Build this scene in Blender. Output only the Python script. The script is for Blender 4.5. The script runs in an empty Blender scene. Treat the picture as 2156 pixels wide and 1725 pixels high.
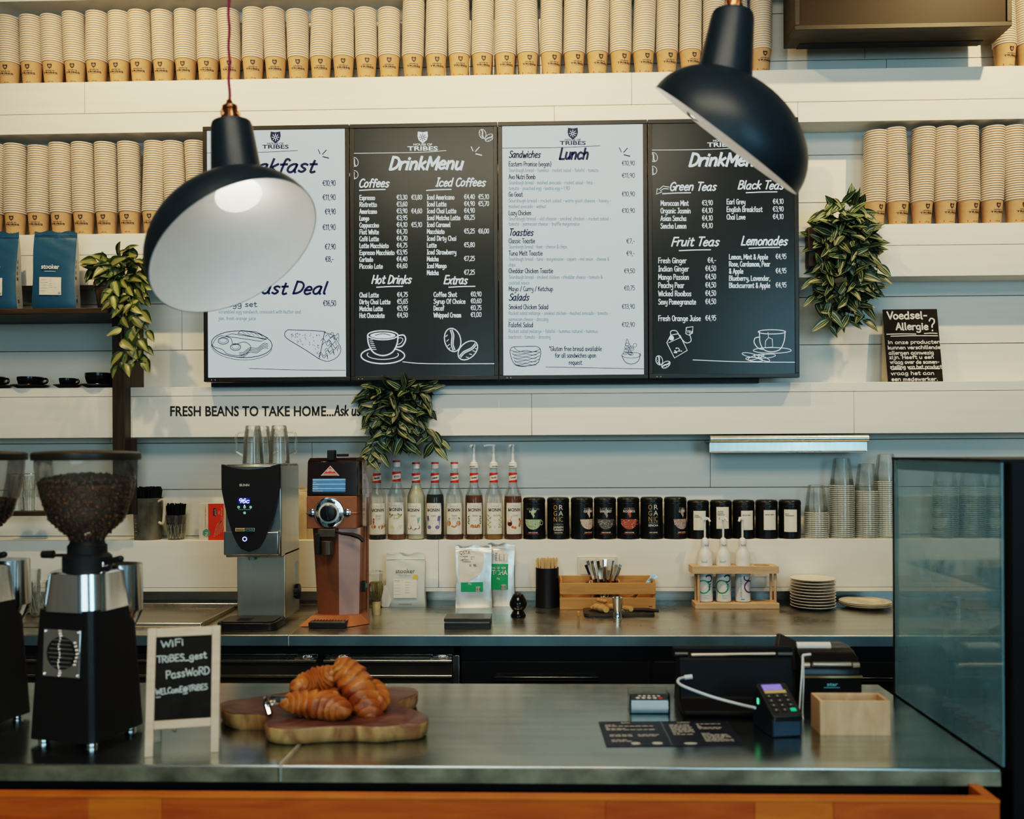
import bpy, math, random
from mathutils import Vector, Matrix, Euler
R=math.radians; PI=math.pi
random.seed(7)
C=bpy.context.scene.collection
# ---------------------------------------------------------------- camera model
F=1950.0; CX=1078.0; HY=950.0; H=1.508; ZC=0.9
YAW=0.030; ROLL=0.0052
_w=Vector((-math.sin(YAW),math.cos(YAW),0)); _r0=Vector((math.cos(YAW),math.sin(YAW),0)); _u0=Vector((0,0,1))
_r=_r0*math.cos(ROLL)-_u0*math.sin(ROLL); _u=_u0*math.cos(ROLL)+_r0*math.sin(ROLL)
EYE=Vector((0,0,H))
def ray(px,py): return _w*F+_r*(px-CX)+_u*(HY-py)
def P(px,py,Y):
    d=ray(px,py); return EYE+d*(Y/d.y)
def Pz(px,py,z):
    d=ray(px,py); return EYE+d*((z-H)/d.z)
def zat(py,Y,px=CX): return P(px,py,Y).z
def s_at(Y): return Y/F
# ---------------------------------------------------------------- materials
_mats={}
def nodes(name):
    m=bpy.data.materials.new(name); m.use_nodes=True
    nt=m.node_tree; b=nt.nodes['Principled BSDF']; return m,nt,b
def mat(name,col,rough=.5,metal=0,var=.06,scale=30,spec=.5,emit=None,es=1.,trans=0,ior=1.45,stretch=None,bump=0,coat=0,sss=0):
    if name in _mats: return _mats[name]
    m,nt,b=nodes(name); L=nt.links.new
    c=(*col,1)
    b.inputs['Roughness'].default_value=rough; b.inputs['Metallic'].default_value=metal
    b.inputs['Specular IOR Level'].default_value=spec; b.inputs['Base Color'].default_value=c
    b.inputs['IOR'].default_value=ior
    if coat: b.inputs['Coat Weight'].default_value=coat; b.inputs['Coat Roughness'].default_value=.08
    if trans: b.inputs['Transmission Weight'].default_value=trans
    if emit: b.inputs['Emission Color'].default_value=(*emit,1); b.inputs['Emission Strength'].default_value=es
    if var:
        tc=nt.nodes.new('ShaderNodeTexCoord'); n=nt.nodes.new('ShaderNodeTexNoise'); n.inputs['Scale'].default_value=scale; n.inputs['Detail'].default_value=4
        src=tc.outputs['Object']
        if stretch:
            mp=nt.nodes.new('ShaderNodeMapping'); mp.inputs['Scale'].default_value=stretch; L(src,mp.inputs['Vector']); src=mp.outputs['Vector']
        L(src,n.inputs['Vector'])
        cr=nt.nodes.new('ShaderNodeValToRGB'); cr.color_ramp.elements[0].position=.3; cr.color_ramp.elements[1].position=.7
        cr.color_ramp.elements[0].color=(*[max(0,x*(1-var)) for x in col],1); cr.color_ramp.elements[1].color=(*[min(1,x*(1+var)) for x in col],1)
        L(n.outputs['Fac'],cr.inputs['Fac']); L(cr.outputs['Color'],b.inputs['Base Color'])
        if bump:
            bp=nt.nodes.new('ShaderNodeBump'); bp.inputs['Strength'].default_value=bump; bp.inputs['Distance'].default_value=.002
            L(n.outputs['Fac'],bp.inputs['Height']); L(bp.outputs['Normal'],b.inputs['Normal'])
    _mats[name]=m; return m
def wood(name,c1,c2,scale=(2,30,30),rough=.5,dist=2.5):
    if name in _mats: return _mats[name]
    m,nt,b=nodes(name); L=nt.links.new
    tc=nt.nodes.new('ShaderNodeTexCoord'); mp=nt.nodes.new('ShaderNodeMapping'); mp.inputs['Scale'].default_value=scale
    n=nt.nodes.new('ShaderNodeTexNoise'); n.inputs['Scale'].default_value=1; n.inputs['Detail'].default_value=6; n.inputs['Distortion'].default_value=dist
    cr=nt.nodes.new('ShaderNodeValToRGB'); cr.color_ramp.elements[0].color=(*c1,1); cr.color_ramp.elements[1].color=(*c2,1)
    cr.color_ramp.elements[0].position=.3; cr.color_ramp.elements[1].position=.7
    L(tc.outputs['Object'],mp.inputs['Vector']); L(mp.outputs['Vector'],n.inputs['Vector']); L(n.outputs['Fac'],cr.inputs['Fac']); L(cr.outputs['Color'],b.inputs['Base Color'])
    b.inputs['Roughness'].default_value=rough
    bp=nt.nodes.new('ShaderNodeBump'); bp.inputs['Strength'].default_value=.15; bp.inputs['Distance'].default_value=.001
    L(n.outputs['Fac'],bp.inputs['Height']); L(bp.outputs['Normal'],b.inputs['Normal'])
    _mats[name]=m; return m
def steel(name,col,r0,r1,scale=(3,60,60),grime=.35,gscale=4):
    """brushed stainless with smudges"""
    if name in _mats: return _mats[name]
    m,nt,b=nodes(name); L=nt.links.new
    tc=nt.nodes.new('ShaderNodeTexCoord'); mp=nt.nodes.new('ShaderNodeMapping'); mp.inputs['Scale'].default_value=scale
    n=nt.nodes.new('ShaderNodeTexNoise'); n.inputs['Scale'].default_value=1; n.inputs['Detail'].default_value=5
    g=nt.nodes.new('ShaderNodeTexNoise'); g.inputs['Scale'].default_value=gscale; g.inputs['Detail'].default_value=6; g.inputs['Roughness'].default_value=.6
    L(tc.outputs['Object'],mp.inputs['Vector']); L(mp.outputs['Vector'],n.inputs['Vector']); L(tc.outputs['Object'],g.inputs['Vector'])
    mr=nt.nodes.new('ShaderNodeMapRange'); mr.inputs['From Min'].default_value=.3; mr.inputs['From Max'].default_value=.7; mr.inputs['To Min'].default_value=r0; mr.inputs['To Max'].default_value=r1
    L(g.outputs['Fac'],mr.inputs['Value']); L(mr.outputs['Result'],b.inputs['Roughness'])
    cr=nt.nodes.new('ShaderNodeValToRGB'); cr.color_ramp.elements[0].position=.35; cr.color_ramp.elements[1].position=.65
    cr.color_ramp.elements[0].color=(*[x*(1-grime) for x in col],1); cr.color_ramp.elements[1].color=(*col,1)
    mx=nt.nodes.new('ShaderNodeMath'); mx.operation='MULTIPLY_ADD'; mx.inputs[1].default_value=.5; mx.inputs[2].default_value=.25
    L(n.outputs['Fac'],mx.inputs[0])
    ad=nt.nodes.new('ShaderNodeMath'); ad.operation='MULTIPLY_ADD'; ad.inputs[1].default_value=.5; L(g.outputs['Fac'],ad.inputs[0]); L(mx.outputs[0],ad.inputs[2])
    sb=nt.nodes.new('ShaderNodeMath'); sb.operation='SUBTRACT'; sb.inputs[1].default_value=.25; L(ad.outputs[0],sb.inputs[0])
    L(sb.outputs[0],cr.inputs['Fac']); L(cr.outputs['Color'],b.inputs['Base Color']); b.inputs['Metallic'].default_value=1
    bp=nt.nodes.new('ShaderNodeBump'); bp.inputs['Strength'].default_value=.06; bp.inputs['Distance'].default_value=.001
    L(n.outputs['Fac'],bp.inputs['Height']); L(bp.outputs['Normal'],b.inputs['Normal'])
    _mats[name]=m; return m
def thin(name,col=(1,1,1),refl=.12,rough=.03,fmul=1.,haze=0.,hcol=(.8,.85,.85),hs=14):
    """thin clear sheet: transparent + fresnel gloss (+ a little haze)"""
    if name in _mats: return _mats[name]
    m=bpy.data.materials.new(name); m.use_nodes=True; nt=m.node_tree; L=nt.links.new
    nt.nodes.remove(nt.nodes['Principled BSDF']); out=nt.nodes['Material Output']
    t=nt.nodes.new('ShaderNodeBsdfTransparent'); t.inputs['Color'].default_value=(*col,1)
    g=nt.nodes.new('ShaderNodeBsdfGlossy'); g.inputs['Roughness'].default_value=rough
    lw=nt.nodes.new('ShaderNodeLayerWeight'); lw.inputs['Blend'].default_value=refl+.25
    no=nt.nodes.new('ShaderNodeTexNoise'); no.inputs['Scale'].default_value=hs
    ml=nt.nodes.new('ShaderNodeMath'); ml.operation='MULTIPLY'; ml.inputs[1].default_value=fmul; L(lw.outputs['Fresnel'],ml.inputs[0]); ml.use_clamp=True
    mx=nt.nodes.new('ShaderNodeMixShader'); L(ml.outputs[0],mx.inputs[0]); L(t.outputs[0],mx.inputs[1]); L(g.outputs[0],mx.inputs[2])
    last=mx
    if haze:
        d=nt.nodes.new('ShaderNodeBsdfDiffuse'); d.inputs['Color'].default_value=(*hcol,1)
        hm=nt.nodes.new('ShaderNodeMath'); hm.operation='MULTIPLY'; hm.inputs[1].default_value=haze*2; L(no.outputs['Fac'],hm.inputs[0])
        m2=nt.nodes.new('ShaderNodeMixShader'); L(hm.outputs[0],m2.inputs[0]); L(mx.outputs[0],m2.inputs[1]); L(d.outputs[0],m2.inputs[2]); last=m2
    L(last.outputs[0],out.inputs['Surface']); _mats[name]=m; return m
# ---------------------------------------------------------------- glyphs of the built-in sans
CH="ABCDEFGHIJKLMNOPQRSTUVWXYZabcdefghijklmnopqrstuvwxyz0123456789.,-'&:/@%+"
def _glyphs(off):
    obs=[]
    def mk(t):
        cu=bpy.data.curves.new('g','FONT'); cu.body=t; cu.size=1; cu.resolution_u=3; cu.offset=off*(.3 if t.strip('H') in ('M','W','m','w') else 1); cu.fill_mode='FRONT'
        o=bpy.data.objects.new('g',cu); C.objects.link(o); obs.append(o); return o
    a={c:(mk(c),mk('H'+c+'H')) for c in CH}; hh=mk('HH')
    bpy.context.view_layer.update(); dg=bpy.context.evaluated_depsgraph_get()
    def get(o):
        e=o.evaluated_get(dg); me=e.to_mesh(); v=[(p.co.x,p.co.y) for p in me.vertices]; f=[tuple(p.vertices) for p in me.polygons]; e.to_mesh_clear(); return v,f
    w=lambda v: max(p[0] for p in v)-min(p[0] for p in v)
    wh=w(get(hh)[0]); out={}
    for c,(o1,o2) in a.items():
        v,f=get(o1); out[c]=(v,f,w(get(o2)[0])-wh)
    for o in obs:
        cu=o.data; bpy.data.objects.remove(o); bpy.data.curves.remove(cu)
    return out
GL=_glyphs(0); GLB=_glyphs(.022)
CAPH=max(p[1] for p in GL['H'][0])
def _boldm():
    xs=[p[0] for p in GL['M'][0]]; a,b=min(xs),max(xs); h=CAPH; t=.135; m=(a+b)/2; a-=.01; b+=.01
    q=[[(a,0),(a+t,0),(a+t,h),(a,h)],[(b-t,0),(b,0),(b,h),(b-t,h)],[(a,h),(m-t*.55,.02),(m+t*.55,.02),(a+t*1.1,h)],[(b,h),(b-t*1.1,h),(m-t*.55,.02),(m+t*.55,.02)]]
    v=[];f=[]
    for k in q: f.append(tuple(range(len(v),len(v)+4))); v+=k
    GLB['M']=(v,f,GL['M'][2]+.03)
_boldm()
# ---------------------------------------------------------------- single-stroke handwriting
HW={}
def _hw(s):
    for ln in s.strip().split('\n'):
        c,adv,st=ln.split(' ',2)
        HW[c]=(float(adv),[[tuple(map(float,p.split(','))) for p in k.split()] for k in st.split(';')])
_hw('''a 4.3 3,4.6 1.6,5 .4,3.6 .3,1.4 1.4,0 2.6,1 3,4.6;3,4.8 3,1 3.5,0
b 4 .3,8 .3,0;.3,3.5 1.6,5 3,3.6 2.8,1 1.5,0 .3,1.2
c 3.8 3,4.2 1.8,5 .5,3.8 .4,1.4 1.6,0 3,.8
d 4.2 3,4 1.7,5 .4,3.5 .4,1.3 1.5,0 3,1.5;3,8 3,0
e 3.8 .5,2.6 2.9,3 2.4,4.7 1.3,4.9 .4,3 .6,.9 1.7,0 3,.8
é 3.8 .5,2.6 2.9,3 2.4,4.7 1.3,4.9 .4,3 .6,.9 1.7,0 3,.8;1.4,6 2.4,7.4
f 3.1 2.8,7.2 2,8 1.2,7 1.2,0;.1,4.6 2.4,4.8
g 4.2 3,4.4 1.6,5 .4,3.5 .6,1.2 1.8,.6 3,2;3,4.8 3,-1.6 1.8,-3 .4,-2.2
h 4 .4,8 .4,0;.4,3.4 1.7,5 2.8,4 2.9,0
i 1.8 .6,5 .6,0;.6,6.7 .7,7.2
j 2.4 1.4,5 1.4,-2 .7,-3 -.2,-2.4;1.4,6.7 1.5,7.2
k 3.7 .4,8 .4,0;2.8,4.8 .5,2.4;.9,2.8 2.9,0
l 2 .6,8 .6,.8 1.2,0
m 5.3 .4,5 .4,0;.4,3.6 1.4,5 2.2,4 2.2,0;2.2,3.6 3.3,5 4.1,4 4.2,0
n 4 .4,5 .4,0;.4,3.4 1.7,5 2.8,4 2.9,0
o 4 1.7,5 .4,3.6 .5,1.2 1.7,0 3,1.3 3,3.7 1.7,5
p 4 .4,5 .4,-3;.4,3.6 1.7,5 3,3.6 2.9,1.2 1.6,0 .4,1.2
q 4.2 3,4.4 1.6,5 .4,3.6 .5,1.2 1.6,0 3,1.4;3,5 3,-3
r 3 .4,5 .4,0;.4,3.2 1.4,4.8 2.5,4.8
s 3.5 2.7,4.4 1.5,5 .5,4 1.4,2.7 2.6,1.5 1.6,0 .3,.7
t 3.2 1.2,7.2 1.2,.8 2,0 2.8,.5;.1,5 2.5,5.1
u 4 .4,5 .4,1.2 1.4,0 2.8,1.6;2.9,5 2.9,0
v 3.5 .2,5 1.5,0;1.5,0 2.8,5
w 4.8 .2,5 1.1,0;1.1,0 2.1,4;2.1,4 3.1,0;3.1,0 4.1,5
x 3.5 .2,5 2.8,0;2.8,5 .2,0
y 4 .3,5 .5,2.2 1.6,1.4 2.9,2.4;2.9,5 2.9,-1.6 1.7,-3 .4,-2.3
z 3.6 .3,4.8 2.8,4.8;2.8,4.8 .3,.2;.3,.2 3,.2
A 4.6 .2,0 2.1,8;2.1,8 4,0;.9,2.8 3.4,2.8
B 4.4 .5,0 .5,8;.5,8 2.6,7.8 3.3,6.3 2.4,4.6 .6,4.3;.6,4.3 2.9,4.1 3.8,2.3 2.8,.3 .5,0
C 4.2 3.6,7 2.3,8 .7,6.4 .4,3 1.2,.6 2.6,0 3.7,1
D 4.5 .5,0 .5,8;.5,8 2.6,7.4 3.8,5 3.4,1.8 2,.3 .5,0
E 4 3.4,8 .5,8;.5,8 .5,0;.5,0 3.5,0;.5,4.2 2.9,4.2
F 3.8 3.5,8 .5,8;.5,8 .5,0;.5,4.2 2.9,4.2
G 4.5 3.6,7 2.3,8 .7,6.4 .4,3 1.2,.6 2.6,0 3.8,1.4 3.8,3.6;3.8,3.6 2.3,3.6
H 4.6 .5,8 .5,0;3.8,8 3.8,0;.5,4.1 3.8,4.1
I 2.6 1.2,8 1.2,0;.4,8 2,8;.4,0 2,0
J 3.6 .8,8 3,8;2.3,8 2.3,1.6 1.4,0 .3,1
K 4.2 .5,8 .5,0;3.6,8 .6,3.8;1.2,4.6 3.8,0
L 3.8 .5,8 .5,0;.5,0 3.3,0
M 5.6 .5,0 .6,8;.6,8 2.6,2.5;2.6,2.5 4.6,8;4.6,8 4.8,0
N 4.8 .5,0 .5,8;.5,8 3.9,0;3.9,0 3.9,8
O 4.7 2.2,8 .6,6.4 .4,3 1.3,.4 2.5,0 3.8,1.8 4,5 3.3,7.4 2.2,8
P 4.2 .5,0 .5,8;.5,8 2.8,7.7 3.6,6 2.6,4.1 .6,3.7
Q 4.8 2.2,8 .6,6.4 .4,3 1.3,.4 2.5,0 3.8,1.8 4,5 3.3,7.4 2.2,8;2.6,2 4.2,-.8
R 4.4 .5,0 .5,8;.5,8 2.8,7.7 3.6,6.2 2.6,4.4 .6,4;1.6,4.1 3.8,0
S 4 3.4,7 2.2,8 .8,7 .9,5.2 2.5,4 3.6,2.3 2.6,.2 1.4,0 .3,1
T 4 .1,8 3.9,8;2,8 2,0
U 4.5 .5,8 .5,2 1.5,.1 2.9,.2 3.8,2 3.8,8
V 4.3 .2,8 2.1,0;2.1,0 4,8
W 6 .2,8 1.5,0;1.5,0 2.9,6;2.9,6 4.2,0;4.2,0 5.6,8
X 4.2 .3,8 3.8,0;3.8,8 .3,0
Y 4.2 .2,8 2.1,4;3.9,8 2.1,4;2.1,4 2.1,0
Z 4.2 .4,8 3.7,8;3.7,8 .3,0;.3,0 3.9,0
0 4 1.9,8 .6,6.6 .4,3.4 .9,.8 1.9,0 3.1,1.4 3.3,4.8 2.8,7.3 1.9,8
1 2.6 .3,6.4 1.5,8;1.5,8 1.5,0
2 3.8 .4,6.6 1.6,8 3,7.1 2.8,5 .3,0;.3,0 3.3,0
3 3.8 .4,7.2 1.8,8 3,6.8 2.4,4.8 1.2,4.3;1.2,4.3 2.8,3.8 3.2,1.9 2,0 .3,.8
4 4 2.6,0 2.6,8;2.6,8 .2,2.6;.2,2.6 3.5,2.6
5 3.8 3.1,8 .8,8;.8,8 .6,4.6;.6,4.6 2.2,5 3.2,3.2 2.6,.7 1.2,0 .3,.7
6 3.8 2.9,7.4 1.6,7.6 .5,4.5 .5,1.6 1.7,0 3.1,1.4 2.9,3.9 1.7,4.6 .6,3
7 3.7 .3,8 3.3,8;3.3,8 1.3,0
8 3.8 1.8,8 .6,6.8 .9,5 2.6,3.8 3.2,1.8 1.8,0 .4,1.6 .9,3.8 2.5,5 3,6.8 1.8,8
9 3.8 3,5.4 1.8,3.8 .5,5.2 .8,7.4 1.9,8 3,6.8 3,4 2.2,.4
€ 4.2 3.7,7 2.4,8 1.1,6.6 .8,3.4 1.4,.8 2.6,0 3.7,.8;.1,5 2.9,5;.1,3.2 2.7,3.2
, 1.6 .9,.5 .4,-1.2
. 1.5 .5,0 .7,.5
- 3 .4,3.2 2.4,3.2
– 3 .4,3.2 2.4,3.2
& 4.6 3.9,0 1,6 1.6,7.9 2.8,7.2 2.4,5.4 .6,2.6 .9,.4 2,0 3.8,3.4
' 1.4 .6,8 .5,6.4
* 2.4 .3,7.6 1.7,6.2;1.7,7.6 .3,6.2;1,8 1,5.8
( 2.2 1.6,8.4 .5,5 .6,2 1.6,-1
) 2.2 .4,8.4 1.5,5 1.4,2 .4,-1
/ 3.4 .2,-.6 2.8,8.4
+ 3.4 .4,3.6 2.8,3.6;1.6,5.2 1.6,2
? 3.6 .3,6.4 1.3,8 2.9,7.3 2.9,5.4 1.7,3.8 1.6,2.4;1.6,.2 1.7,.6
@ 6 3.9,3.4 2.6,4.6 1.8,2.8 2.6,1.6 3.9,3.4 4.2,1.8 5.2,2.6 5,5 3.2,6.4 1,5.4 .5,2.4 2,0 4.4,0
_ 4 .2,-.6 3.8,-.6
: 1.5 .6,.3 .7,.7;.6,3.6 .7,4''')
def crom(pts,n=4):
    if len(pts)<3: return list(pts)
    out=[]; N=len(pts); closed=pts[0]==pts[-1]
    for i in range(N-1):
        p0=pts[i-1] if i>0 else (pts[-2] if closed else pts[0]); p1=pts[i]; p2=pts[i+1]; p3=pts[i+2] if i+2<N else (pts[1] if closed else pts[-1])
        for k in range(n):
            t=k/n
            out.append(tuple(.5*((2*b)+(-a+c)*t+(2*a-5*b+4*c-d)*t*t+(-a+3*b-3*c+d)*t**3) for a,b,c,d in zip(p0,p1,p2,p3)))
    out.append(pts[-1]); return out
class Art:
    """flat artwork: polygons in (u, v); v grows upward unless flipped by the mapping"""
    def __init__(s): s.it=[]
    def poly(s,v,f,m,lift=1): s.it.append((v,f,m,lift))
    def ngon(s,pts,m,lift=1): s.poly(list(pts),[tuple(range(len(pts)))],m,lift)
    def fill(s,pts,m,lift=1,n=16):
        ys=[p[1] for p in pts]; y0,y1=min(ys),max(ys)
        def span(y):
            xs=[]
            for (a,b),(c,d) in zip(pts,pts[1:]+pts[:1]):
                if (b<=y<d) or (d<=y<b): xs.append(a+(c-a)*(y-b)/(d-b))
            return (min(xs),max(xs)) if len(xs)>1 else None
        for i in range(n):
            a=y0+(y1-y0)*i/n; b=y0+(y1-y0)*(i+1)/n; p,q=span(a+1e-7),span(b-1e-7)
            if p and q:
                v=[];f=[]
                for k in range(7): t=k/6; v+=[(p[0]+(p[1]-p[0])*t,a),(q[0]+(q[1]-q[0])*t,b)]
                for k in range(6): f.append((2*k,2*k+2,2*k+3,2*k+1))
                s.poly(v,f,m,lift)
    def rect(s,x0,y0,x1,y1,m,lift=1,n=1):
        v=[];f=[]
        for i in range(n+1):
            x=x0+(x1-x0)*i/n; v+=[(x,y0),(x,y1)]
        for i in range(n): f.append((2*i,2*i+2,2*i+3,2*i+1))
        s.poly(v,f,m,lift)
    def ell(s,x,y,a,b,m,lift=1,n=18,rot=0):
        c,q=math.cos(rot),math.sin(rot)
        s.ngon([(x+a*math.cos(t)*c-b*math.sin(t)*q,y+a*math.cos(t)*q+b*math.sin(t)*c) for t in [2*PI*i/n for i in range(n)]],m,lift)
    def stroke(s,pts,w,m,lift=2,smooth=True,taper=False):
        p=crom(pts) if smooth else list(pts)
        q=[p[0]]
        for a in p[1:]:
            if math.hypot(a[0]-q[-1][0],a[1]-q[-1][1])>1e-9: q.append(a)
        if len(q)<2: return
        v=[];f=[];n=len(q)
        for i,a in enumerate(q):
            b=q[max(i-1,0)]; c=q[min(i+1,n-1)]
            dx,dy=c[0]-b[0],c[1]-b[1]; l=math.hypot(dx,dy) or 1; dx/=l; dy/=l
            hw=w/2*(1-.6*abs(2*i/(n-1)-1)**2 if taper else 1)
            e=(-hw*.7 if i==0 else hw*.7 if i==n-1 else 0)
            v+=[(a[0]+dx*e-dy*hw,a[1]+dy*e+dx*hw),(a[0]+dx*e+dy*hw,a[1]+dy*e-dx*hw)]
        for i in range(n-1): f.append((2*i,2*i+1,2*i+3,2*i+2))
        s.poly(v,f,m,lift)
    def ring(s,x,y,a,b,w,m,lift=2,rot=0,a0=0,a1=2*PI,n=20):
        c,q=math.cos(rot),math.sin(rot)
        s.stroke([(x+a*math.cos(t)*c-b*math.sin(t)*q,y+a*math.cos(t)*q+b*math.sin(t)*c) for t in [a0+(a1-a0)*i/n for i in range(n+1)]],w,m,lift,False)
    def sans(s,t,x,y,h,m,w=None,bold=False,align='l',track=0,lift=2,yd=1,rot=0):
        """built-in sans, cap height h, total width w (optional); yd=-1 for pixel-space art"""
        G=GLB if bold else GL; k=h/CAPH; pen=0; vs=[];fs=[]
        for c in t:
            if c in G:
                v,f,a=G[c]; o=len(vs); vs+=[(p[0]+pen,p[1]) for p in v]; fs+=[tuple(i+o for i in q) for q in f]; pen+=a+track
            else: pen+=.28+track
        tot=(pen-track)*k; sx=(w/tot if w else 1); tot*=sx
        x0={'l':0,'c':-tot/2,'r':-tot}[align]; c,q=math.cos(rot),math.sin(rot)
        out=[]
        for p in vs:
            a,b=x0+p[0]*k*sx,p[1]*k
            a,b=a*c-b*q,a*q+b*c
            out.append((x+a,y+b*yd))
        if vs: s.poly(out,fs,m,lift)
    def hand(s,t,x,y,h,m,pen=None,w=None,align='l',shear=0,lift=2,yd=1,rot=0,jit=0,sp=0):
        k=h/8; x_=0; ss=[]
        for c in t:
            if c==' ': x_+=2.2+sp; continue
            adv,st=HW.get(c,HW['o']); j=random.uniform(-jit,jit)
            for q in st: ss.append([(a+x_+shear*b,b+j) for a,b in q])
            x_+=adv+sp
        tot=x_*k; sx=w/tot if w else 1; tot*=sx
        x0={'l':0,'c':-tot/2,'r':-tot}[align]; c,q=math.cos(rot),math.sin(rot)
        for st in ss:
            pts=[]
            for a,b in st:
                a,b=x0+a*k*sx,b*k
                a,b=a*c-b*q,a*q+b*c
                pts.append((x+a,y+b*yd))
            s.stroke(pts,pen or h*.12,m,lift)
# ---------------------------------------------------------------- mesh builder
class MB:
    def __init__(s): s.v=[];s.f=[];s.m=[];s.a={}
    def add(s,v,f,m=0,at=None):
        o=len(s.v); s.v+=[tuple(p) for p in v]; s.f+=[tuple(i+o for i in q) for q in f]; s.m+=[m]*len(f)
        if at:
            for i,x in enumerate(at): s.a[o+i]=x
        return s
    def box(s,x0,x1,y0,y1,z0,z1,m=0,M=None):
        v=[Vector(p) for p in ((x0,y0,z0),(x1,y0,z0),(x1,y1,z0),(x0,y1,z0),(x0,y0,z1),(x1,y0,z1),(x1,y1,z1),(x0,y1,z1))]
        if M: v=[M@p for p in v]
        return s.add(v,[(0,3,2,1),(4,5,6,7),(0,1,5,4),(1,2,6,5),(2,3,7,6),(3,0,4,7)],m)
    def frus(s,b,t,z0,z1,m=0,M=None):
        """frustum between two same-length polygons"""
        n=len(b); v=[Vector((x,y,z0)) for x,y in b]+[Vector((x,y,z1)) for x,y in t]
        if M: v=[M@p for p in v]
        return s.add(v,[tuple(range(n-1,-1,-1)),tuple(range(n,2*n))]+[(i,(i+1)%n,n+(i+1)%n,n+i) for i in range(n)],m)
    def lathe(s,prof,n=24,m=0,c=(0,0,0),M=None,cap=(True,True),sx=1,sy=1,a0=0,a1=2*PI,ms=None):
        v=[];f=[];full=abs(a1-a0-2*PI)<1e-6; k=n if full else n+1
        for r,z in prof:
            for i in range(k):
                a=a0+(a1-a0)*i/n; p=Vector((c[0]+r*math.cos(a)*sx,c[1]+r*math.sin(a)*sy,c[2]+z)); v.append(M@p if M else p)
        mm=[]
        for j in range(len(prof)-1):
            for i in range(n):
                b=(i+1)%k; f.append((j*k+i,j*k+b,(j+1)*k+b,(j+1)*k+i)); mm.append(ms[j] if ms else m)
        if full and cap[0] and prof[0][0]>1e-6: f.append(tuple(range(k-1,-1,-1))); mm.append(ms[0] if ms else m)
        if full and cap[1] and prof[-1][0]>1e-6: f.append(tuple((len(prof)-1)*k+i for i in range(k))); mm.append(ms[-1] if ms else m)
        o=len(s.v); s.v+=[tuple(p) for p in v]; s.f+=[tuple(i+o for i in q) for q in f]; s.m+=mm; return s
    def tube(s,pts,r,n=8,m=0,smooth=0,cap=True):
        pts=[tuple(p) for p in pts]
        if smooth: pts=crom(pts,smooth)
        pts=[Vector(p) for p in pts]; N=len(pts); v=[];f=[]
        up=None
        for i,p in enumerate(pts):
            t=(pts[min(i+1,N-1)]-pts[max(i-1,0)]).normalized()
            if up is None:
                up=Vector((0,0,1)) if abs(t.z)<.9 else Vector((1,0,0))
            a=t.cross(up).normalized(); b=a.cross(t).normalized(); up=b
            x_=i/(N-1)
            if isinstance(r,(list,tuple)):
                k_=x_*(len(r)-1); j_=min(int(k_),len(r)-2); rr=r[j_]+(r[j_+1]-r[j_])*(k_-j_)
            else: rr=r(x_) if callable(r) else r
            for k in range(n):
                q=2*PI*k/n; v.append(p+(a*math.cos(q)+b*math.sin(q))*rr)
        for i in range(N-1):
            for k in range(n): f.append((i*n+k,i*n+(k+1)%n,(i+1)*n+(k+1)%n,(i+1)*n+k))
        if cap: f+= [tuple(range(n-1,-1,-1)),tuple((N-1)*n+k for k in range(n))]
        return s.add(v,f,m)
    def prism(s,poly,y0,y1,m=0,M=None):
        """(x,z) polygon extruded in y"""
        n=len(poly); v=[Vector((x,y0,z)) for x,z in poly]+[Vector((x,y1,z)) for x,z in poly]
        if M: v=[M@p for p in v]
        return s.add(v,[tuple(range(n)),tuple(range(2*n-1,n-1,-1))]+[(i,n+i,n+(i+1)%n,(i+1)%n) for i in range(n)],m)
    def slab(s,poly,z0,z1,m=0,M=None):
        return s.frus(poly,poly,z0,z1,m,M)
    def art(s,A,fn,off=0):
        for v,f,m,l in A.it: s.add([fn(p[0],p[1],l) for p in v],f,m+off)
        return s
    def ball(s,c,r,m=0,n=12,k=8,M=None,at=None):
        rx,ry,rz=r if isinstance(r,(tuple,list)) else (r,r,r)
        v=[];f=[]
        for j in range(k+1):
            t=PI*j/k
            for i in range(n):
                a=2*PI*i/n; p=Vector((rx*math.sin(t)*math.cos(a),ry*math.sin(t)*math.sin(a),-rz*math.cos(t)))
                v.append((M@p if M else p)+Vector(c))
        for j in range(k):
            for i in range(n): f.append((j*n+i,j*n+(i+1)%n,(j+1)*n+(i+1)%n,(j+1)*n+i))
        return s.add(v,f,m,[at]*len(v) if at else None)
    def mesh(s,name,mats,sharp=38,attr=None):
        me=bpy.data.meshes.new(name); me.from_pydata(s.v,[],s.f)
        for x in mats if isinstance(mats,(list,tuple)) else [mats]: me.materials.append(x)
        me.polygons.foreach_set('material_index',s.m)
        me.polygons.foreach_set('use_smooth',[True]*len(s.f))
        if s.a or attr:
            at=me.attributes.new('lv','FLOAT_VECTOR','POINT'); buf=[0.]*(3*len(s.v))
            for i,x in s.a.items(): buf[3*i:3*i+3]=x
            at.data.foreach_set('vector',buf)
        me.update(); me.set_sharp_from_angle(angle=R(sharp)); return me
    def obj(s,name,mats,parent=None,loc=(0,0,0),rot=(0,0,0),bev=0,seg=2,sub=0,sharp=38):
        o=bpy.data.objects.new(name,s.mesh(name,mats,sharp)); C.objects.link(o); o.location=loc; o.rotation_euler=rot
        if parent: o.parent=parent
        if bev:
            b=o.modifiers.new('b','BEVEL'); b.width=bev; b.segments=seg; b.limit_method='ANGLE'; b.angle_limit=R(40)
        if sub:
            q=o.modifiers.new('s','SUBSURF'); q.levels=q.render_levels=sub
        return o
def tag(o,label,cat,group=None,kind=None):
    if label: o['label']=label
    if cat: o['category']=cat
    if group: o['group']=group
    if kind: o['kind']=kind
    return o
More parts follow.
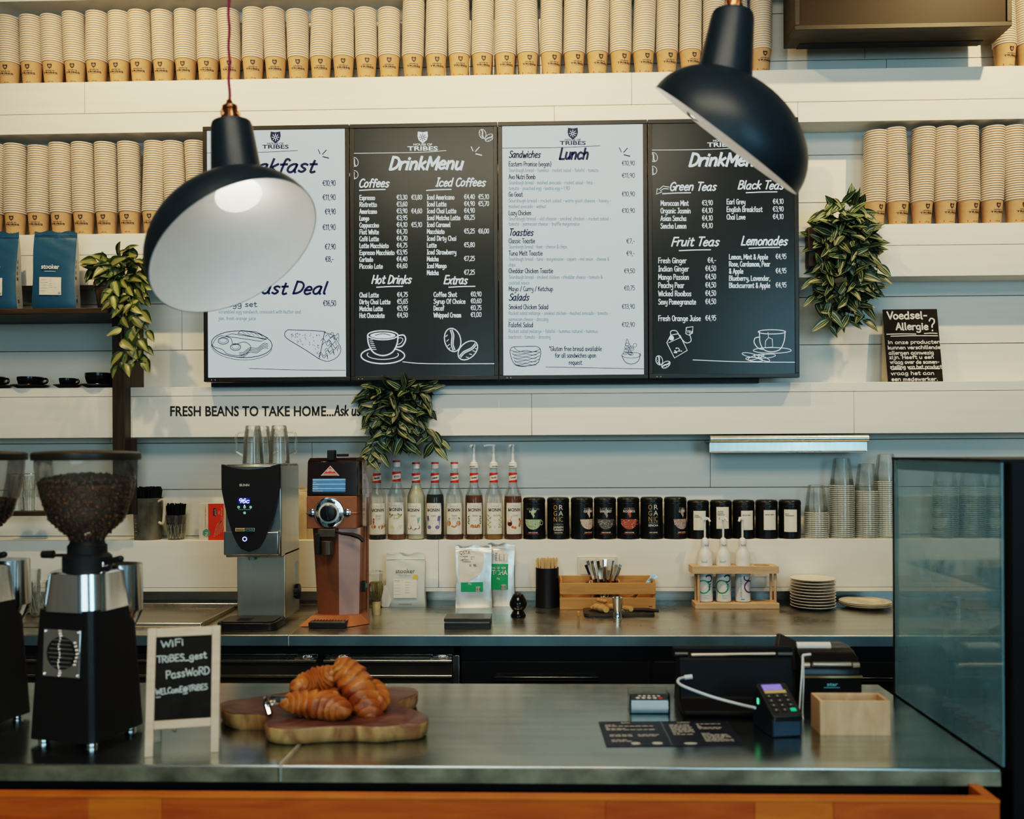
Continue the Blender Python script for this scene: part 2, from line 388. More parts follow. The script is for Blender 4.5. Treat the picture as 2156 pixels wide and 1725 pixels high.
def thing(name,label,cat,loc=(0,0,0),rz=0,group=None):
    o=bpy.data.objects.new(name,None); C.objects.link(o); o.location=loc; o.rotation_euler=(0,0,rz); o.empty_display_size=.02
    return tag(o,label,cat,group)
def struct(o): o['kind']='structure'; return o
def dup(root,loc,rz=None,label=None,group=None):
    r=root.copy(); C.objects.link(r); r.location=loc
    if rz is not None: r.rotation_euler=(0,0,rz)
    if label: r['label']=label
    if group: r['group']=group
    for ch in root.children:
        c=ch.copy(); C.objects.link(c); c.parent=r
        for g in ch.children:
            d=g.copy(); C.objects.link(d); d.parent=c
    return r
ORD='first second third fourth fifth sixth seventh eighth ninth tenth eleventh twelfth thirteenth fourteenth fifteenth sixteenth seventeenth eighteenth nineteenth twentieth'.split()
ORD+=['twenty-'+x for x in ORD[:9]]+['thirtieth']+['thirty-'+x for x in ORD[:9]]+['fortieth']
def rotz(a): return Matrix.Rotation(a,4,'Z')
def MT(loc,rx=0,ry=0,rz=0): return Matrix.Translation(loc)@Euler((rx,ry,rz)).to_matrix().to_4x4()
def rrect(x0,x1,y0,y1,r,n=4):
    out=[]
    for cx,cy,a in ((x1-r,y1-r,0),(x0+r,y1-r,90),(x0+r,y0+r,180),(x1-r,y0+r,270)):
        for i in range(n+1):
            t=R(a+90*i/n); out.append((cx+r*math.cos(t),cy+r*math.sin(t)))
    return out
def cylmap(r,z0=0,th=0,e=.0004,taper=0):
    """art on a cylinder whose front faces -y"""
    def fn(u,v,l):
        rr=r+taper*v+e*l; a=u/r+th; return (rr*math.sin(a),-rr*math.cos(a),z0+v)
    return fn
def flatmap(y=0,e=.0004,x0=0,z0=0): return lambda u,v,l:(x0+u,y-e*l,z0+v)
# ================================================================ setting
YF,YW=3.67,3.795
white=mat('white_paint',(.77,.75,.68),.5,var=.03,scale=3,stretch=(.6,8,12),bump=.08)
white2=mat('white_paint_ledge',(.79,.77,.70),.5,var=.03,scale=3,stretch=(.6,8,12),bump=.08)
gap=mat('gap_dark',(.05,.042,.035),.9)
black=mat('black_matte',(.012,.012,.013),.55)
blackg=mat('black_gloss',(.008,.008,.009),.12)
blacks=mat('black_satin',(.012,.013,.015),.33)
# recessed board wall
w=MB(); pitch=.1925; zb=P(1700,926,YW).z
rs=random.Random(3)
k0=int((zb-.0)/pitch)+1
z=zb-k0*pitch
while z<3.95:
    xs=[-3.0]; x=-3.0
    while x<3.4:
        x+=rs.uniform(1.1,2.3); xs.append(min(x,3.6))
    for a,b in zip(xs,xs[1:]): w.box(a,b-.0016,YW,YW+.03,z+.0012,z+pitch-.0012,0)
    z+=pitch
w.box(-3,3.6,YW+.012,YW+.06,-.1,4.05,1)
struct(w.obj('wall_back',[white,gap],bev=.0008,seg=1))
def ledge(name,ys,Y=YF,x0=-3.0,x1=3.6,seams=()):
    b=MB(); zs=[zat(y,Y) for y in ys]
    for i,(a,c) in enumerate(zip(zs,zs[1:])):
        xs=sorted([x0,x1]+[P(sx,ys[i],Y).x for sx,row in seams if row==i])
        for p,q in zip(xs,xs[1:]): b.box(p+.0006,q-.0006,Y,YW-.002,c+(.0014 if i<len(ys)-2 else 0),a,0)
    b.box(x0,x1,Y+.012,YW-.003,zs[-1]+.01,zs[0]-.01,1)
    return struct(b.obj(name,[white2,gap],bev=.0012,seg=2)),zs
_,zl0=ledge('trim_1',[-160,-18])
_,zl1=ledge('trim_2',[157,225,267],seams=((178,0),(1330,0),(1167,1),(1680,1)))
_,zl2=ledge('trim_3',[482,527,591],seams=((880,1),))
_,zl3=ledge('trim_4',[810,830,917],seams=((1119,1),(1798,1)))
_,zl4=ledge('trim_5',[1137,1238,1246],seams=((923,0),))
T1,T2,T3,T4=zl1[0],zl2[0],zl3[0],zl4[0]
# splash strip behind the worktop
stl=steel('stainless_counter',(.74,.72,.65),.22,.42,scale=(2,40,40),grime=.3,gscale=5)
stl2=steel('stainless_plain',(.62,.61,.58),.22,.36,scale=(60,60,3),grime=.2,gscale=6)
chrome=mat('chrome',(.78,.79,.8),.06,1,var=.02)
b=MB(); b.box(-3,3.6,3.76,YW,ZC-.04,zl4[-1]+.02); struct(b.obj('trim_6',[steel('splash_steel',(.40,.39,.36),.3,.45,grime=.3)]))
# floor, ceiling, sides
b=MB(); b.box(-3.1,3.7,-3,3.8,-.05,0); struct(b.obj('floor',[mat('floor_concrete',(.36,.34,.30),.5,var=.15,scale=5)]))
b=MB(); b.box(-3.1,3.7,-3,3.8,4.0,4.1); struct(b.obj('ceiling',[mat('ceiling_paint',(.22,.21,.2),.8,var=.1,scale=5)]))
b=MB(); b.box(-3.1,-3.0,-3,3.8,0,4.0); struct(b.obj('wall_left',[mat('side_paint',(.24,.2,.16),.7,var=.1,scale=4)]))
b=MB(); b.box(3.6,3.7,-3,3.8,0,4.0); struct(b.obj('wall_right',[_mats['side_paint']]))
# ---------------------------------------------------------------- back worktop
BCY=3.055
t=thing('back_worktop','long grey stainless steel worktop under the white wall, with machines standing on it','worktop',(0,BCY,ZC))
b=MB(); b.box(-2.95,3.3,0,.704,-.036,0); b.obj('top',[stl],t,bev=.003,seg=3)
b=MB(); b.box(-2.94,3.29,-.0012,0,-.0355,-.004); b.obj('front_edge',[mat('edge_back',(.16,.25,.29),.4,.6,var=.2,scale=6)],t)
A=Art(); 
b=MB(); sx=P(607,1339,BCY).x
b.tube([(sx,-.0012,-.035),(sx,-.0012,-.001)],.003,6); b.tube([(sx,0,.0004),(sx+.03,.63,.0004)],.0022,6); b.obj('weld_seam',[steel('weld',(.95,.90,.80),.35,.5)],t)
# under-counter units
t=thing('undercounter_fridge','black undercounter fridge with chrome bar handles below the worktop','fridge',(0,3.09,0))
xr=P(967,1400,3.09).x
b=MB(); b.box(-2.6,xr-.02,.03,.58,.06,ZC-.055); b.box(-2.58,xr-.04,.06,.56,.001,.06); b.obj('cabinet',[black],t)
b=MB(); b.box(xr-.022,xr,0,.58,.06,ZC-.075); b.obj('side_frame',[stl2],t,bev=.001)
xm=P(676,1400,3.09).x
hs=steel('handle_steel',(.7,.66,.56),.14,.22,scale=(3,60,60),grime=.1)
for x0,x1 in ((-1.9,xm-.012),(xm+.012,xr-.024)):
    zt=zat(1379,3.09)
    d=MB(); d.box(x0,x1,0,.03,zt-.30,zt-.03); d.box(x0,x1,0,.03,.1,zt-.32); d=d.obj('drawer',[mat('fridge_brown',(.055,.045,.034),.35,var=.2,scale=8)],t,bev=.002)
    e=MB(); e.box(x0,x1,.004,.03,zt-.022,zt); e.obj('top_rail',[steel('rail_blue',(.4,.42,.42),.2,.3)],t,bev=.001)
    for yy in (1395,1427):
        zz=zat(yy,3.06); h=MB(); h.tube([(x0,-.012,zz),(x1,-.012,zz)],.0055,10); h.tube([(x0+.02,-.012,zz),(x0+.02,.01,zz)],.004,8); h.tube([(x1-.02,-.012,zz),(x1-.02,.01,zz)],.004,8); h.obj('handle',[hs],d)
for px in (640,715,925):
    h=MB(); c=P(px,1383,3.085); h.box(c.x-.022,c.x+.022,-.012,.012,c.z-.007,c.z+.007); h.ball((c.x,-.013,c.z),.006); h.tube([(c.x-.03,-.012,c.z-.003),(c.x+.03,-.012,c.z+.002)],.004,8); h.obj('hinge',[chrome],t,bev=.001)
A=Art(); A.sans('BO',703,1431,9,0,bold=True,yd=-1); A.ring(693,1429,4,4,1.5,0)
b=MB(); c=P(675,1421,3.088); e=P(720,1438,3.088); b.box(c.x,e.x,-.004,.01,e.z,c.z,0); b.art(A,lambda u,v,l:(P(u,v,3.085-.0004*l)-Vector((0,3.09,0))),1); b.obj('badge',[mat('badge_white',(.6,.6,.58),.4),black],t)
t=thing('drawer_cabinet','matte black drawer cabinet with slim steel bar handles under the worktop','cabinet',(xr+.004,3.10,0))
b=MB(); W=3.25-xr; b.box(0,W,.02,.58,.06,ZC-.05); b.box(.02,W-.02,.06,.56,.001,.06); b.obj('carcass',[black],t)
zt=zat(1393,3.1); n=0
for p0,p1 in ((972,1369),(1376,1800),(1808,2260)):
    x0=P(p0,1400,3.1).x-xr-.004; x1=P(p1,1400,3.1).x-xr-.004
    d=MB(); d.box(x0,x1,0,.02,zt-.3,zt); dd=d.obj('drawer',[mat('drawer_black',(.016,.016,.018),.38)],t,bev=.002)
    h=MB(); a,c=((1040,1260),(1480,1700),(1812,1960))[n]; zz=zat(1429,3.08); xa=P(a,1429,3.08).x-xr-.004; xb=P(c,1429,3.08).x-xr-.004
    h.box(xa,xb,-.024,-.014,zz-.005,zz+.006); h.box(xa+.01,xa+.02,-.015,.004,zz-.004,zz+.004); h.box(xb-.02,xb-.01,-.015,.004,zz-.004,zz+.004); h.obj('handle',[hs],dd,bev=.001)
    n+=1
# ---------------------------------------------------------------- front counter
FY0,FY1=1.783,2.42
XE=P(2108,1618,FY0).x
t=thing('front_counter_worktop','wide scratched stainless steel countertop in the foreground, sign and croissants on it','countertop',(0,FY0,ZC))
stf=steel('stainless_front',(.66,.70,.67),.14,.28,scale=(1.5,30,30),grime=.28,gscale=3.2)
b=MB(); b.box(-2.6,XE,0,FY1-FY0,-.033,0); b.obj('top',[stf],t,bev=.0025,seg=3)
b=MB(); b.box(-2.6,XE-.001,-.0012,.0,-.0325,-.004); b.obj('front_edge',[mat('edge_front',(.25,.235,.165),.45,.5,var=.55,scale=8,stretch=(1.5,1,2))],t)
b=MB(); sx=P(590,1615,FY0).x; sx2=P(628,1580,1.9).x
b.tube([(sx,-.001,-.03),(sx,-.001,-.002)],.004,6); b.tube([(sx,0,.0003),(sx2,.12,.0003)],.004,6); b.tube([(sx2,.12,.0003),(sx2+.1,.62,.0003)],.0025,6); b.obj('weld_seam',[_mats['weld']],t)
t=thing('bar_front','orange brown wooden bar front of wide planks below the counter edge','bar',(0,1.70,0))
zt=zat(1679,1.70)
def planks(c): return wood('bar_wood_%d'%c,((.36,.065,.004),(.46,.11,.006),(.32,.055,.004))[c],((.52,.115,.007),(.60,.17,.012),(.47,.095,.006))[c],scale=(3,3,25))
b=MB(); xs=[-2.4]+[P(q,1700,1.7).x for q in (185,340,1275,1590,1755)]+[P(2106,1700,1.7).x]
for i,(p,q) in enumerate(zip(xs,xs[1:])): b.box(p,q-.0005,0,.022,.02,zt-.006,(0,1,0,2,1,0,1)[i])
b.box(xs[0],xs[-1],-.001,.024,zt-.006,zt,1)
b.obj('plank_front',[planks(0),planks(1),planks(2)],t,bev=.001)
b=MB(); b.box(xs[-1]-.02,xs[-1],.0225,.081,.02,zt); b.obj('end_board',[planks(1)],t,bev=.001)
b=MB(); b.box(-2.4,xs[-1]-.025,.115,.66,.02,ZC-.0345); b.obj('core',[black],t)  # black colour paints the deep shade in the recess behind the planks
# ================================================================ cups
kraft=mat('kraft_paper',(.55,.325,.165),.75,var=.05,scale=60)
cupw=mat('cup_rim_white',(.83,.74,.62),.55,var=.02,scale=40)
ink=mat('print_ink',(.018,.018,.022),.6)
redm=mat('print_red',(.6,.05,.03),.6)
PR=[(.0335,0),(.0335,.0035),(.0416,.0942),(.0432,.0947),(.0446,.0960),(.0448,.0980),(.0440,.0996),(.0420,.1000),(.0408,.0985),(.0328,.006)]
MS=[0,0,0,1,1,1,1,1,1]
def shield(A,x,y,s,m,bg,yd=1,lift=2):
    """little shield badge with a wheel inside"""
    o=[(-.42,.5),(0,.43),(.42,.5),(.46,.1),(.36,-.25),(0,-.55),(-.36,-.25),(-.46,.1)]
    A.ngon([(x+a*s,y+b*s*yd) for a,b in o],m,lift)
    A.ring(x,y,.1*s,.1*s,.05*s,bg,lift+1,n=8)
    for i in range(8):
        a=PI*i/4; c,q=math.cos(a),math.sin(a)
        A.stroke([(x+.13*s*c,y+.13*s*q),(x+.27*s*c,y+.27*s*q)],.05*s,bg,lift+1,False)
        A.ell(x+.29*s*c,y+.29*s*q,.045*s,.045*s,bg,lift+1,n=6)
def cup_mesh(logo,th=.2):
    b=MB(); b.lathe(PR,26,ms=MS,cap=(True,False))
    b.lathe([(.0001,.006),(.0328,.006)],26,m=1,cap=(False,False))
    if logo:
        A=Art()
        shield(A,0,.072,.0195,2,0)
        A.sans('HOUSE OF',0,.0535,.0038,2,w=.037,align='c',bold=True)
        A.sans('TRIBES',0,.0435,.0068,2,w=.060,bold=True,align='c')
        A.rect(-.014,.0395,.014,.0402,2,n=6)
        for i in range(7): A.rect(-.012+i*.0042,.0095,-.010+i*.0042,.0095+.002+.0016*(i%3),2)
        A.rect(-.034,.010,-.030,.017,3)
        def fn(u,v,l):
            r=.0335+(.0080)*(v-.0035)/.089+.0003*l; a=u/.039+th; return (r*math.sin(a),-r*math.cos(a),v)
        b.art(A,fn)
    return b.mesh('paper_cup',[kraft,cupw,ink,redm])
SP=.0092
cup_logo=[cup_mesh(True,a) for a in (.05,.18,.3)]; cup_plain=cup_mesh(False)
YC=YF+.0495
def newcup(me,loc,label,group,rz=0):
    o=bpy.data.objects.new('paper_cup',me); C.objects.link(o); o.location=loc; o.rotation_euler=(0,0,rz); return tag(o,label,'cup',group)
def row(x0,x1,n): return [x0+(x1-x0)*i/(n-1) for i in range(n)]
stuffm=MB(); SPR=[(.0400,.076),(.0416,.0942),(.0432,.0947),(.0446,.0960),(.0448,.0980),(.0440,.0996),(.0420,.1000),(.0408,.0985)]; SMS=[0,1,1,1,1,1,1]
rc=random.Random(5)
def xof(px,py): return P(px,py,YC).x
ncup=0
def stack(px,py,zt,n,where,pick,th,jit=True):
    """one stack of cups; pick(i) says which are separate objects"""
    global ncup
    x=xof(px,py)+(rc.uniform(-.0012,.0012) if jit else 0); y=YC+rc.uniform(-.002,.003); tx=rc.uniform(-.0004,.0004)
    me=cup_logo[th]; rz=rc.uniform(-.07,.07)
    for i in range(n):
        l=(x+tx*i,y,zt+i*SP)
        if i==0: newcup(me,l,'printed brown cup, bottom of '+where,'printed cups at the bottom of the stacks',rz); ncup+=1
        elif pick(i,n):
            nm='topmost' if i==n-1 else ORD[i]+' from bottom'
            newcup(cup_plain,l,'white rimmed cup '+nm+' of '+where,'nested paper cups in the tall stacks',rz); ncup+=1
        else: stuffm.lathe(SPR,22,ms=SMS,cap=(False,False),c=l)
# second row, right of the screens
for k,px in enumerate((1841,1890,1940,1989.5,2039,2087,2139)):
    stack(px,471,T2,(31,32,32,32,32,32,32)[k],ORD[k]+' stack right of the screens, middle shelf',lambda i,n:True,2)
# second row, left of the screens
for k,px in enumerate((-15,33,81.5,130,178.5,226,274,323,371,419)):
    stack(px,487,T2,(31,31,30,31,31,31,31,31,31,31)[k],'middle shelf stack '+(ORD[k]+' from the left edge'),lambda i,n:i==n-1 and k>0,0)
# top row
tops=[20,66.5,112.5,158.5,205,251.5,298,344.5,391,438,485.5,533,580,628.7,675,723.5,772,819,870,918.6,967,1015.8,1064,1112,1160.6,1209.5,1258,1306.5,1355.5,1404,1453,1502,1551,1602]
for k,px in enumerate(tops):
    short=k<18
    n=(21,21,21,22,22,22,22,22,22,22,22,22,22,21,21,21,21,21)[k] if short else 27
    stack(px,160,T1,n,'top shelf stack '+ORD[k]+' from the left',(lambda i,n:i==n-1 and ncup<300) if short else (lambda i,n:False),0 if k<9 else 1 if k<24 else 2)
for k,px in enumerate((2115,2163)):
    stack(px,140,T1,26,'top shelf stack '+('just right of the dark ceiling box' if k==0 else 'cut by the right edge of the picture'),lambda i,n:False,2)
tag(stuffm.obj('paper_cup_stacks',[kraft,cupw]),'remaining nested white rimmed paper cups rising above the printed bottom cups','cups',kind='stuff')
# spare upturned cup stack at the far right, behind the case
b=MB(); x=xof(2150,1000)
for i in range(24): b.lathe([(r,-z) for r,z in SPR],22,ms=SMS,cap=(False,False),c=(x,YC,T4+.1+i*SP))
b.lathe([(r,.1+23*SP-z) for r,z in PR],22,ms=[1]*9,c=(x,YC,T4),cap=(True,False))
tag(b.obj('upturned_cup_stack',[cupw,cupw]),'column of upturned white cups behind the display case at the right edge','cups',kind='stuff')
# ================================================================ menu screens
YT=3.612
bez=mat('bezel_black',(.016,.0155,.015),.35)
def emis(name,col,es,rough=.3,spec=.5,base=(.02,.02,.02)): return mat(name,base,rough,0,var=0,emit=col,es=es,spec=spec)
ls=emis('screen_light',(.60,.73,.745),.62,.35,.3,(.12,.13,.13)); navy=emis('screen_navy',(.010,.018,.07),.6,.4,.2,(.01,.01,.015)); faint=emis('screen_faint',(.17,.27,.34),.75,.4,.2,(.05,.05,.05))
ds=emis('screen_dark',(.012,.016,.014),.8,.24,.36,(.008,.008,.008)); lt=emis('screen_white',(.66,.78,.80),.8,.4,.2,(.1,.1,.1))
X0=P(427,530,YT).x; X1=P(1683,525,YT).x; ZT=P(1055,256.5,YT).z; ZB=P(1055,799.5,YT).z; SW=(X1-X0)/4; BZ=.0165
RB=-1 # pixel art: v is down
def head(A,cx,y,t,h,m,ul=None,w=None,pen=None,al='c',sh=.22):
    A.hand(t,cx,y,h,m,pen=pen or h*.17,w=w,align=al,shear=sh,yd=-1,jit=.25)
    if ul: A.stroke([(ul[0],ul[2]),((ul[0]+ul[1])/2,ul[2]-1.5),(ul[1],ul[2]-2)],2.2,m)
def brand(A,cx,y,m,bg,w=62,d=0):
    shield(A,cx,y,24,m,bg,yd=-1)
    A.sans('HOUSE OF',cx,y+17.5-d*.5,4.2,m,w=w*.62,align='c',yd=-1,bold=True); A.sans('TRIBES',cx,y+28-d,8.6-d*.2,m,w=w,align='c',bold=True,yd=-1)
def rays(A,x,y,m):
    A.stroke([(x-14,y-7),(x-10,y+2)],1.6,m,2,False); A.stroke([(x+3,y-6),(x-5,y+3)],1.8,m,2,False); A.stroke([(x-4,y+8),(x+8,y+11)],2.2,m,2,False)
def item(A,x,y,t,m,w=None,h=9.6,pen=1.55): A.hand(t,x,y,h,m,pen=pen,w=w,yd=-1)
def price(A,x,y,t,m,h=9.8,pen=1.5): A.hand(t,x,y,h*.96,m,pen=pen*.86,w=len(t)*4.75-1,align='r',yd=-1)
def bean(A,x,y,a,b,rot,m,w=1.4):
    A.ring(x,y,a,b,w,m,rot=rot)
    c,q=math.cos(rot),math.sin(rot)
    for d in (-.10,.12): A.stroke([(x+(t*a)*c-(d*b+.18*b*math.sin(t*3))*q,y+(t*a)*q+(d*b+.18*b*math.sin(t*3))*c) for t in (-.85,-.4,0,.4,.85)],w,m)
    for t in (-.5,-.1,.3,.6): A.stroke([(x+t*a*c-.5*b*q,y+t*a*q+.5*b*c),(x+(t+.1)*a*c-.75*b*q,y+(t+.1)*a*q+.75*b*c)],w*.7,m,2,False)
# --- breakfast board
A1=Art(); brand(A1,580,289,1,0,56,4); A1.stroke([(432,322),(540,321),(627,317)],1.1,1)
A1.hand('Breakfast',664,362,27,1,pen=5,w=188,align='r',shear=.25,yd=-1,jit=.3); rays(A1,684,322,1)
for y,t in ((391,'€10,90'),(421,'€11,90'),(451,'€9,90'),(484,'€11,90'),(525,'€7,90'),(551,'€8,-')): price(A1,707 if t!='€8,-' else 703,y,t,1,11.5,1.6)
A1.hand('Breakfast Deal',688,619,25,1,pen=4.6,w=250,align='r',shear=.22,yd=-1,jit=.3); price(A1,708,644,'€16,50',1,11.5,1.6)
item(A1,480,646,'egg set',1,w=62,h=10.5); item(A1,460,660,'scrambled egg sandwich, croissant with butter and',2,w=174,h=7.2,pen=1); item(A1,460,674,'jam, fresh orange juice',2,w=79,h=7.2,pen=1)
A1.ring(509,725,64,28,1.5,1,rot=.05,n=32); A1.ring(509,729,64,29,1,1,rot=.05,n=32,a0=.1,a1=3.2)
for cx_,cy_ in ((470,718),(496,731)):
    A1.ring(cx_,cy_,11,7,1.3,1); A1.ring(cx_,cy_-1,8,5,.8,1)
A1.stroke([(449,722),(462,708),(485,712),(492,726),(514,720),(528,730),(520,744),(500,749),(478,745),(468,736),(450,730),(449,722)],1.2,1)
for k in range(4): A1.stroke([(504+i*7.5,742+k*3.2+3*math.sin(i*1.6)-i*2.3) for i in range(9)],1.1,1)
A1.stroke([(475,708),(488,703),(562,714),(550,719),(475,708)],1.2,1,2,False); A1.stroke([(501,702),(507,696),(540,699),(564,712),(558,715),(501,702)],1.2,1,2,False)
for i in range(5): A1.stroke([(510+i*9,699+i),(518+i*9,704+i*1.6)],.8,1,2,False)
A1.stroke([(600,700),(606,695),(618,695),(680,698),(682,706),(672,756)],1.4,1); A1.stroke([(600,700),(603,712),(640,735),(672,756)],1.4,1)
r1=random.Random(4)
for i in range(46):
    x=r1.uniform(612,674); y=r1.uniform(701,703+(x-600)*.62); A1.stroke([(x,y),(x+r1.uniform(-2,2),y+r1.uniform(1,3))],.9,1,2,False)
for i in range(12): 
    x=684+r1.uniform(-6,22); y=705+i*4.2; A1.stroke([(x-8,y),(x-3,y-5),(x+3,y+3),(x+9,y-3),(x+11,y+5)],1.1,1)
A1.stroke([(682,700),(700,706),(712,722),(718,736),(710,752),(690,761),(672,756)],1.2,1)
A1.stroke([(524,776),(620,779),(727,780)],1.1,1)
# --- drink board one
A2=Art(); brand(A2,890,289,1,0,64); A2.stroke([(743,323),(880,321),(939,317)],1.2,1)
A2.hand('DrinkMenu',975,356,26,1,pen=5.4,w=156,align='r',shear=.2,yd=-1,jit=.3); rays(A2,1006,316,1)
bean(A2,1016,282,10,7,1.3,1,1.1); bean(A2,1030,290,10,6.5,-.6,1,1.1); bean(A2,746,341,10,8,1.2,1,1.1); bean(A2,745,368,9,9,1.2,1,1.1)
head(A2,755,394,'Coffees',17,1,(757,811,401),w=64,al='l'); head(A2,1022,392,'Iced Coffees',17,1,(898,950,401),w=105,al='r')
for i,(t,p,q) in enumerate((('Espresso','3,30','3,80'),('Ristretto','3,60',0),('Americano','3,90','4,60'),('Lungo','3,95',0),('Cappuccino','4,10','5,10'),('Flat White','4,70',0),('Café Latte','4,70',0),('Latte Macchiato','4,75',0),('Espresso Macchiato','3,95',0),('Cortado','4,40',0),('Piccolo Late','4,60',0))):
    y=421+14.45*i; item(A2,757,y,t,1,w=len(t)*4.12); price(A2,858,y-1,'€'+p,1); 
    if q: price(A2,889,y-1,'€'+q,1)
for i,(t,p,q) in enumerate((('Iced Americano','4,40','5,10'),('Iced Latte','4,90','5,70'),('Iced Chai Latte','4,90',0),('Iced Matcha Latte','6,25',0),('Iced Caramel',0,0),('Macchiato','5,25','6,00'),('Iced Dirty Chai',0,0),('Latte','5,80',0),('Iced Strawberry',0,0),('Matcha','7,25',0),('Iced Mango',0,0),('Matcha','7,25',0))):
    y=420+14.45*i; item(A2,899,y,t,1,w=len(t)*4.15)
    if p: price(A2,1000,y-1,'€'+p,1)
    if q: price(A2,1030,y-1,'€'+q,1)
head(A2,866,597,'Hot Drinks',17,1,(793,848,605),w=84,al='r'); head(A2,984,598,'Extras',17,1,(945,1000,605),w=50,al='r')
for i,(t,p) in enumerate((('Chai Latte','4,75'),('Dirty Chai Latte','5,65'),('Matcha Latte','5,95'),('Hot Chocolate','4,50'))):
    item(A2,757,626+14.4*i,t,1,w=len(t)*4.1); price(A2,859,625+14.4*i,'€'+p,1)
for i,(t,p) in enumerate((('Coffee Shot','0,90'),('Syrup Of Choice','0,60'),('Decaf','0,75'),('Whipped Cream','1,00'))):
    item(A2,913,625+14.4*i,t,1,w=len(t)*4.5); price(A2,1014,624+14.4*i,'€'+p,1)
A2.ring(806,749,46,17,2.6,1,n=30); A2.ring(806,747,33,10,1.6,1,n=26,a0=-.3,a1=3.5)
A2.ngon([(774,706),(838,706),(834,728),(824,743),(806,748),(788,743),(778,728)],0,3)
A2.stroke([(774,706),(776,724),(786,742),(806,749),(826,742),(836,724),(838,706)],2.8,1,4); A2.ring(806,706,32,9.5,2.6,1,4); A2.ell(806,706.5,27,6.5,1,4); A2.stroke([(790,706),(806,703),(822,706)],1.4,0,5)
A2.stroke([(838,707),(850,706),(854,716),(846,729),(833,731)],2.8,1,4); A2.stroke([(838,712),(846,712),(848,717),(842,724),(836,725)],1.3,1,4)
for i in range(6): A2.stroke([(778+i,716+4*i),(784+i*1.6,716+4*i)],1.4,1,4,False)
for k,(x,y,a,b,ro) in enumerate(((953,716,25,17,1.35),(985,738,24,16,-.75))): bean(A2,x,y,a,b,ro,1,2.2)
A2.stroke([(848,762),(900,766),(1042,766)],1.6,1)
# --- lunch board
A3=Art(); brand(A3,1206,281,1,0,55,4); A3.stroke([(1057,312),(1170,311),(1264,307)],1.1,1)
A3.hand('Lunch',1239,335,22.5,1,pen=4.6,w=62,align='r',shear=.2,yd=-1); rays(A3,1318,318,1); head(A3,1071,332,'Sandwiches',14,1,w=67,al='l',pen=2.2)
L3=[(350,'Eastern Promise (vegan)',90,'€10,90',348),(377,'Avo Nutri Bomb',57,'€11,90',374),(414,'Go Goat',30,'€10,90',413),(453,'Lazy Chicken',48,'€10,90',448),(512,'Classic Toastie',56,'€7,-',512),(538,'Tuna Melt Toastie',72,'€9,-',538),(575,'Cheddar Chicken Toastie',94,'€9,50',575),(613,'Mayo / Curry / Ketchup',94,'€0,75',611),(651,'Smoked Chicken Salad',84,'€13,90',650),(689,'Falafel Salad',52,'€12,90',688)]
for y,t,w_,p,yp in L3: item(A3,1071,y,t,1,w=w_,h=9.6,pen=1.3); price(A3,1337,yp,p,1,9.6,1.3)
for y,t,w_ in ((362,'Sourdough bread - hummus - rocket salad - falafel - tomato',190),(388,'Sourdough bread - mashed avocado - rocket salad - feta -',182),(400,'tomato - poached egg - (extra egg + 1,90)',129),(426,'Sourdough bread - rocket salad - warm goat cheese - honey -',216),(438,'mashed avocado - walnut',79),(464,'Sourdough bread - old cheese - smoked chicken - rocket salad -',216),(475,'tomato - parmesan cheese - truffle mayonnaise',150),(523,'Sourdough bread - ham - cheese & chips',123),(549,'Sourdough bread - tuna - mayonnaise - capers - red onion - cheese &',212),(561,'chips',15),(587,'Sourdough bread - smoked chicken - cheddar cheese - tomato &',198),(599,'cocktail sauce',44),(663,'Rocket salad mélange - smoked chicken - mashed avocado - tomato -',214),(676,'parmesan cheese - dressing',84),(701,'Rocket salad melange - falafel - hummus naturel - hummus',188),(713,'beetroot - tomato - dressing',89)): item(A3,1071,y,t,2,w=w_,h=7.4,pen=.95)
head(A3,1071,496,'Toasties',14,1,w=52,al='l',pen=2.2); head(A3,1071,633,'Salads',14,1,w=43,al='l',pen=2.2)
for y,t,w_ in ((739,"*Gluten free bread available",111),(753,'for all sandwiches upon',87),(768,'request',28)): A3.hand(t,1212,y,9.4,1,pen=1.25,w=w_,align='c',yd=-1)
A3.stroke([(1149,773),(1260,775),(1357,777)],1.1,1)
for k in range(5):
    y=735+k*7; A3.stroke([(1076+2*k,y+3),(1090,y+6),(1108,y+3),(1122,y+6),(1138-k,y)],1.1,1); A3.stroke([(1080+k,y+6),(1100,y+9),(1130,y+5)],.9,1)
A3.stroke([(1074,738),(1080,731),(1100,730),(1130,730),(1138,738),(1137,752),(1130,766),(1104,771),(1084,767),(1076,752),(1074,738)],1.3,1); A3.stroke([(1082,731),(1095,740),(1136,741)],1,1)
A3.stroke([(1309,748),(1316,762),(1330,767),(1344,760),(1348,744)],1.3,1); A3.ring(1329,748,20,6,1,1)
for i in range(11): A3.ring(1316+r1.uniform(0,24),722+r1.uniform(0,26),r1.uniform(3,5),r1.uniform(3,4.5),.9,1,n=10)
A3.stroke([(1317,726),(1320,714),(1324,722),(1330,734)],1,1)
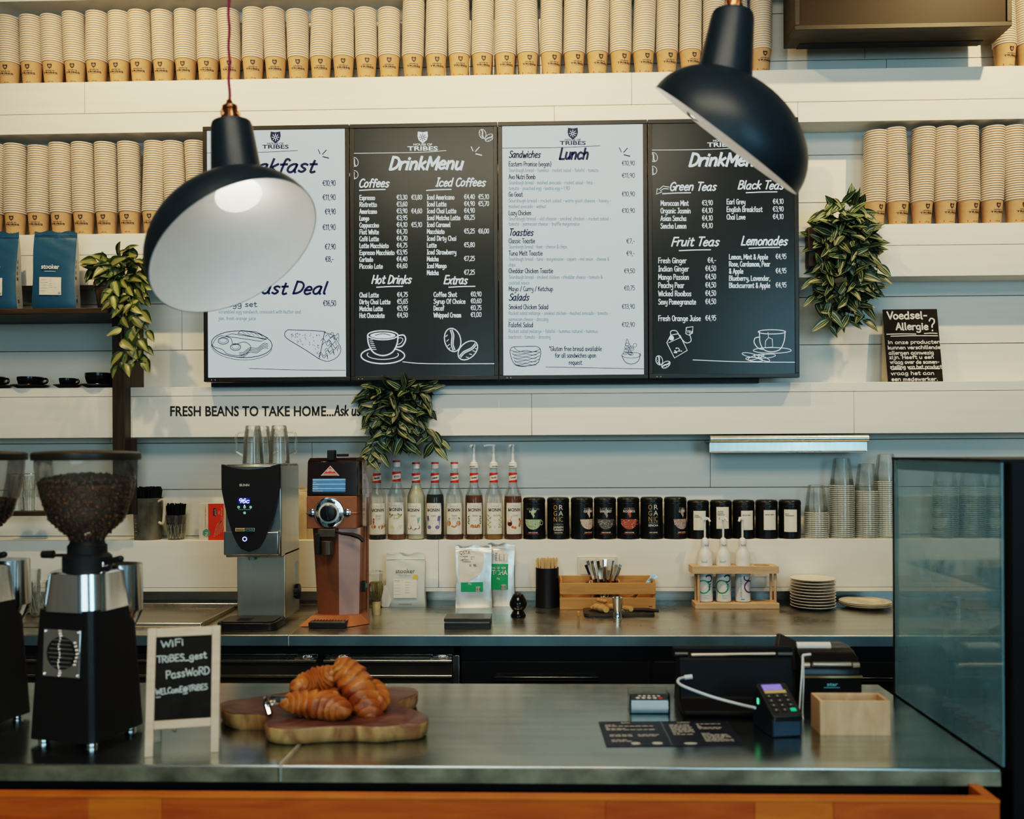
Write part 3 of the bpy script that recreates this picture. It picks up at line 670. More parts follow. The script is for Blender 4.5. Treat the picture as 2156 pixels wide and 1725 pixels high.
# --- drink board two
A4=Art(); brand(A4,1520,281,1,0,62); A4.stroke([(1372,316),(1480,315),(1570,311)],1.2,1)
A4.hand('DrinkMenu',1606,349,26,1,pen=5.4,w=156,align='r',shear=.2,yd=-1,jit=.3)
bean(A4,1376,331,10,8,1.2,1,1.1); bean(A4,1374,359,9,9,1.2,1,1.1); bean(A4,1388,759,10,7,1.3,1,1.3); bean(A4,1402,768,10,6,-.6,1,1.3)
head(A4,1508,401,'Green Teas',17,1,(1395,1454,408),w=99,al='r'); head(A4,1650,398,'Black Teas',17,1,(1571,1636,406),w=97,al='r')
A4.stroke([(1408,394),(1396,392),(1388,399),(1384,397),(1382,409),(1394,404),(1390,402),(1398,397),(1407,398)],1.6,1,2,False)
head(A4,1514,518,'Fruit Teas',18,1,(1430,1496,528),w=101,al='r'); head(A4,1658,516,'Lemonades',18,1,(1577,1641,523),w=98,al='r')
for i,(t,p) in enumerate((('Moroccan Mint','3,90'),('Organic Jasmin','4,10'),('Asian Sencha','4,10'),('Sencha Lemon','4,10'))):
    item(A4,1391,433+16*i,t,1,w=len(t)*4.55,h=10.5); price(A4,1501,432+16*i,'€'+p,1,10.5)
for i,(t,p) in enumerate((('Earl Grey','4,10'),('English Breakfast','3,90'),('Chai Love','4,10'))):
    item(A4,1530,430+16*i,t,1,w=len(t)*4.45,h=10.5); price(A4,1650,429+16*i,'€'+p,1,10.5)
for i,(t,p) in enumerate((('Fresh Ginger','€4,-'),('Indian Ginger','€4,50'),('Mango Passion','€4,50'),('Peachy Pear','€4,50'),('Wicked Rooibos','€4,50'),('Sexy Pomegranate','€4,50'),('',''),('Fresh Orange Juise','€4,95'))):
    y=554+17.4*i
    if t: item(A4,1386,y,t,1,w=len(t)*5,h=11); price(A4,1508,y-1,p,1,11)
for i,(t,p) in enumerate((('Lemon, Mint & Apple',1),('Rose, Cardamom, Pear',0),('& Apple',1),('Blueberry, Lavender,',0),('Blackcurrant & Apple',1))):
    y=546+15*i; item(A4,1535,y,t,1,w=len(t)*4.35,h=10.2)
    if p: price(A4,1656,y-1,'€4,95',1,10.5)
A4.stroke([(1404,722),(1412,706),(1428,703),(1434,711),(1447,738),(1420,754),(1404,722)],1.6,1,2,False); A4.stroke([(1447,738),(1432,706)],1,1); A4.stroke([(1408,722),(1434,710)],1.2,1,2,False)
A4.ell(1414,712,5,5,1); A4.stroke([(1414,710),(1412,698),(1424,697),(1432,710),(1444,722),(1455,718),(1452,704)],1.6,1); A4.stroke([(1445,690),(1459,688),(1458,701),(1451,706),(1444,703),(1445,690)],1.6,1,2,False); A4.sans('TEA',1446,701,5,1,rot=-.1,yd=-1,bold=True)
for i in range(14): A4.ell(1415+r1.uniform(0,20),732+r1.uniform(0,12),1.8,1.1,1,n=6)
A4.ring(1625,699,29,4.5,1.6,1); A4.stroke([(1599,699),(1600,720),(1608,736),(1624,741),(1642,736),(1651,718),(1653,698)],1.8,1); A4.stroke([(1600,710),(1590,712),(1588,722),(1596,733),(1606,736)],1.8,1); A4.ring(1626,738,40,6,1.4,1,n=28)
A4.stroke([(1612,718),(1618,711),(1626,714),(1627,731),(1611,732),(1612,718)],1.3,1,2,False); A4.stroke([(1618,711),(1617,700)],1,1,2,False)
for k,(a,x,y) in enumerate(((.2,1580,748),(-.3,1592,752),(.35,1604,754),(-.1,1615,750),(.1,1588,757))): A4.ring(x,y,18,4,1.2,1,rot=a)
A4.stroke([(1459,758),(1560,762),(1673,763)],1.5,1)
for k,(A,light,lab) in enumerate(((A1,1,'light breakfast menu screen partly hidden behind the left pendant lamp'),(A2,0,'dark drink menu screen listing coffees and iced coffees'),(A3,1,'light lunch menu screen listing sandwiches, toasties and salads'),(A4,0,'dark drink menu screen listing teas and lemonades'))):
    x0=X0+SW*k+.0012; x1=X0+SW*(k+1)-.0012; cx_=(x0+x1)/2; loc=Vector((cx_,YT,ZB))
    t=thing('menu_screen',lab,'screen',loc,group='menu screens in a row on the wall')
    hw=(x1-x0)/2; hh=ZT-ZB
    f=MB(); f.box(-hw,hw,0,.035,0,BZ); f.box(-hw,hw,0,.035,hh-BZ,hh); f.box(-hw,-hw+BZ,0,.035,BZ,hh-BZ); f.box(hw-BZ,hw,0,.035,BZ,hh-BZ); f.obj('bezel',[bez],t,bev=.0015)
    p=MB(); p.box(-hw+BZ,hw-BZ,.003,.03,BZ,hh-BZ)
    p.art(A,lambda u,v,l:P(u,v,YT+.003-.00035*l)-loc)
    p.obj('display_panel',[ls,navy,faint] if light else [ds,lt,lt],t)
    s_=MB(); s_.box(-hw*.8,hw*.8,.035,.05,.05,hh-.05); s_.obj('back_cover',[black],t)
    s_=MB()
    for q in (-.9,-.85): s_.box(hw*q,hw*q+.004,-.0006,0,.005,.009)
    s_.obj('indicator',[mat('grey_plastic',(.3,.3,.3),.4)],t)
b=MB(); b.box(X0+.02,X1-.15,YT+.03,YF-.001,ZB-.018,ZB-.001); b.box(X0+.1,X1-.1,YT+.051,YF-.001,ZB+.3,ZB+.36); b.box(X0+.1,X1-.1,YT+.051,YF-.001,ZB+.6,ZB+.66)
tag(b.obj('screen_mount',[black]),'black mounting rail along the bottom of the four menu screens','mount')
# ================================================================ pendant lamps
shade_out=mat('lamp_navy',(.012,.021,.030),.42,var=.1,scale=60)
shade_in=mat('lamp_white',(.72,.69,.64),.45,var=.02)
copper=mat('copper_fitting',(.46,.20,.10),.25,1,var=.2,scale=90)
cordm=mat('cord_fabric',(.20,.02,.06),.85,var=.5,scale=500)
rimc=mat('lamp_rim',(.30,.42,.47),.4)
def solid(name,mb,mats):
    o=bpy.data.objects.new(name,mb.mesh(name,mats)); C.objects.link(o); return o
def boolean(o,cutters,op='DIFFERENCE'):
    for c in cutters:
        b=o.modifiers.new('b','BOOLEAN'); b.operation=op; b.object=c; b.solver='EXACT'
    bpy.context.view_layer.update(); dg=bpy.context.evaluated_depsgraph_get()
    me=bpy.data.meshes.new_from_object(o.evaluated_get(dg)); o.modifiers.clear(); o.data=me
    me.polygons.foreach_set('use_smooth',[True]*len(me.polygons)); me.set_sharp_from_angle(angle=R(40))
def dome_prof(Rr,D,n,f=0): return [(Rr*math.cos(PI/2*i/n),D*math.sin(PI/2*i/n)) for i in range(n)]+[(.0005,D)]
def lamp(label,cpx,Y,Rr,D,n,noff,lean,nl,rb,rt,bulb=True):
    Cc=P(cpx[0],cpx[1],Y); n=Vector(n).normalized(); ax=-n
    q=ax.to_track_quat('Z','Y').to_matrix().to_4x4()
    N=Vector(noff); up=Vector(lean).normalized(); qn=up.to_track_quat('Z','Y').to_matrix().to_4x4()
    top=N+up*nl
    t=thing('pendant_lamp',label,'lamp',Cc,group='navy pendant lamps over the counter')
    t_=.0022
    sh=MB(); out=dome_prof(Rr,D,16); inn=[(r*(Rr-t_)/Rr if r>.001 else r,z*(D-t_)/D) for r,z in out]
    sh.lathe(out,72,m=0,M=q,cap=(False,True)); sh.lathe(inn,72,m=1,M=q,cap=(False,True))
    # rim joins both
    k=72; v=[]
    for r in (Rr,Rr-t_):
        for i in range(k):
            a=2*PI*i/k; v.append(q@Vector((r*math.cos(a),r*math.sin(a),0)))
    sh.add(v,[(i,k+i,k+(i+1)%k,(i+1)%k) for i in range(k)],2)
    # weld so that the shell is closed
    import bmesh
    me=sh.mesh('shade',[shade_out,shade_in,rimc]); bm=bmesh.new(); bm.from_mesh(me); bmesh.ops.remove_doubles(bm,verts=bm.verts,dist=1e-5); bmesh.ops.recalc_face_normals(bm,faces=bm.faces); bm.to_mesh(me); bm.free()
    so=bpy.data.objects.new('shade',me); C.objects.link(so)
    cut=MB(); cut.lathe([(rb-.006,-.07),(rb-.008,.10)],40,M=Matrix.Translation(N)@qn); co_=solid('cut',cut,[shade_in])
    boolean(so,[co_])
    ne=MB(); mt=Matrix.Translation(N)@qn
    rr=lambda z: rb+(rt-rb)*z/nl
    prof=[(rr(-.06),-.06),(rr(0),0),(rt+.001,nl-.012),(rt-.002,nl-.003),(rt-.008,nl),(.01,nl),(.01,nl-.006),(rt-.008,nl-.008),(rb-.006,.01),(rr(-.06)-.006,-.06)]
    ne.lathe(prof,48,M=mt,cap=(False,False),ms=[0,0,0,0,0,0,1,1,1])
    k=48; o=len(ne.v); ne.f+=[((len(prof)-1)*k+i,(i),(i+1)%k,(len(prof)-1)*k+(i+1)%k) for i in range(k)]; ne.m+=[0]*k
    no=solid('neck',ne,[shade_out,shade_in])
    bs=MB(); bs.lathe([(.0005,-.001)]+[(.0005,-.001)]*0+inn,64,M=q,cap=(True,True)); 
    bme=bs.mesh('cut2',[shade_in]); bm=bmesh.new(); bm.from_mesh(bme); bmesh.ops.remove_doubles(bm,verts=bm.verts,dist=1e-5); bmesh.ops.holes_fill(bm,edges=bm.edges); bmesh.ops.recalc_face_normals(bm,faces=bm.faces); bm.to_mesh(bme); bm.free()
    bo=bpy.data.objects.new('cut2',bme); C.objects.link(bo)
    boolean(no,[bo])
    for x in (co_,bo): bpy.data.objects.remove(x)
    so.parent=t; no.parent=t
    if bulb:
        b=MB(); b.ball(tuple(N+up*.050),.036,n=20,k=12); b.obj('bulb',[mat('bulb_glow',(.9,.88,.82),.4,var=0,emit=(1,.93,.82),es=7)],t)
        pl=bpy.data.lights.new('bulb_light','POINT'); pl.energy=.25; pl.color=(1,.93,.84); pl.shadow_soft_size=.03; po=bpy.data.objects.new('bulb_light',pl); C.objects.link(po); po.parent=t; po.location=N+n*.055-up*.0
    f=MB(); mt2=Matrix.Translation(top)@qn
    f.lathe([(.017,-.004),(.0185,0),(.0185,.012),(.014,.014),(.014,.024),(.016,.026),(.016,.033),(.008,.038),(.005,.046)],20,M=mt2)
    for i in range(4):
        a=PI/2*i+.4; f.tube([mt2@Vector((.017*math.cos(a),.017*math.sin(a),.0)),mt2@Vector((.018*math.cos(a),.018*math.sin(a),.02)),mt2@Vector((.010*math.cos(a),.010*math.sin(a),.034))],.003,6)
    f.obj('fitting',[copper],t)
    c=MB(); a=top+up*.042; pts=[]
    zc=3.995-Cc.z
    for i in range(121):
        z=a.z+(zc-a.z)*i/120
        pts.append((a.x+.0012*math.sin(i*1.3)+up.x*0,a.y+.0012*math.cos(i*1.3),z))
    c.tube(pts,.0032,8); c.obj('cord',[cordm],t)
    return t
def necks(c,Y,b,tp,dy):
    C0=P(c[0],c[1],Y); a=P(b[0],b[1],Y+dy)-C0; q=P(tp[0],tp[1],Y+dy)-C0; return a,(q-a),(q-a).length
c=(497.1,523.9); a,u_,l_=necks(c,1.9,(501,396),(487,256),.054)
lamp('navy pendant lamp on the left, its white inside turned toward the viewer',c,1.9,.1885,.136,(.581,-.256,-.773),a,u_,l_,.0555,.0425)
c=(1528.9,297.4); a,u_,l_=necks(c,1.95,(1522,180),(1543.5,27),-.02)
lamp('navy pendant lamp on the right, seen from the side in front of the screen',c,1.95,.185,.130,(-.5855,.3177,-.7458),a,u_,l_,.0595,.0435)
# ================================================================ coffee grinders
smoke=thin('hopper_clear',(.90,.88,.85),.10,.04,.75,haze=.07,hcol=(.55,.50,.44),hs=3)
bean=mat('coffee_bean',(.17,.070,.030),.42,var=.5,scale=55,bump=.3)
def grinder(px,Yc,label,level,rz,full=True):
    Z=lambda y: zat(y,1.96,186)-ZC
    loc=P(px,950,Yc); loc.z=ZC
    t=thing('coffee_grinder',label,'grinder',loc,rz,group='coffee grinders on the front counter')
    h1=Z(1275); h2=Z(1200)
    b=MB(); lo=rrect(-.083,.083,-.083,.083,.018); hi=rrect(-.070,.070,-.070,.070,.018); b.frus(lo,hi,.012,h1); b.obj('body',[mat('grinder_black',(.012,.011,.011),.38,var=.3,scale=200)],t)
    for x in (-.06,.06):
        for y in (-.06,.06):
            f=MB(); f.lathe([(.011,0),(.012,.004),(.010,.013)],16,c=(x,y,0)); f.obj('foot',[chrome],t)
    c=MB(); c.frus(rrect(-.0735,.0735,-.0735,.0735,.045,8),rrect(-.066,.066,-.066,.066,.045,8),h1-.004,h2-.003); c.frus(rrect(-.066,.066,-.066,.066,.045,8),rrect(-.06,.06,-.06,.06,.042,8),h2-.003,h2); c.obj('collar',[mat('collar_chrome',(.80,.81,.82),.13,1,var=.05,scale=3,stretch=(30,30,.4))],t)
    l=MB(); l.frus(rrect(0,.066,.03,.082,.02,6),rrect(-.02,.078,.03,.104,.034,6),h1-.055,h1-.02); l.frus(rrect(-.02,.078,.03,.104,.034,6),rrect(-.02,.078,.03,.102,.034,6),h1-.02,h2+.006); l.obj('motor_housing',[_mats['collar_chrome']],t)
    # neck and adjusting ring
    n=MB(); n.lathe([(.050,h2),(.050,h2+.028),(.044,h2+.034),(.040,h2+.036),(.040,h2+.052),(.036,h2+.056),(.034,Z(1138))],32); n.obj('neck',[black],t)
    v=MB()
    a=-rz+PI; dx,dy=math.cos(a),math.sin(a)
    v.tube([(dx*.04,dy*.04,Z(1170)),(dx*.075,dy*.075,Z(1170)),(dx*.098,dy*.098,Z(1168.5))],.0035,8); v.tube([(dx*.074,dy*.074,Z(1168)),(dx*.099,dy*.099,Z(1168))],[.009,.008],10); v.obj('lever',[black],t)
    a=-rz-.35; dx,dy=math.cos(a),math.sin(a); v=MB(); v.box(.01,.052,-.008,.008,Z(1192),Z(1181),M=rotz(a)); v.obj('slide',[chrome],t,bev=.003)
    v=MB(); v.tube([(dx*.050,dy*.050,Z(1183)),(dx*.092,dy*.092,Z(1174))],[.0065,.0072],10); v.ball((dx*.092,dy*.092,Z(1174)),.0072); v.obj('handle',[black],t)
    # hopper
    pr=[(.034,Z(1138)),(.040,Z(1128)),(.076,Z(1094)),(.0905,Z(1050)),(.0995,Z(1010)),(.1025,Z(985)),(.103,Z(966))]
    h=MB(); h.lathe(pr,48,cap=(False,False)); h.obj('hopper',[smoke],t)
    h=MB(); h.lathe([(.108,Z(969)),(.109,Z(966)),(.109,Z(955)),(.104,Z(951.5)),(.07,Z(949)),(.0005,Z(947.5))],48,cap=(False,False)); h.lathe([(.0005,Z(968.5)),(.108,Z(969))],48,cap=(False,False)); h.obj('lid',[mat('lid_black',(.03,.022,.016),.35)],t)
    # plaque with round grille, on the sloping front face
    sl=math.atan2(.013,h1-.012); pz=h1-.088
    Mp=Matrix.Translation((0,-.083+.013*(pz-.012)/(h1-.012)-.0005,pz))@Euler((-sl,0,0)).to_matrix().to_4x4()
    p=MB(); p.box(-.046,.046,-.003,.001,-.049,.049,0,Mp)
    A=Art(); A.ell(0,0,.036,.034,1,1,32)
    for i in range(7): A.rect(-.033+abs(i-3)*.004,-.027+i*.009-.001,.033-abs(i-3)*.004,-.027+i*.009+.0015,0,2)
    p.art(A,lambda u,v,l: tuple(Mp@Vector((u,-.003-.0004*l,v))))
    for i in range(18): p.ball(tuple(Mp@Vector((-.004+.002*math.sin(i),-.005,-.046+i*.0054))),.0022,n=6,k=4)
    for i in range(7): p.ball(tuple(Mp@Vector((.036+.003*math.cos(i-3),-.005,-.022+i*.0075))),.0022,n=6,k=4)
    for sx in (-.041,.041):
        for sz in (-.044,.044): p.ball(tuple(Mp@Vector((sx,-.004,sz))),.003,n=8,k=4)
    p.obj('grille_plate',[chrome,black],t,bev=.001)
    # beans
    rb=random.Random(int(px)+50); zt=Z(level)
    def rad(z):
        for (r0,z0),(r1,z1) in zip(pr,pr[1:]):
            if z0<=z<=z1: return r0+(r1-r0)*(z-z0)/(z1-z0)
        return .034
    m=MB(); core=[(max(.001,rad(z)-.008),z) for z in [pr[0][1]+.001+(zt-.022-pr[0][1])*i/10 for i in range(11)]]+[(.001,zt-.004)]
    m.lathe(core,32)
    def one(x,y,z):
        e=Euler((rb.uniform(0,6),rb.uniform(0,6),rb.uniform(0,6))).to_matrix().to_4x4(); m.ball((x,y,z),(.0062,.0043,.0033),n=7,k=5,M=e)
    z=pr[0][1]+.004
    while z<zt-.016:
        r=rad(z)-.0045; k=int(2*PI*r/.0095)
        for i in range(k):
            a=2*PI*i/k+rb.uniform(-.1,.1); one(r*math.cos(a),r*math.sin(a),z+rb.uniform(-.002,.002))
        z+=.0075
    for i in range(420):
        r=(rad(zt-.016)-.004)*math.sqrt(rb.random()); a=rb.uniform(0,2*PI); one(r*math.cos(a),r*math.sin(a),zt-.016+.016*(1-(r/.1)**2)+rb.uniform(-.002,.003))
    o=m.obj('coffee_beans',[bean],None,loc,(0,0,rz)); tag(o,'dark roasted coffee beans filling the hopper of the '+('front' if full else 'left edge')+' grinder','coffee beans',kind='stuff')
    return t
RZG=R(-14)
grinder(183,1.965,'black coffee grinder with chrome collar and full bean hopper beside the chalkboard',1001,RZG)
grinder(-55,2.05,'black coffee grinder cut off by the left edge of the picture',1052,RZG,False)
# ================================================================ wifi chalkboard
pale=wood('pale_pine',(.62,.44,.30),(.72,.54,.38),scale=(8,8,60),rough=.6,dist=.6)
chalkb=mat('chalkboard',(.024,.021,.018),.75,var=.3,scale=20,spec=.15)
chalk=mat('chalk_white',(.55,.57,.54),.9,var=.25,scale=300)
BL=Pz(312,1595,ZC); BR=Pz(452.5,1585,ZC); dv=BR-BL; rz=math.atan2(dv.y,dv.x); Wd=dv.length+.015
t=thing('chalkboard_sign','small pale wooden A-frame chalkboard with handwritten wifi details','sign',(BL+BR)/2,rz)
th=R(11); Hh=.2535
Mf=Euler((-th,0,0)).to_matrix().to_4x4(); W2=Wd/2; fw=.0165; k=.00098
f=MB()
for x in (-W2,W2-fw): f.box(x,x+fw,0,.012,0,Hh,M=Mf)
f.box(-W2+fw,W2-fw,.0005,.0115,Hh-.019,Hh-.001,M=Mf); f.box(-W2+fw,W2-fw,.0005,.0115,.052,.069,M=Mf); f.obj('frame',[pale],t,bev=.0012)
f=MB(); f.box(-W2+fw-.002,W2-fw+.002,.004,.008,.067,Hh-.018,M=Mf)
A=Art(); 
for s_,x,y,h,w_,pn in (('WiFi',-.045,.214,.013,.046,.0024),('TRiBES_gest',-.052,.183,.013,.098,.0024),('PassWoRD',-.034,.151,.015,.086,.0024),('WELComE@TRiBES',-.053,.120,.011,.101,.0021)): A.hand(s_,x,y,h,0,pen=pn,w=w_,rot=.06,jit=.4)
A.stroke([(-.052,.115),(-.044,.1155)],.002,0); A.stroke([(0,.119),(.008,.12)],.002,0)
f.art(A,lambda u,v,l: tuple(Mf@Vector((u,.004-.0003*l,v))),1); f.obj('board',[chalkb,chalk],t)
Mb=Matrix.Translation((0,.1,0))@Euler((R(11),0,0)).to_matrix().to_4x4()
f=MB()
for x in (-W2+.003,W2-fw-.003): f.box(x,x+fw-.002,-.002,.008,0,Hh-.012,M=Mb)
f.box(-W2+fw,W2-fw,-.001,.007,.05,.062,M=Mb); f.obj('rear_frame',[pale],t,bev=.001)
f=MB(); f.tube([(-.02,.02,.045),(-.018,.05,.033),(-.02,.078,.045)],.0012,6,smooth=4); f.obj('chain',[copper],t)
# ================================================================ croissants on a live-edge board
ZW=ZC+.036
out=[(462,1484),(481,1501),(517,1503),(556,1505),(566,1512),(559,1521),(563,1529),(590,1534),(622,1534),(678,1530),(748,1528),(803,1530),(845,1526),(887,1523),(901,1512),(889,1501),(859,1490),(838,1481),(845,1473),(866,1466),(879,1458),(872,1449),(831,1446),(780,1450),(700,1451),(620,1456),(567,1463),(511,1472),(476,1476)]
pts=[Pz(x,y,ZW) for x,y in out]; cen=sum(pts,Vector())/len(pts); cen.z=ZC
loop=crom([(p.x-cen.x,p.y-cen.y) for p in pts]+[(pts[0].x-cen.x,pts[0].y-cen.y)],4)[:-1][::1]
rw=random.Random(9); b=MB(); n=len(loop)
ar=sum(a[0]*c[1]-c[0]*a[1] for a,c in zip(loop,loop[1:]+loop[:1]))
if ar<0: loop=loop[::-1]
rings=[]
for z,f_ in ((0,.955),(.004,.985),(.016,1.0),(.030,1.005),(.0345,1.0),(.036,.992)):
    rings.append([(x*f_+.0015*math.sin(i*1.7+z*200)*(z>0 and z<.034),y*f_,z) for i,(x,y) in enumerate(loop)])
for r_ in rings: b.v+=r_
for j in range(len(rings)-1):
    for i in range(n): b.f.append((j*n+i,j*n+(i+1)%n,(j+1)*n+(i+1)%n,(j+1)*n+i)); b.m.append(1 if j<4 else 0)
b.f.append(tuple(range(n-1,-1,-1))); b.m.append(1); b.f.append(tuple((len(rings)-1)*n+i for i in range(n))); b.m.append(0)
topw=wood('walnut_top',(.060,.022,.018),(.17,.07,.05),scale=(9,22,9),rough=.32,dist=3)
barkw=wood('live_edge',(.17,.055,.018),(.56,.34,.14),scale=(20,20,7),rough=.6,dist=1.5)
t=thing('serving_board','dark topped live-edge wooden slab board carrying the croissants','board',cen); b.obj('slab',[topw,barkw],t,sharp=50)
def crois_mat():
    m,nt,bb=nodes('croissant_crust'); L=nt.links.new
    at=nt.nodes.new('ShaderNodeAttribute'); at.attribute_name='lv'; sp=nt.nodes.new('ShaderNodeSeparateXYZ'); L(at.outputs['Vector'],sp.inputs[0])
    tc=nt.nodes.new('ShaderNodeTexCoord'); no=nt.nodes.new('ShaderNodeTexNoise'); no.inputs['Scale'].default_value=20; no.inputs['Detail'].default_value=5; L(tc.outputs['Object'],no.inputs['Vector'])
    ad=nt.nodes.new('ShaderNodeMath'); ad.operation='MULTIPLY_ADD'; ad.inputs[1].default_value=.95; L(no.outputs['Fac'],ad.inputs[0]); L(sp.outputs['X'],ad.inputs[2])
    cr=nt.nodes.new('ShaderNodeValToRGB'); e=cr.color_ramp.elements; e[0].position=.2; e[0].color=(.74,.42,.15,1); e[1].position=1.1; e[1].color=(.14,.026,.006,1)
    q=e.new(.45); q.color=(.44,.14,.025,1); q=e.new(.72); q.color=(.30,.075,.012,1)
    L(ad.outputs[0],cr.inputs['Fac']); L(cr.outputs['Color'],bb.inputs['Base Color']); bb.inputs['Roughness'].default_value=.38
    n2=nt.nodes.new('ShaderNodeTexNoise'); n2.inputs['Scale'].default_value=160; L(tc.outputs['Object'],n2.inputs['Vector'])
    bp=nt.nodes.new('ShaderNodeBump'); bp.inputs['Strength'].default_value=.3; bp.inputs['Distance'].default_value=.002; L(n2.outputs['Fac'],bp.inputs['Height']); L(bp.outputs['Normal'],bb.inputs['Normal'])
    return m
crust=crois_mat()
def croissant(label,px,Yc,z,L,rad,bend,rz,rx=0,ry=0,seed=0):
    loc=P(px,950,Yc); loc.z=z; rr=random.Random(seed); b=MB(); N=72; K=28
    steps=5.2
    for j in range(N+1):
        t=j/N; u=2*t-1
        x=L/2*math.sin(u*1.25)/math.sin(1.25); y=-bend*(u*u)
        base=rad*(max(0,1-abs(u)**2.1))**.62+.003
        du=.001; x2=L/2*math.sin((u+du)*1.25)/math.sin(1.25); y2=-bend*((u+du)**2); a=math.atan2(y2-y,x2-x)
        for i in range(K):
            q=2*PI*i/K
            w_=abs(u)*steps*.9-.25*math.sin(q*1+seed)*1.2+.12*math.sin(3*q+seed)
            fr=w_-math.floor(w_); saw=(1-fr)
            r_=base*(1+.17*(saw-.5)*(1 if abs(u)<.93 else .3))*(1+.04*math.sin(5*q+u*9+seed))
            px_,pz=r_*math.cos(q),r_*math.sin(q)*.86
            b.v.append((x-px_*math.sin(a),y+px_*math.cos(a),pz)); b.a[len(b.v)-1]=(max(0,min(1,.0+.32*fr**2+.10*math.sin(q)-.12*abs(u)+.12*math.sin(u*5+q*2+seed))),t,0)
    for j in range(N):
        for i in range(K): b.f.append((j*K+i,j*K+(i+1)%K,(j+1)*K+(i+1)%K,(j+1)*K+i)); b.m.append(0)
    b.f+=[tuple(range(K-1,-1,-1)),tuple(N*K+i for i in range(K))]; b.m+=[0,0]
    o=b.obj('croissant',[crust],None,loc,(rx,ry,rz),sharp=180); tag(o,label,'croissant',group='croissants on the wooden board'); return o
Zt=ZW
croissant('golden croissant lying in front, its thin tip pointing left',668,1.985,Zt+.026,.150,.032,.030,R(-12),ry=R(4),seed=1)
croissant('curled croissant standing at the back left of the pile',664,2.055,Zt+.058,.095,.033,.030,R(20),rx=R(-30),ry=R(-16),seed=4)
croissant('largest croissant leaning upright on the right of the pile',752,2.035,Zt+.047,.168,.035,.014,R(-38),rx=R(18),ry=R(44),seed=2)
croissant('croissant tucked low behind the others in the middle',712,2.06,Zt+.024,.10,.027,.015,R(55),seed=7)
croissant('pale ended croissant lying at the right side of the pile',788,2.06,Zt+.028,.11,.027,.02,R(-65),ry=R(14),seed=9)
t=thing('serving_tongs','steel tongs lying at the back left of the croissants','tongs',Pz(600,1480,ZW))
b=MB(); q=lambda x,y,z: tuple(Pz(x,y,ZW+z)-Pz(600,1480,ZW))
b.tube([q(568,1506,.004),q(561,1476,.030),q(572,1472,.040),q(655,1474,.040)],[.007,.008,.007,.006],8,smooth=4); b.obj('arm',[chrome],t)
b=MB(); b.tube([q(570,1504,.004),q(566,1486,.022),q(578,1480,.030),q(650,1476,.028)],[.005,.006,.005,.004],8,smooth=4); b.obj('arm',[chrome],t)
# ================================================================ right end of the counter
# wooden box
a=Pz(1727,1548,ZC); c=Pz(1873,1547,ZC); wl=c.x-a.x; hh=.0725; dp=.068
t=thing('wooden_box','open topped pale pine box beside the card terminal','box',(a.x,a.y,ZC))
pine=wood('pine_box',(.56,.33,.17),(.70,.46,.27),scale=(40,6,12),rough=.55,dist=.8)
b=MB(); b.box(0,wl,0,.007,.003,hh); b.obj('front_panel',[pine],t,bev=.0008)
b=MB(); b.box(0,wl,dp-.007,dp,.003,hh); b.obj('back_panel',[pine],t,bev=.0008)
for x in (0,wl-.007):
    b=MB(); b.box(x,x+.007,.007,dp-.007,.003,hh); b.obj('side_panel',[pine],t,bev=.0008)
b=MB(); b.box(0,wl,0,dp,0,.0035); b.obj('base',[pine],t)
b=MB(); b.box(wl*.5-.003,wl*.5+.003,.0075,dp-.0075,.004,hh-.012); b.obj('divider',[pine],t)
# menu sheet
q=[Pz(x,y,ZC+.0006) for x,y in ((1260,1521),(1532,1519),(1566,1570),(1277,1573))]; c0=sum(q,Vector())/4; c0.z=ZC
b=MB(); v=[Vector((p.x-c0.x,p.y-c0.y,.0002)) for p in q]; v2=[p+Vector((0,0,.0011)) for p in v]
b.add(v+v2,[(3,2,1,0),(4,5,6,7),(0,1,5,4),(1,2,6,5),(2,3,7,6),(3,0,4,7)],0)
A=Art(); rm=random.Random(2)
# page in unit coords u right, v down
def txtblock(u0,v0,u1,n,dv,jag=.12):
    for i in range(n):
        u=u0
        while u<u1-.02:
            w_=rm.uniform(.018,.05); e=min(u+w_,u1)
            A.rect(u,v0+i*dv,e,v0+i*dv+dv*.5,1); u=e+.008
            if rm.random()<jag: break
A.rect(.02,.0,.985,.012,3,1)
A.rect(.195*2,.0,.0,.0,3)
for u,t_,w_ in ((.17,'BREAKFAST',.07),(.60,'LUNCH',.10)): A.sans(t_,u,.09,.05,1,w=w_,bold=True,yd=-1)
for u0,v0,u1,n in ((.04,.14,.42,5),(.05,.55,.22,2),(.26,.55,.42,2),(.05,.75,.4,2),(.53,.15,.70,9),(.74,.12,.93,5),(.74,.52,.95,7)): txtblock(u0,v0,u1,n,.05)
A.ell(.22,.90,.035,.05,1); A.ell(.38,.90,.04,.05,1); A.ell(.62,.92,.05,.04,1); A.rect(.475,.0,.485,1,2)
def fm(u,v,l):
    a=v2[0].lerp(v2[1],u); c=v2[3].lerp(v2[2],u); p=a.lerp(c,v); return (p.x,p.y,.0014+.0002*l)
b.art(A,fm); o=b.obj('menu_sheet',[mat('menu_dark',(.014,.018,.032),.45),mat('menu_print',(.5,.47,.42),.6),mat('menu_fold',(.10,.12,.17),.5),black],None,c0); tag(o,'dark printed menu sheet with a centre fold lying flat on the counter','menu')
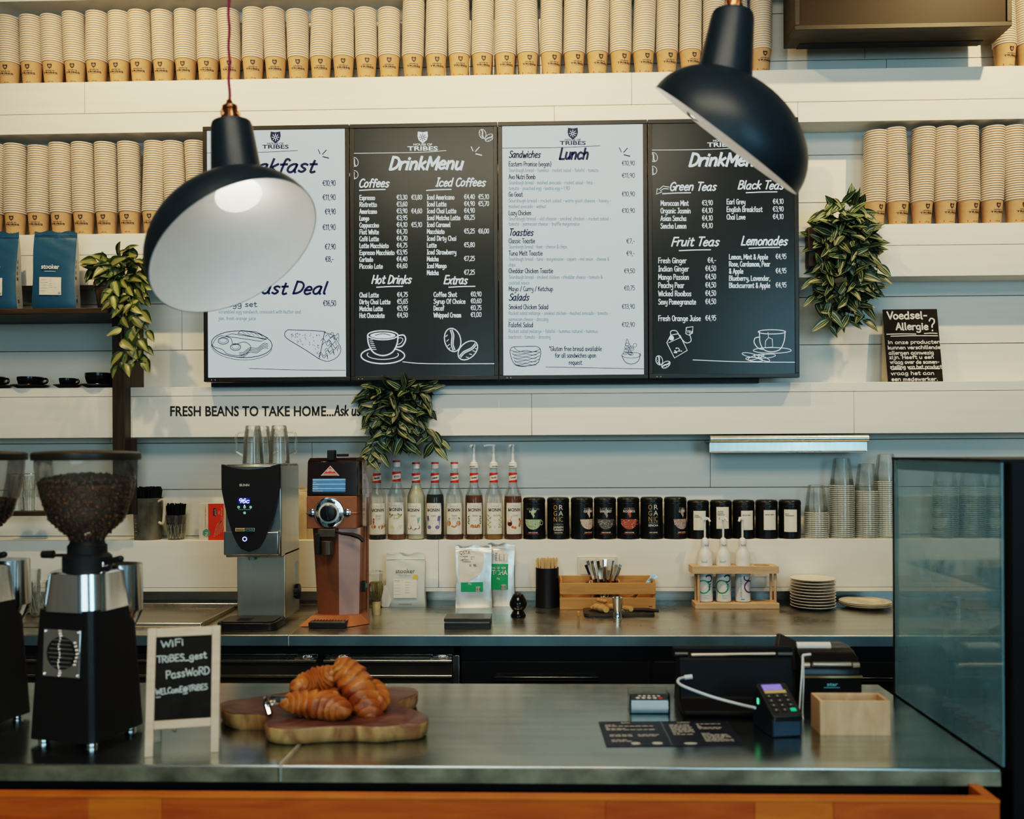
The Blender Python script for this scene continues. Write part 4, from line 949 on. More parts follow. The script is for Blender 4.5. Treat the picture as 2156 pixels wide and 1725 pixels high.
# card terminal
tl=Pz(1644,1552,ZC); t=thing('card_terminal','black card payment terminal with green key and small lilac display','terminal',tl+Vector((.004,.05,0)),R(9))
tb=mat('terminal_black',(.016,.018,.02),.4); tblue=mat('terminal_base',(.008,.022,.042),.4)
b=MB(); b.prism([(-.055,0),(.055,0),(.055,.072),(.03,.078),(-.055,.036)],-.033,.033,0,M=rotz(R(90))); b.obj('dock',[tblue],t,bev=.004,seg=3)
sa=math.atan2(.042,.085); Mk=Matrix.Translation((0,-.012,.060))@Euler((sa,0,0)).to_matrix().to_4x4()
b=MB(); b.slab(rrect(-.034,.034,-.05,.056,.008),-.008,.010,0,Mk); b.obj('handset',[tb],t,bev=.002)
b=MB(); b.box(-.024,.020,.032,.049,.0101,.0112,0,Mk); b.obj('display',[mat('term_lcd',(.1,.08,.2),.3,var=0,emit=(.2,.16,.55),es=.8)],t)
b=MB(); b.box(-.025,.024,.021,.030,.0101,.0116,0,Mk); b.obj('stripe',[mat('term_stripe',(.5,.36,.15),.35)],t)
kw=mat('key_print',(.5,.5,.48),.5); kg=mat('key_dark',(.03,.032,.033),.45)
for r_ in range(4):
    for c_ in range(3):
        g=(r_==3 and c_==2)
        b=MB(); x=-.02+c_*.019; y=.012-r_*.0145
        b.box(x-.006,x+.006,y-.0045,y+.0045,.0098,.0118,0,Mk)
        if not g: b.box(x-.001,x+.001,y-.0015,y+.0015,.0118,.0121,1,Mk)
        b.obj('key',[mat('key_green',(.02,.45,.24),.4,var=0,emit=(.0,.5,.25),es=.4) if g else kg,kw],t,bev=.0007)
b=MB(); b.box(-.028,.028,-.0335,-.030,.028,.031); b.obj('card_slot',[mat('slot_silver',(.45,.4,.33),.3,.8)],t)
b=MB(); b.box(-.0345,-.032,.018,.024,.052,.064); b.obj('status_light',[mat('led_green',(.1,.5,.2),.4,var=0,emit=(.1,.9,.35),es=1.5)],t)
# till tablet
tl=Pz(1555,1512,ZC); t=thing('till_tablet','black tablet till on a wedge stand, its back toward the viewer','till',(tl.x+.004,tl.y,ZC))
tk=mat('till_black',(.008,.008,.009),.5,spec=.25); kx=2.13/F
b=MB(); b.prism([(0,.006),(.012,0),(.15,0),(.15,.012),(.115,.128),(.105,.137),(.092,.134),(.072,.118),(.055,.03),(.012,.018),(0,.014)],-.128,.138,0,M=rotz(R(90))@Matrix.Diagonal((1,-1,1,1))); o=b.obj('stand',[tk],t,bev=.006,seg=3)
b=MB(); b.box(-.14,.142,.088,.104,.118,.142); b.obj('tablet',[tk],t,bev=.004)
b=MB(); b.tube([(-.098,.076,.126),(.098,.076,.129)],.0045,10); b.obj('highlight_bar',[mat('hinge_highlight_silver',(.55,.47,.38),.28,.9)],t)  # silver bar paints the highlight along the tablet's top edge
for x0,x1 in ((-.136,-.106),(.104,.138)):
    b=MB(); b.tube([(x0,.077,.128),(x1,.077,.128)],.005,10); b.obj('end_cap',[mat('cap_grey',(.12,.11,.1),.25,.6)],t)
pan=P(1657,1362,2.30); b=MB(); b.box(-.036,.036,-.006,.006,-.05,.022,0,Euler((R(-14),R(24),R(30))).to_matrix().to_4x4())
b.box(.0,.072,.10,.106,.0,.1,0,Matrix.Translation((-.05,-.1,-.15)))
tag(b.obj('upright_panel',[mat('panel_brown',(.05,.04,.033),.5)],None,pan,bev=.001),'dark thin panel sticking up behind the till tablet','panel')
# cables
wc=mat('cable_white',(.62,.66,.68),.4)
def cable(pts,label,r=.0032):
    w_=[P(x,y,Y) for x,y,Y in pts]; c=w_[0]; b=MB(); b.tube([tuple(p-c) for p in w_],r,8,smooth=8)
    b.tube([tuple(w_[0]-c),tuple(w_[0]-c+Vector((.018,0,.002)))],r*1.7,8); tag(b.obj('charging_cable',[wc],None,c),label,'cable')
cable([(1441,1427,2.16),(1430,1430,2.13),(1428,1438,2.10),(1445,1448,2.08),(1500,1468,2.07),(1555,1483,2.04),(1590,1491,2.0)],'white cable sagging from the till tablet to the card terminal')
cable([(1690,1380,2.18),(1688,1420,2.12),(1685,1465,2.10),(1683,1500,2.09)],'thin white cable hanging down at the right edge of the till',.0018)
cable([(1691,1380,2.185),(1692,1430,2.13),(1690,1500,2.12),(1693,1520,2.10)],'second thin white cable beside the receipt printer',.0016)
# receipt printer
a=P(1690,1500,2.235); c=P(1815,1500,2.235); wl=c.x-a.x
t=thing('receipt_printer','black receipt printer with paper roll end on top, behind the wooden box','printer',((a.x+c.x)/2,2.235,ZC))
b=MB(); b.box(-wl/2,wl/2,0,.15,0,.062); b.obj('base',[tk],t,bev=.003)
b=MB(); b.prism([(.004,.064),(.15,.064),(.15,.118),(.09,.122),(.055,.118),(.022,.104),(.006,.082)],-wl/2+.001,wl/2-.001,0,M=rotz(R(90))@Matrix.Diagonal((1,-1,1,1))); b.obj('lid',[mat('printer_gloss',(.014,.014,.015),.22)],t,bev=.004,seg=3)
b=MB(); b.box(-wl/2-.001,wl/2+.001,-.003,.004,.062,.067); b.obj('trim_strip',[mat('strip_gold',(.40,.28,.15),.3,.7)],t)
b=MB(); b.tube([(-wl*.3,.010,.092),(wl*.34,.010,.092)],.006,10); b.obj('highlight_band',[_mats['hinge_highlight_silver']],t)  # silver tube paints the highlight band across the printer lid
for x in (-.42,.42):
    b=MB(); b.tube([(x*wl-.008,.010,.090),(x*wl+.008,.010,.090)],.007,10); b.obj('hinge_cap',[_mats['hinge_highlight_silver']],t)
A=Art(); A.sans('star',0,.043,.008,0,bold=True,align='c',w=.026); A.rect(-.02,.038,.018,.0395,0)
b=MB(); b.art(A,flatmap(-.0005)); b.obj('logo_print',[mat('logo_teal',(.12,.35,.4),.4,var=0,emit=(.1,.3,.35),es=.3)],t)
b=MB(); b.tube([(-wl/2+.006,.075,.121),(.018,.075,.121)],.011,20); b.obj('paper_roll',[mat('paper_white',(.7,.7,.68),.7)],t)
# business cards
a=Pz(1329,1504,ZC); c=Pz(1408,1504,ZC); wl=c.x-a.x
t=thing('card_holder','small clear acrylic holder full of cards, left of the till','holder',((a.x+c.x)/2,a.y,ZC))
cl=thin('acrylic_clear',(.93,.95,.95),.12,.03)
b=MB(); b.box(-wl/2-.003,wl/2+.003,0,.0015,0,.012); b.box(-wl/2-.003,wl/2+.003,.055,.0565,0,.05); b.box(-wl/2-.003,-wl/2-.0015,0,.055,0,.046); b.box(wl/2+.0015,wl/2+.003,0,.055,0,.046); b.box(-wl/2-.003,wl/2+.003,0,.056,0,.0015); b.obj('shell',[cl],t)
t=thing('business_cards','stack of white cards with dark printed top card in the clear holder','cards',((a.x+c.x)/2,a.y+.028,ZC+.002))
b=MB(); rk=random.Random(1)
for i in range(14): b.box(-wl/2+rk.uniform(0,.0015),wl/2-rk.uniform(0,.0015),-.025+rk.uniform(0,.001),.024,i*.0021,i*.0021+.0019)
b.obj('card_block',[mat('card_white',(.60,.66,.68),.6)],t)
b=MB(); b.box(-wl/2,wl/2,-.025,.024,.0295,.031); A=Art()
for i in range(5): A.ell(-.026+i*.013,-.012,.005,.007,1 if i<4 else 2); A.ell(-.02+i*.011,.006,.004,.005,1)
b.art(A,lambda u,v,l:(u,v,.031+.0002*l)); b.obj('top_card',[mat('card_dark',(.02,.025,.04),.5),mat('card_dots',(.6,.58,.52),.6),redm],t)
# ================================================================ display case
gl=thin('case_glass',(.90,.95,.96),.06,.015,.62,haze=.29,hcol=(.36,.68,.80),hs=1.1)  # blue diffuse haze paints the bluish reflection on the side pane
XC=XE+.004; Yb,Yf_=2.33,1.785; zt=P(1884,963,Yb).z
t=thing('display_case','tall black framed glass display case at the right end of the counter','display case',(XC,Yf_,0))
cb=mat('case_black',(.008,.008,.008),.45,spec=.2)
D=Yb-Yf_; W=1.15
b=MB(); b.box(-.0,.010,D-.012,D,ZC+.001,zt); b.obj('post',[cb],t)
fx=P(2121,1300,Yf_).x-XC
b=MB(); b.box(fx,fx+.075,-.02,.03,.001,zt-.006); b.obj('post',[cb],t,bev=.001)
b=MB(); b.box(-.001,W,-.0,D,zt-.006,zt); b.obj('roof',[cb],t)
b=MB(); b.box(.004,.010,.012,D-.012,zt-.030,zt-.0065); b.obj('header',[mat('header_dark',(.02,.026,.028),.35)],t)
b=MB(); b.box(0,.004,0.0,D-.013,ZC+.003,zt-.0065); b.obj('side_glass',[gl],t)
b=MB(); b.box(.0045,W,.03,D,.001,ZC-.01); b.box(.0045,W,D-.004,D,ZC-.01,ZC+.03); b.obj('base_cabinet',[cb],t)
b=MB(); b.box(.03,W-.03,.05,D-.02,ZC-.0095,ZC-.006); b.obj('case_floor',[mat('case_floor_steel',(.25,.33,.37),.3,.6,var=.1)],t)
b=MB(); b.box(fx+.075,W,.0,.005,ZC-.01,zt-.007); b.obj('front_glass',[thin('front_pane',(.92,.95,.96),.08,.02,.7)],t)
sg=thin('shelf_glass',(.80,.90,.90),.08,.03,.7)
for z in (ZC+.16,ZC+.33):
    b=MB(); b.box(.012,W-.02,.05,D-.03,z,z+.006); b.obj('shelf',[sg],t)
b=MB(); b.lathe([(.001,0),(.10,0),(.135,.014),(.137,.016),(.10,.004),(.001,.003)],40,c=(0,0,0),sy=.9)
t2=thing('cake_plate','pale round plate on the lower glass shelf inside the display case','plate',(XC+.17,Yf_+.26,ZC+.167)); b.obj('plate',[mat('plate_beige',(.55,.42,.33),.4)],t2)
b=MB(); b.ball((0,0,.028),(.07,.06,.028),n=20,k=10); o=b.obj('pastry',[mat('pastry_pink',(.50,.26,.17),.5,var=.3,scale=40,bump=.4)],None,(XC+.17,Yf_+.26,ZC+.171)); tag(o,'pinkish round pastry on the plate inside the display case','pastry')
capr=mat('cap_red',(.55,.05,.03),.4); capw=mat('cap_white2',(.6,.58,.54),.4); jg=mat('jar_dark',(.05,.02,.015),.25)
for i in range(7):
    y=.06+i*.066
    t2=thing('dessert_jar','small dark jar with red and white lid, '+ORD[i]+' from the front inside the display case','jar',(XC+.045,Yf_+y,ZC-.01),group='small jars inside the display case')
    b=MB(); b.lathe([(.020,0),(.022,.004),(.022,.03),(.019,.036)],20); b.obj('glass_body',[jg],t2)
    b=MB(); b.lathe([(.021,.034),(.021,.042)],20,m=0); b.lathe([(.013,.0421),(.0205,.0421)],20,m=1,cap=(False,False)); b.lathe([(.0001,.0423),(.0135,.0423)],20,m=0,cap=(False,False)); b.obj('lid',[capr,capw],t2)
# ================================================================ left shelf unit and its contents
dk=wood('dark_stained',(.020,.013,.009),(.05,.033,.022),scale=(30,30,3),rough=.5,dist=1)
dkh=wood('dark_stained_h',(.030,.018,.011),(.075,.046,.028),scale=(3,30,30),rough=.45,dist=1)
YP=3.612
t=thing('shelf_unit','dark stained wooden shelf unit on the wall at the left','shelf',(P(250,945,YP).x,YP,P(250,1085,YP).z))
o=t.location; xa=P(236,800,YP).x-o.x; xb=P(262,800,YP).x-o.x; z0=P(250,1086,YP).z-o.z; zpl=P(120,649,YP-.095).z-o.z; zpl2=P(70,1077,YP).z-o.z
ym=YF-YP-.0015
b=MB(); b.box(xa,xb,0,ym,0,zpl-.0225); b.box(xa,xb,ym,YW-YP-.002,T3-o.z+.001,zpl-.0225); b.obj('post',[dk],t,bev=.002)
b=MB(); b.box(xb-.003,xb+.024,.05,ym,0,zat(925,YF,270)-o.z); b.obj('bracket',[dk],t)
b=MB(); b.box(-1.2,xb+.004,-.095,YW-YP-.002,zpl-.022,zpl); b.obj('shelf',[dkh],t,bev=.002)
b=MB(); b.box(-1.2,xa,-.004,ym,zpl2-.018,zpl2); b.obj('shelf',[dkh],t,bev=.002)
ZP=o.z+zpl; ZP2=o.z+zpl2
# coffee bags
def bag(name,label,cat,loc,w,h,d,front,side,rz=0,art=None,extra=(),crimp=.05,top=.2,arts=None,seed=0,lean=0,bulge=1.0,foot=.0):
    """stand-up pouch: full at the base, flat crimped seal at the top"""
    r_=random.Random(seed); t=thing(name,label,cat,loc,rz); b=MB(); NX,NZ=14,22
    ph=[r_.uniform(0,6) for _ in range(6)]
    def dep(z): 
        q=z/h; return d/2*bulge*max(.02,(1-q**2.4)*(1-.25*math.exp(-q*14))) if q<1-crimp else d/2*.02
    def wid(z):
        q=z/h; return w/2*(1+foot*(1-q)-.03*math.sin(PI*q)**2+.012*math.sin(9*q+ph[0]))
    def wr(u,z): return .0016*math.sin(14*u/w*3+ph[1]+z*40)*math.sin(z*55+ph[2])*(1 if z<h*(1-crimp) else .2)+.002*math.sin(z*120+u*60+ph[3])*(z/h)**2
    def ft(u,z):
        q=abs(u)/(w/2); return -(dep(z)*(1-.18*q**3))-wr(u,z)*(1-q*.7)-lean*z*0
    v=[]
    for j in range(NZ+1):
        z=h*j/NZ; W_=wid(z)
        for i in range(NX+1):
            u=-1+2*i/NX; v.append((u*W_,ft(u*w/2,z),z+(.004*math.sin(u*7+ph[4]) if j==NZ else 0)))
    f=[(j*(NX+1)+i,j*(NX+1)+i+1,(j+1)*(NX+1)+i+1,(j+1)*(NX+1)+i) for j in range(NZ) for i in range(NX)]
    b.add(v,f,0)
    vb=[(x,-y,z) for x,y,z in v]; b.add(vb,[q[::-1] for q in f],0)
    # gusset sides with an inward fold
    for s_ in (0,NX):
        vs=[]
        for j in range(NZ+1):
            p=v[j*(NX+1)+s_]; k=1-.45*min(1,-p[1]/(d/2+1e-6))*(j/NZ)**.6; vs+=[p,(p[0]*(1-.10*(j/NZ)*(-p[1]/(d/2))),0,p[2]),(p[0],-p[1],p[2])]
        fs=[]
        for j in range(NZ): fs+=[(3*j,3*j+1,3*j+4,3*j+3),(3*j+1,3*j+2,3*j+5,3*j+4)]
        b.add(vs,fs,1)
    b.add([v[i] for i in range(NX+1)]+[(v[i][0],-v[i][1],0) for i in range(NX+1)],[(i,NX+1+i,NX+2+i,i+1) for i in range(NX)],1)
    for zc in (h*(1-crimp)-.0,h*(1-crimp)-.006): b.tube([(-wid(zc),ft(0,zc)-.001,zc),(wid(zc),ft(0,zc)-.001,zc)],.0008,5,m=0)
    def fn(u,v_,l): return (u,ft(u,v_)-.0026-.0007*l,v_)
    if art: b.art(art,fn,2)
    if arts: b.art(arts,lambda u,v_,l:(wid(v_)*(1-.10*(v_/h)*(dep(v_)/(d/2))*u)+.0012,ft(w/2,v_)*(1-u),v_),2)
    b.obj('pouch',[front,side]+list(extra),t,sharp=60)
    return t,fn
def grid_rect(A,x0,y0,x1,y1,m,lift=1,n=6):
    for i in range(n):
        A.rect(x0,y0+(y1-y0)*i/n,x1,y0+(y1-y0)*(i+1)/n,m,lift,n=6)
blue=mat('bag_blue',(.022,.085,.155),.33,var=.08,scale=8); silv=mat('bag_silver_side',(.55,.54,.50),.3,var=.1,scale=12); labw=mat('label_white',(.66,.62,.54),.6); whp=mat('print_white',(.72,.70,.64),.5); grp=mat('print_grey',(.30,.29,.27),.6)
def serif(A,t,x,y,h,m,w,align='c',yd=1,rot=0):
    """sans text with thin slab feet, reads like a serif wordmark"""
    A.sans(t,x,y,h,m,w=w,align=align,yd=yd,bold=True,rot=rot)
for k,(px,lab) in enumerate(((119,'blue coffee bag with white label, standing upright beside the pothos'),(-4,'blue coffee bag cut off by the left edge of the picture'))):
    A=Art(); A.sans('stooker',-.011,.155,.0175,0,w=.066,align='c',bold=True); A.rect(-.032,.1445,.010,.146,0,n=4)
    grid_rect(A,-.050,.053,.031,.122,1,1)
    for i in range(5): A.rect(-.045,.112-i*.011,-.022+.004*(i%2),.1128-i*.011,2,2); A.rect(-.014,.114-i*.008,.014,.1148-i*.008,2,2)
    A.rect(.020,.057,.028,.064,2,2)
    SA=Art()
    for i,ch in enumerate('all good'):
        if ch!=' ':
            for st in HW[ch][1]:
                cs=crom(st); SA.poly([(.78-.06*q_+e_,.028+i*.022+.0045*p_) for p_,q_ in cs for e_ in (-.07,.07)],[(2*n_,2*n_+1,2*n_+3,2*n_+2) for n_ in range(len(cs)-1)],3)
    wpx=88*3.55/F; hpx=(649-481)*3.56/F
    l=P(px,649,3.565); l.z=ZP
    bag('coffee_bag',lab,'bag',l,wpx,hpx,.080,blue,silv,R(8),A,(whp,labw,grp,ink),seed=k+3,bulge=.92,arts=SA)
# pot and trailing plants
def leafmat(name,c_edge,c_mid,c_line,stripes):
    m,nt,b=nodes(name); L=nt.links.new
    at=nt.nodes.new('ShaderNodeAttribute'); at.attribute_name='lv'; sp=nt.nodes.new('ShaderNodeSeparateXYZ'); L(at.outputs['Vector'],sp.inputs[0])
    ab=nt.nodes.new('ShaderNodeMath'); ab.operation='ABSOLUTE'; L(sp.outputs['X'],ab.inputs[0])
    no=nt.nodes.new('ShaderNodeTexNoise'); no.inputs['Scale'].default_value=60
    tc=nt.nodes.new('ShaderNodeTexCoord'); L(tc.outputs['Object'],no.inputs['Vector'])
    ad=nt.nodes.new('ShaderNodeMath'); ad.operation='MULTIPLY_ADD'; ad.inputs[1].default_value=.25 if not stripes else .1; L(no.outputs['Fac'],ad.inputs[0]); L(ab.outputs[0],ad.inputs[2])
    cr=nt.nodes.new('ShaderNodeValToRGB'); e=cr.color_ramp.elements
    e[0].position=0; e[0].color=(*c_line,1); e[1].position=1; e[1].color=(*c_edge,1)
    if stripes:
        for p,c in ((.10,c_line),(.16,c_edge),(.34,c_edge),(.42,c_mid),(.60,c_mid),(.68,c_edge)):
            q=e.new(p); q.color=(*c,1)
    else:
        for p,c in ((.12,c_mid),(.5,c_mid),(.72,c_edge)): q=e.new(p); q.color=(*c,1)
    L(ad.outputs[0],cr.inputs['Fac'])
    mx=nt.nodes.new('ShaderNodeMix'); mx.data_type='RGBA'; mx.blend_type='MULTIPLY'; mx.inputs['Factor'].default_value=1
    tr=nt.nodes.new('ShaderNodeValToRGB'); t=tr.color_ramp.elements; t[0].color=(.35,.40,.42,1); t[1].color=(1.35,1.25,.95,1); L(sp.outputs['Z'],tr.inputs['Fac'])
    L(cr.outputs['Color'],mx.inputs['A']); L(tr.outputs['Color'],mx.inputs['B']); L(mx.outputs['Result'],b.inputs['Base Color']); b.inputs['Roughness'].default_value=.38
    return m
def leaf(b,base,d,nrm,L,W,tint,curl=.25):
    """pointed folded leaf from base along d"""
    d=Vector(d).normalized(); s_=d.cross(Vector(nrm)).normalized(); nn=s_.cross(d).normalized(); base=Vector(base); o=len(b.v); N=7
    for j in range(N+1):
        t=j/N; w_=W*(math.sin(PI*t**.75)**.9 if 0<t<1 else 0)*.5+.0003
        c=base+d*L*t-nn*curl*L*t*t
        for i,u in enumerate((-1,-.5,0,.5,1)):
            b.v.append(tuple(c+s_*u*w_+nn*abs(u)*w_*.35)); b.a[len(b.v)-1]=(u*(.25+.75*min(1,w_/(W*.3))),t,tint)
    for j in range(N):
        for i in range(4): b.f.append((o+j*5+i,o+j*5+i+1,o+(j+1)*5+i+1,o+(j+1)*5+i)); b.m.append(0)
def plant(label,name,mat_,loc,clusters,strands,Lr,Wr,seed,pot=None,ymin=-.16,tintf=None):
    """clusters: (x,z,rx,rz,n,depth) ; strands: list of polylines of (x,y,z)"""
    r_=random.Random(seed); t=thing(name,label,'plant',loc); b=MB()
    for x,z,rx,rz,n,dp in clusters:
        for i in range(n):
            a=r_.uniform(0,2*PI); q=math.sqrt(r_.random()); dx,dz=math.cos(a)*q,math.sin(a)*q
            y=-dp*(1-.75*q*q)*r_.uniform(.35,1)-.006
            base=(x+dx*rx,y,z+dz*rz)
            dv=(dx*.9+r_.uniform(-1.0,1.0),-.35+r_.uniform(-.5,.3),dz*.5-.35+r_.uniform(-.8,.8))
            nr=(r_.uniform(-.9,.9),-1,r_.uniform(-.2,1.2)); L=r_.uniform(*Lr)
            tn=r_.uniform(.15,.75) if not tintf else tintf(base,r_)
            leaf(b,base,dv,nr,L,L*r_.uniform(*Wr),tn,r_.uniform(.0,.35))
    st=MB()
    for s_ in strands:
        pts=crom([tuple(p) for p in s_],5); st.tube(pts,.0013,5)
        step=r_.uniform(.0,.4)
        for k,p in enumerate(pts):
            if k%2: continue
            sd=1 if (k//2)%2 else -1
            L=r_.uniform(*Lr)*.9; tn=r_.uniform(.25,.85) if not tintf else tintf(p,r_)
            leaf(b,p,(sd*r_.uniform(.3,1),-.3+r_.uniform(-.3,.3),-.7+r_.uniform(-.4,.4)),(r_.uniform(-.4,.4),-1,r_.uniform(.2,.8)),L,L*r_.uniform(*Wr),tn,r_.uniform(.1,.4))
    b.obj('foliage',[mat_],t,sharp=180)
    if st.v: st.obj('stem',[mat('stem_green',(.10,.12,.04),.6)],t)
    if pot: pot(t)
    return t
K=3.55/F
pothos=leafmat('leaf_pothos',(.030,.065,.016),(.27,.27,.12),(.13,.17,.05),False)
striped=leafmat('leaf_striped',(.008,.034,.018),(.30,.34,.23),(.22,.28,.15),True)
l=P(226,649,3.575); l.z=ZP
def pot1(t):
    b=MB(); b.lathe([(.030,0),(.034,.004),(.045,.085),(.050,.087),(.050,.105),(.044,.105),(.040,.09),(.001,.088)],28); b.obj('pot',[mat('pot_brown',(.10,.06,.04),.6,var=.2)],t)
kk=3.58/F
def S(*p): return [((x-216)*kk,yy,(649-y)*kk) for x,y,yy in p]
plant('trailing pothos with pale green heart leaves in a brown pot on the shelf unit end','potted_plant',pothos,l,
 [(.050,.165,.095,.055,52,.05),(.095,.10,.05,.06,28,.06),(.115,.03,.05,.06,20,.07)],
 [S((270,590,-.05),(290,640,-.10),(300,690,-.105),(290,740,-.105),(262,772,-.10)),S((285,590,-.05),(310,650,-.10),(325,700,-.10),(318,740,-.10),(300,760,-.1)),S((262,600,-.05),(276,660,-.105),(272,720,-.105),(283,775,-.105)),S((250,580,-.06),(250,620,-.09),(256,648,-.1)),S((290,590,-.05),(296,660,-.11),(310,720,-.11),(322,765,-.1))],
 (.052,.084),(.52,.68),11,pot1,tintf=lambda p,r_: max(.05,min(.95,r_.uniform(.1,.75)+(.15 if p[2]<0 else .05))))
# plant pocket right of the screens
l=P(1765,690,3.66); kk=3.63/F
def pot2(t):
    b=MB(); b.box(-.128,.0,-.045,-.001,.23,.385); b.obj('pot',[mat('pot_dark',(.035,.022,.014),.5)],t,bev=.004)
def S(*p): return [((x-1765)*kk,yy,(690-y)*kk) for x,y,yy in p]
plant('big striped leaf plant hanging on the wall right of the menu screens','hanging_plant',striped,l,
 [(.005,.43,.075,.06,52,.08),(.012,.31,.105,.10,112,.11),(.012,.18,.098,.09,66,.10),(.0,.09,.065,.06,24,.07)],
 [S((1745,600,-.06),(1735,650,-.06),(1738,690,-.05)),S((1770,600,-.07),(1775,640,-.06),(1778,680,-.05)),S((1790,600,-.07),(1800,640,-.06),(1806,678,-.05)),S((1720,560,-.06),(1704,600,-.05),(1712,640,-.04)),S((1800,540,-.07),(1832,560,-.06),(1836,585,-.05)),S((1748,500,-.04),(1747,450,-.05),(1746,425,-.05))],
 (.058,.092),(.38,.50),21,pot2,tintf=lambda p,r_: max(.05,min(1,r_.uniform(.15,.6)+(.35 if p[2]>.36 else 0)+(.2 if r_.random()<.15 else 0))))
# plant hanging below the screens
l=P(830,978,3.668); kk=3.65/F
def S(*p): return [((x-830)*kk,yy,(978-y)*kk) for x,y,yy in p]
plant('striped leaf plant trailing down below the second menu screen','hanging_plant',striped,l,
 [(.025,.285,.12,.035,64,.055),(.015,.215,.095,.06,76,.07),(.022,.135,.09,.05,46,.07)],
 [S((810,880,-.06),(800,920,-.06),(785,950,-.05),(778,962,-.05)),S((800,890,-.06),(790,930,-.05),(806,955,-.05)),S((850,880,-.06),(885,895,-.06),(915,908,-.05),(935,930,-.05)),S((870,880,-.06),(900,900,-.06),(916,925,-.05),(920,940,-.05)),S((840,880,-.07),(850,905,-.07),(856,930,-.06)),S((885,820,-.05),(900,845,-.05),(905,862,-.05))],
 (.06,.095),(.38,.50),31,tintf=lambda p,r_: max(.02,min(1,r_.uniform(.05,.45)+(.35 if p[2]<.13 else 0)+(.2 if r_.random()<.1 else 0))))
# black cups and saucers on the left ledge
cbk=mat('cup_black',(.010,.010,.011),.15)
def cupsaucer(px,rc_,hc,rs_,label,ps=None):
    kq=3.66/F; X=P(px,817,YF+.056); t=thing('saucer','black saucer under the '+label,'saucer',(X.x,YF+.056,T3),group='black saucers on the ledge')
    b=MB(); b.lathe([(.001,.001),(rs_*.5,.001),(rs_*.55,.0),(rs_*.75,.007),(rs_,.014),(rs_*.99,.0155),(rs_*.72,.0095),(rs_*.5,.005),(.001,.005)],40); b.obj('dish',[cbk],t)
    t=thing('coffee_cup',label,'cup',(X.x+(0 if not ps else ps),YF+.056,T3+.0055),group='black cups on the ledge')
    b=MB(); b.lathe([(rc_*.55,0),(rc_*.6,.003),(rc_*.9,hc*.35),(rc_,hc*.75),(rc_*1.0,hc),(rc_*.95,hc),(rc_*.93,hc*.7),(rc_*.5,.008),(.001,.006)],36); b.obj('bowl',[cbk],t)
    b=MB(); b.tube([(rc_*.95,0,hc*.8),(rc_*1.35,0,hc*.82),(rc_*1.38,0,hc*.5),(rc_*.9,0,hc*.32)],.0042,8,smooth=5); b.obj('handle',[cbk],t)
cupsaucer(-16,.048,.045,.075,'black cup cut by the left edge, only its handle showing')
cupsaucer(64,.050,.043,.075,'wide black cup, second from the left on the ledge')
cupsaucer(142.5,.0325,.037,.055,'smallest black cup between the two wide ones')
cupsaucer(211,.058,.056,.078,'largest black cup beside the dark post')
# tumblers on the lower shelf and the worktop
glass=thin('glass_clear',(.95,.96,.95),.10,.03,.8,haze=.06,hcol=(.85,.85,.8))
glassr=thin('glass_ridged',(.90,.91,.88),.12,.12,.6,haze=.22,hcol=(.75,.72,.62))
def tumbler(loc,r0,r1,h,label,inv=False,grp='cut glass tumblers'):
    t=thing('glass_tumbler',label,'glass',loc,group=grp); b=MB()
    pr=[(r0*.9,0),(r0,.003),(r1,h),(r1-.003,h),(r0-.003,.012),(.001,.010)]
    if inv: pr=[(r,h-z) for r,z in pr]
    b.lathe(pr,24,cap=(not inv,False)); b.obj('bowl',[glass],t)
    b=MB()
    for i in range(14):
        a=2*PI*i/14
        for s_ in (1,-1):
            p=[]
            for k in range(5):
                z=.012+h*.55*k/4; q=r0+(r1-r0)*z/h+.0006; p.append((q*math.cos(a+s_*k*.11),q*math.sin(a+s_*k*.11),(h-z) if inv else z))
            b.tube(p,.0012,4)
    b.obj('cut_pattern',[glassr],t)
for k,(px,inv,lab) in enumerate(((62,True,'cut glass tumbler upside down on the lower dark shelf, nearer the post'),(40,True,'cut glass tumbler upside down on the lower dark shelf, behind the left grinder'))):
    c=P(px,1077,YF-.02+k*.02); tumbler((c.x,YF-.02-k*.0,ZP2+.0),.033,.026,.15,lab,inv)
# long tumblers on the drip tray
tr0=P(-60,1322,3.19).x; xr0=P(425,1322,3.19).x
t=thing('drip_tray','flat stainless steel draining tray sunk on the worktop at the left','tray',((tr0+xr0)/2,3.19,ZC))
hw=(xr0-tr0)/2; b=MB(); b.box(-hw,hw,0,.42,.0003,.003); b.obj('base',[steel('tray_steel',(.52,.44,.33),.22,.42,grime=.4)],t)
b=MB(); b.box(-hw,hw,-.006,.004,.0003,.016); b.box(hw-.008,hw,.004,.42,.0003,.016); b.box(-hw,hw,.412,.42,.0003,.016); b.obj('rim',[stl2],t,bev=.003)
for k,(px,py,h,r,lab) in enumerate(((83,1290,.128,.037,'patterned tumbler on the draining tray left of the front grinder'),(53,1283,.165,.030,'taller patterned tumbler on the draining tray beside the left grinder'))):
    c=P(px,py,3.40); tumbler((c.x,3.40+.05*k,ZC+.0035),r*.8,r,h,lab)
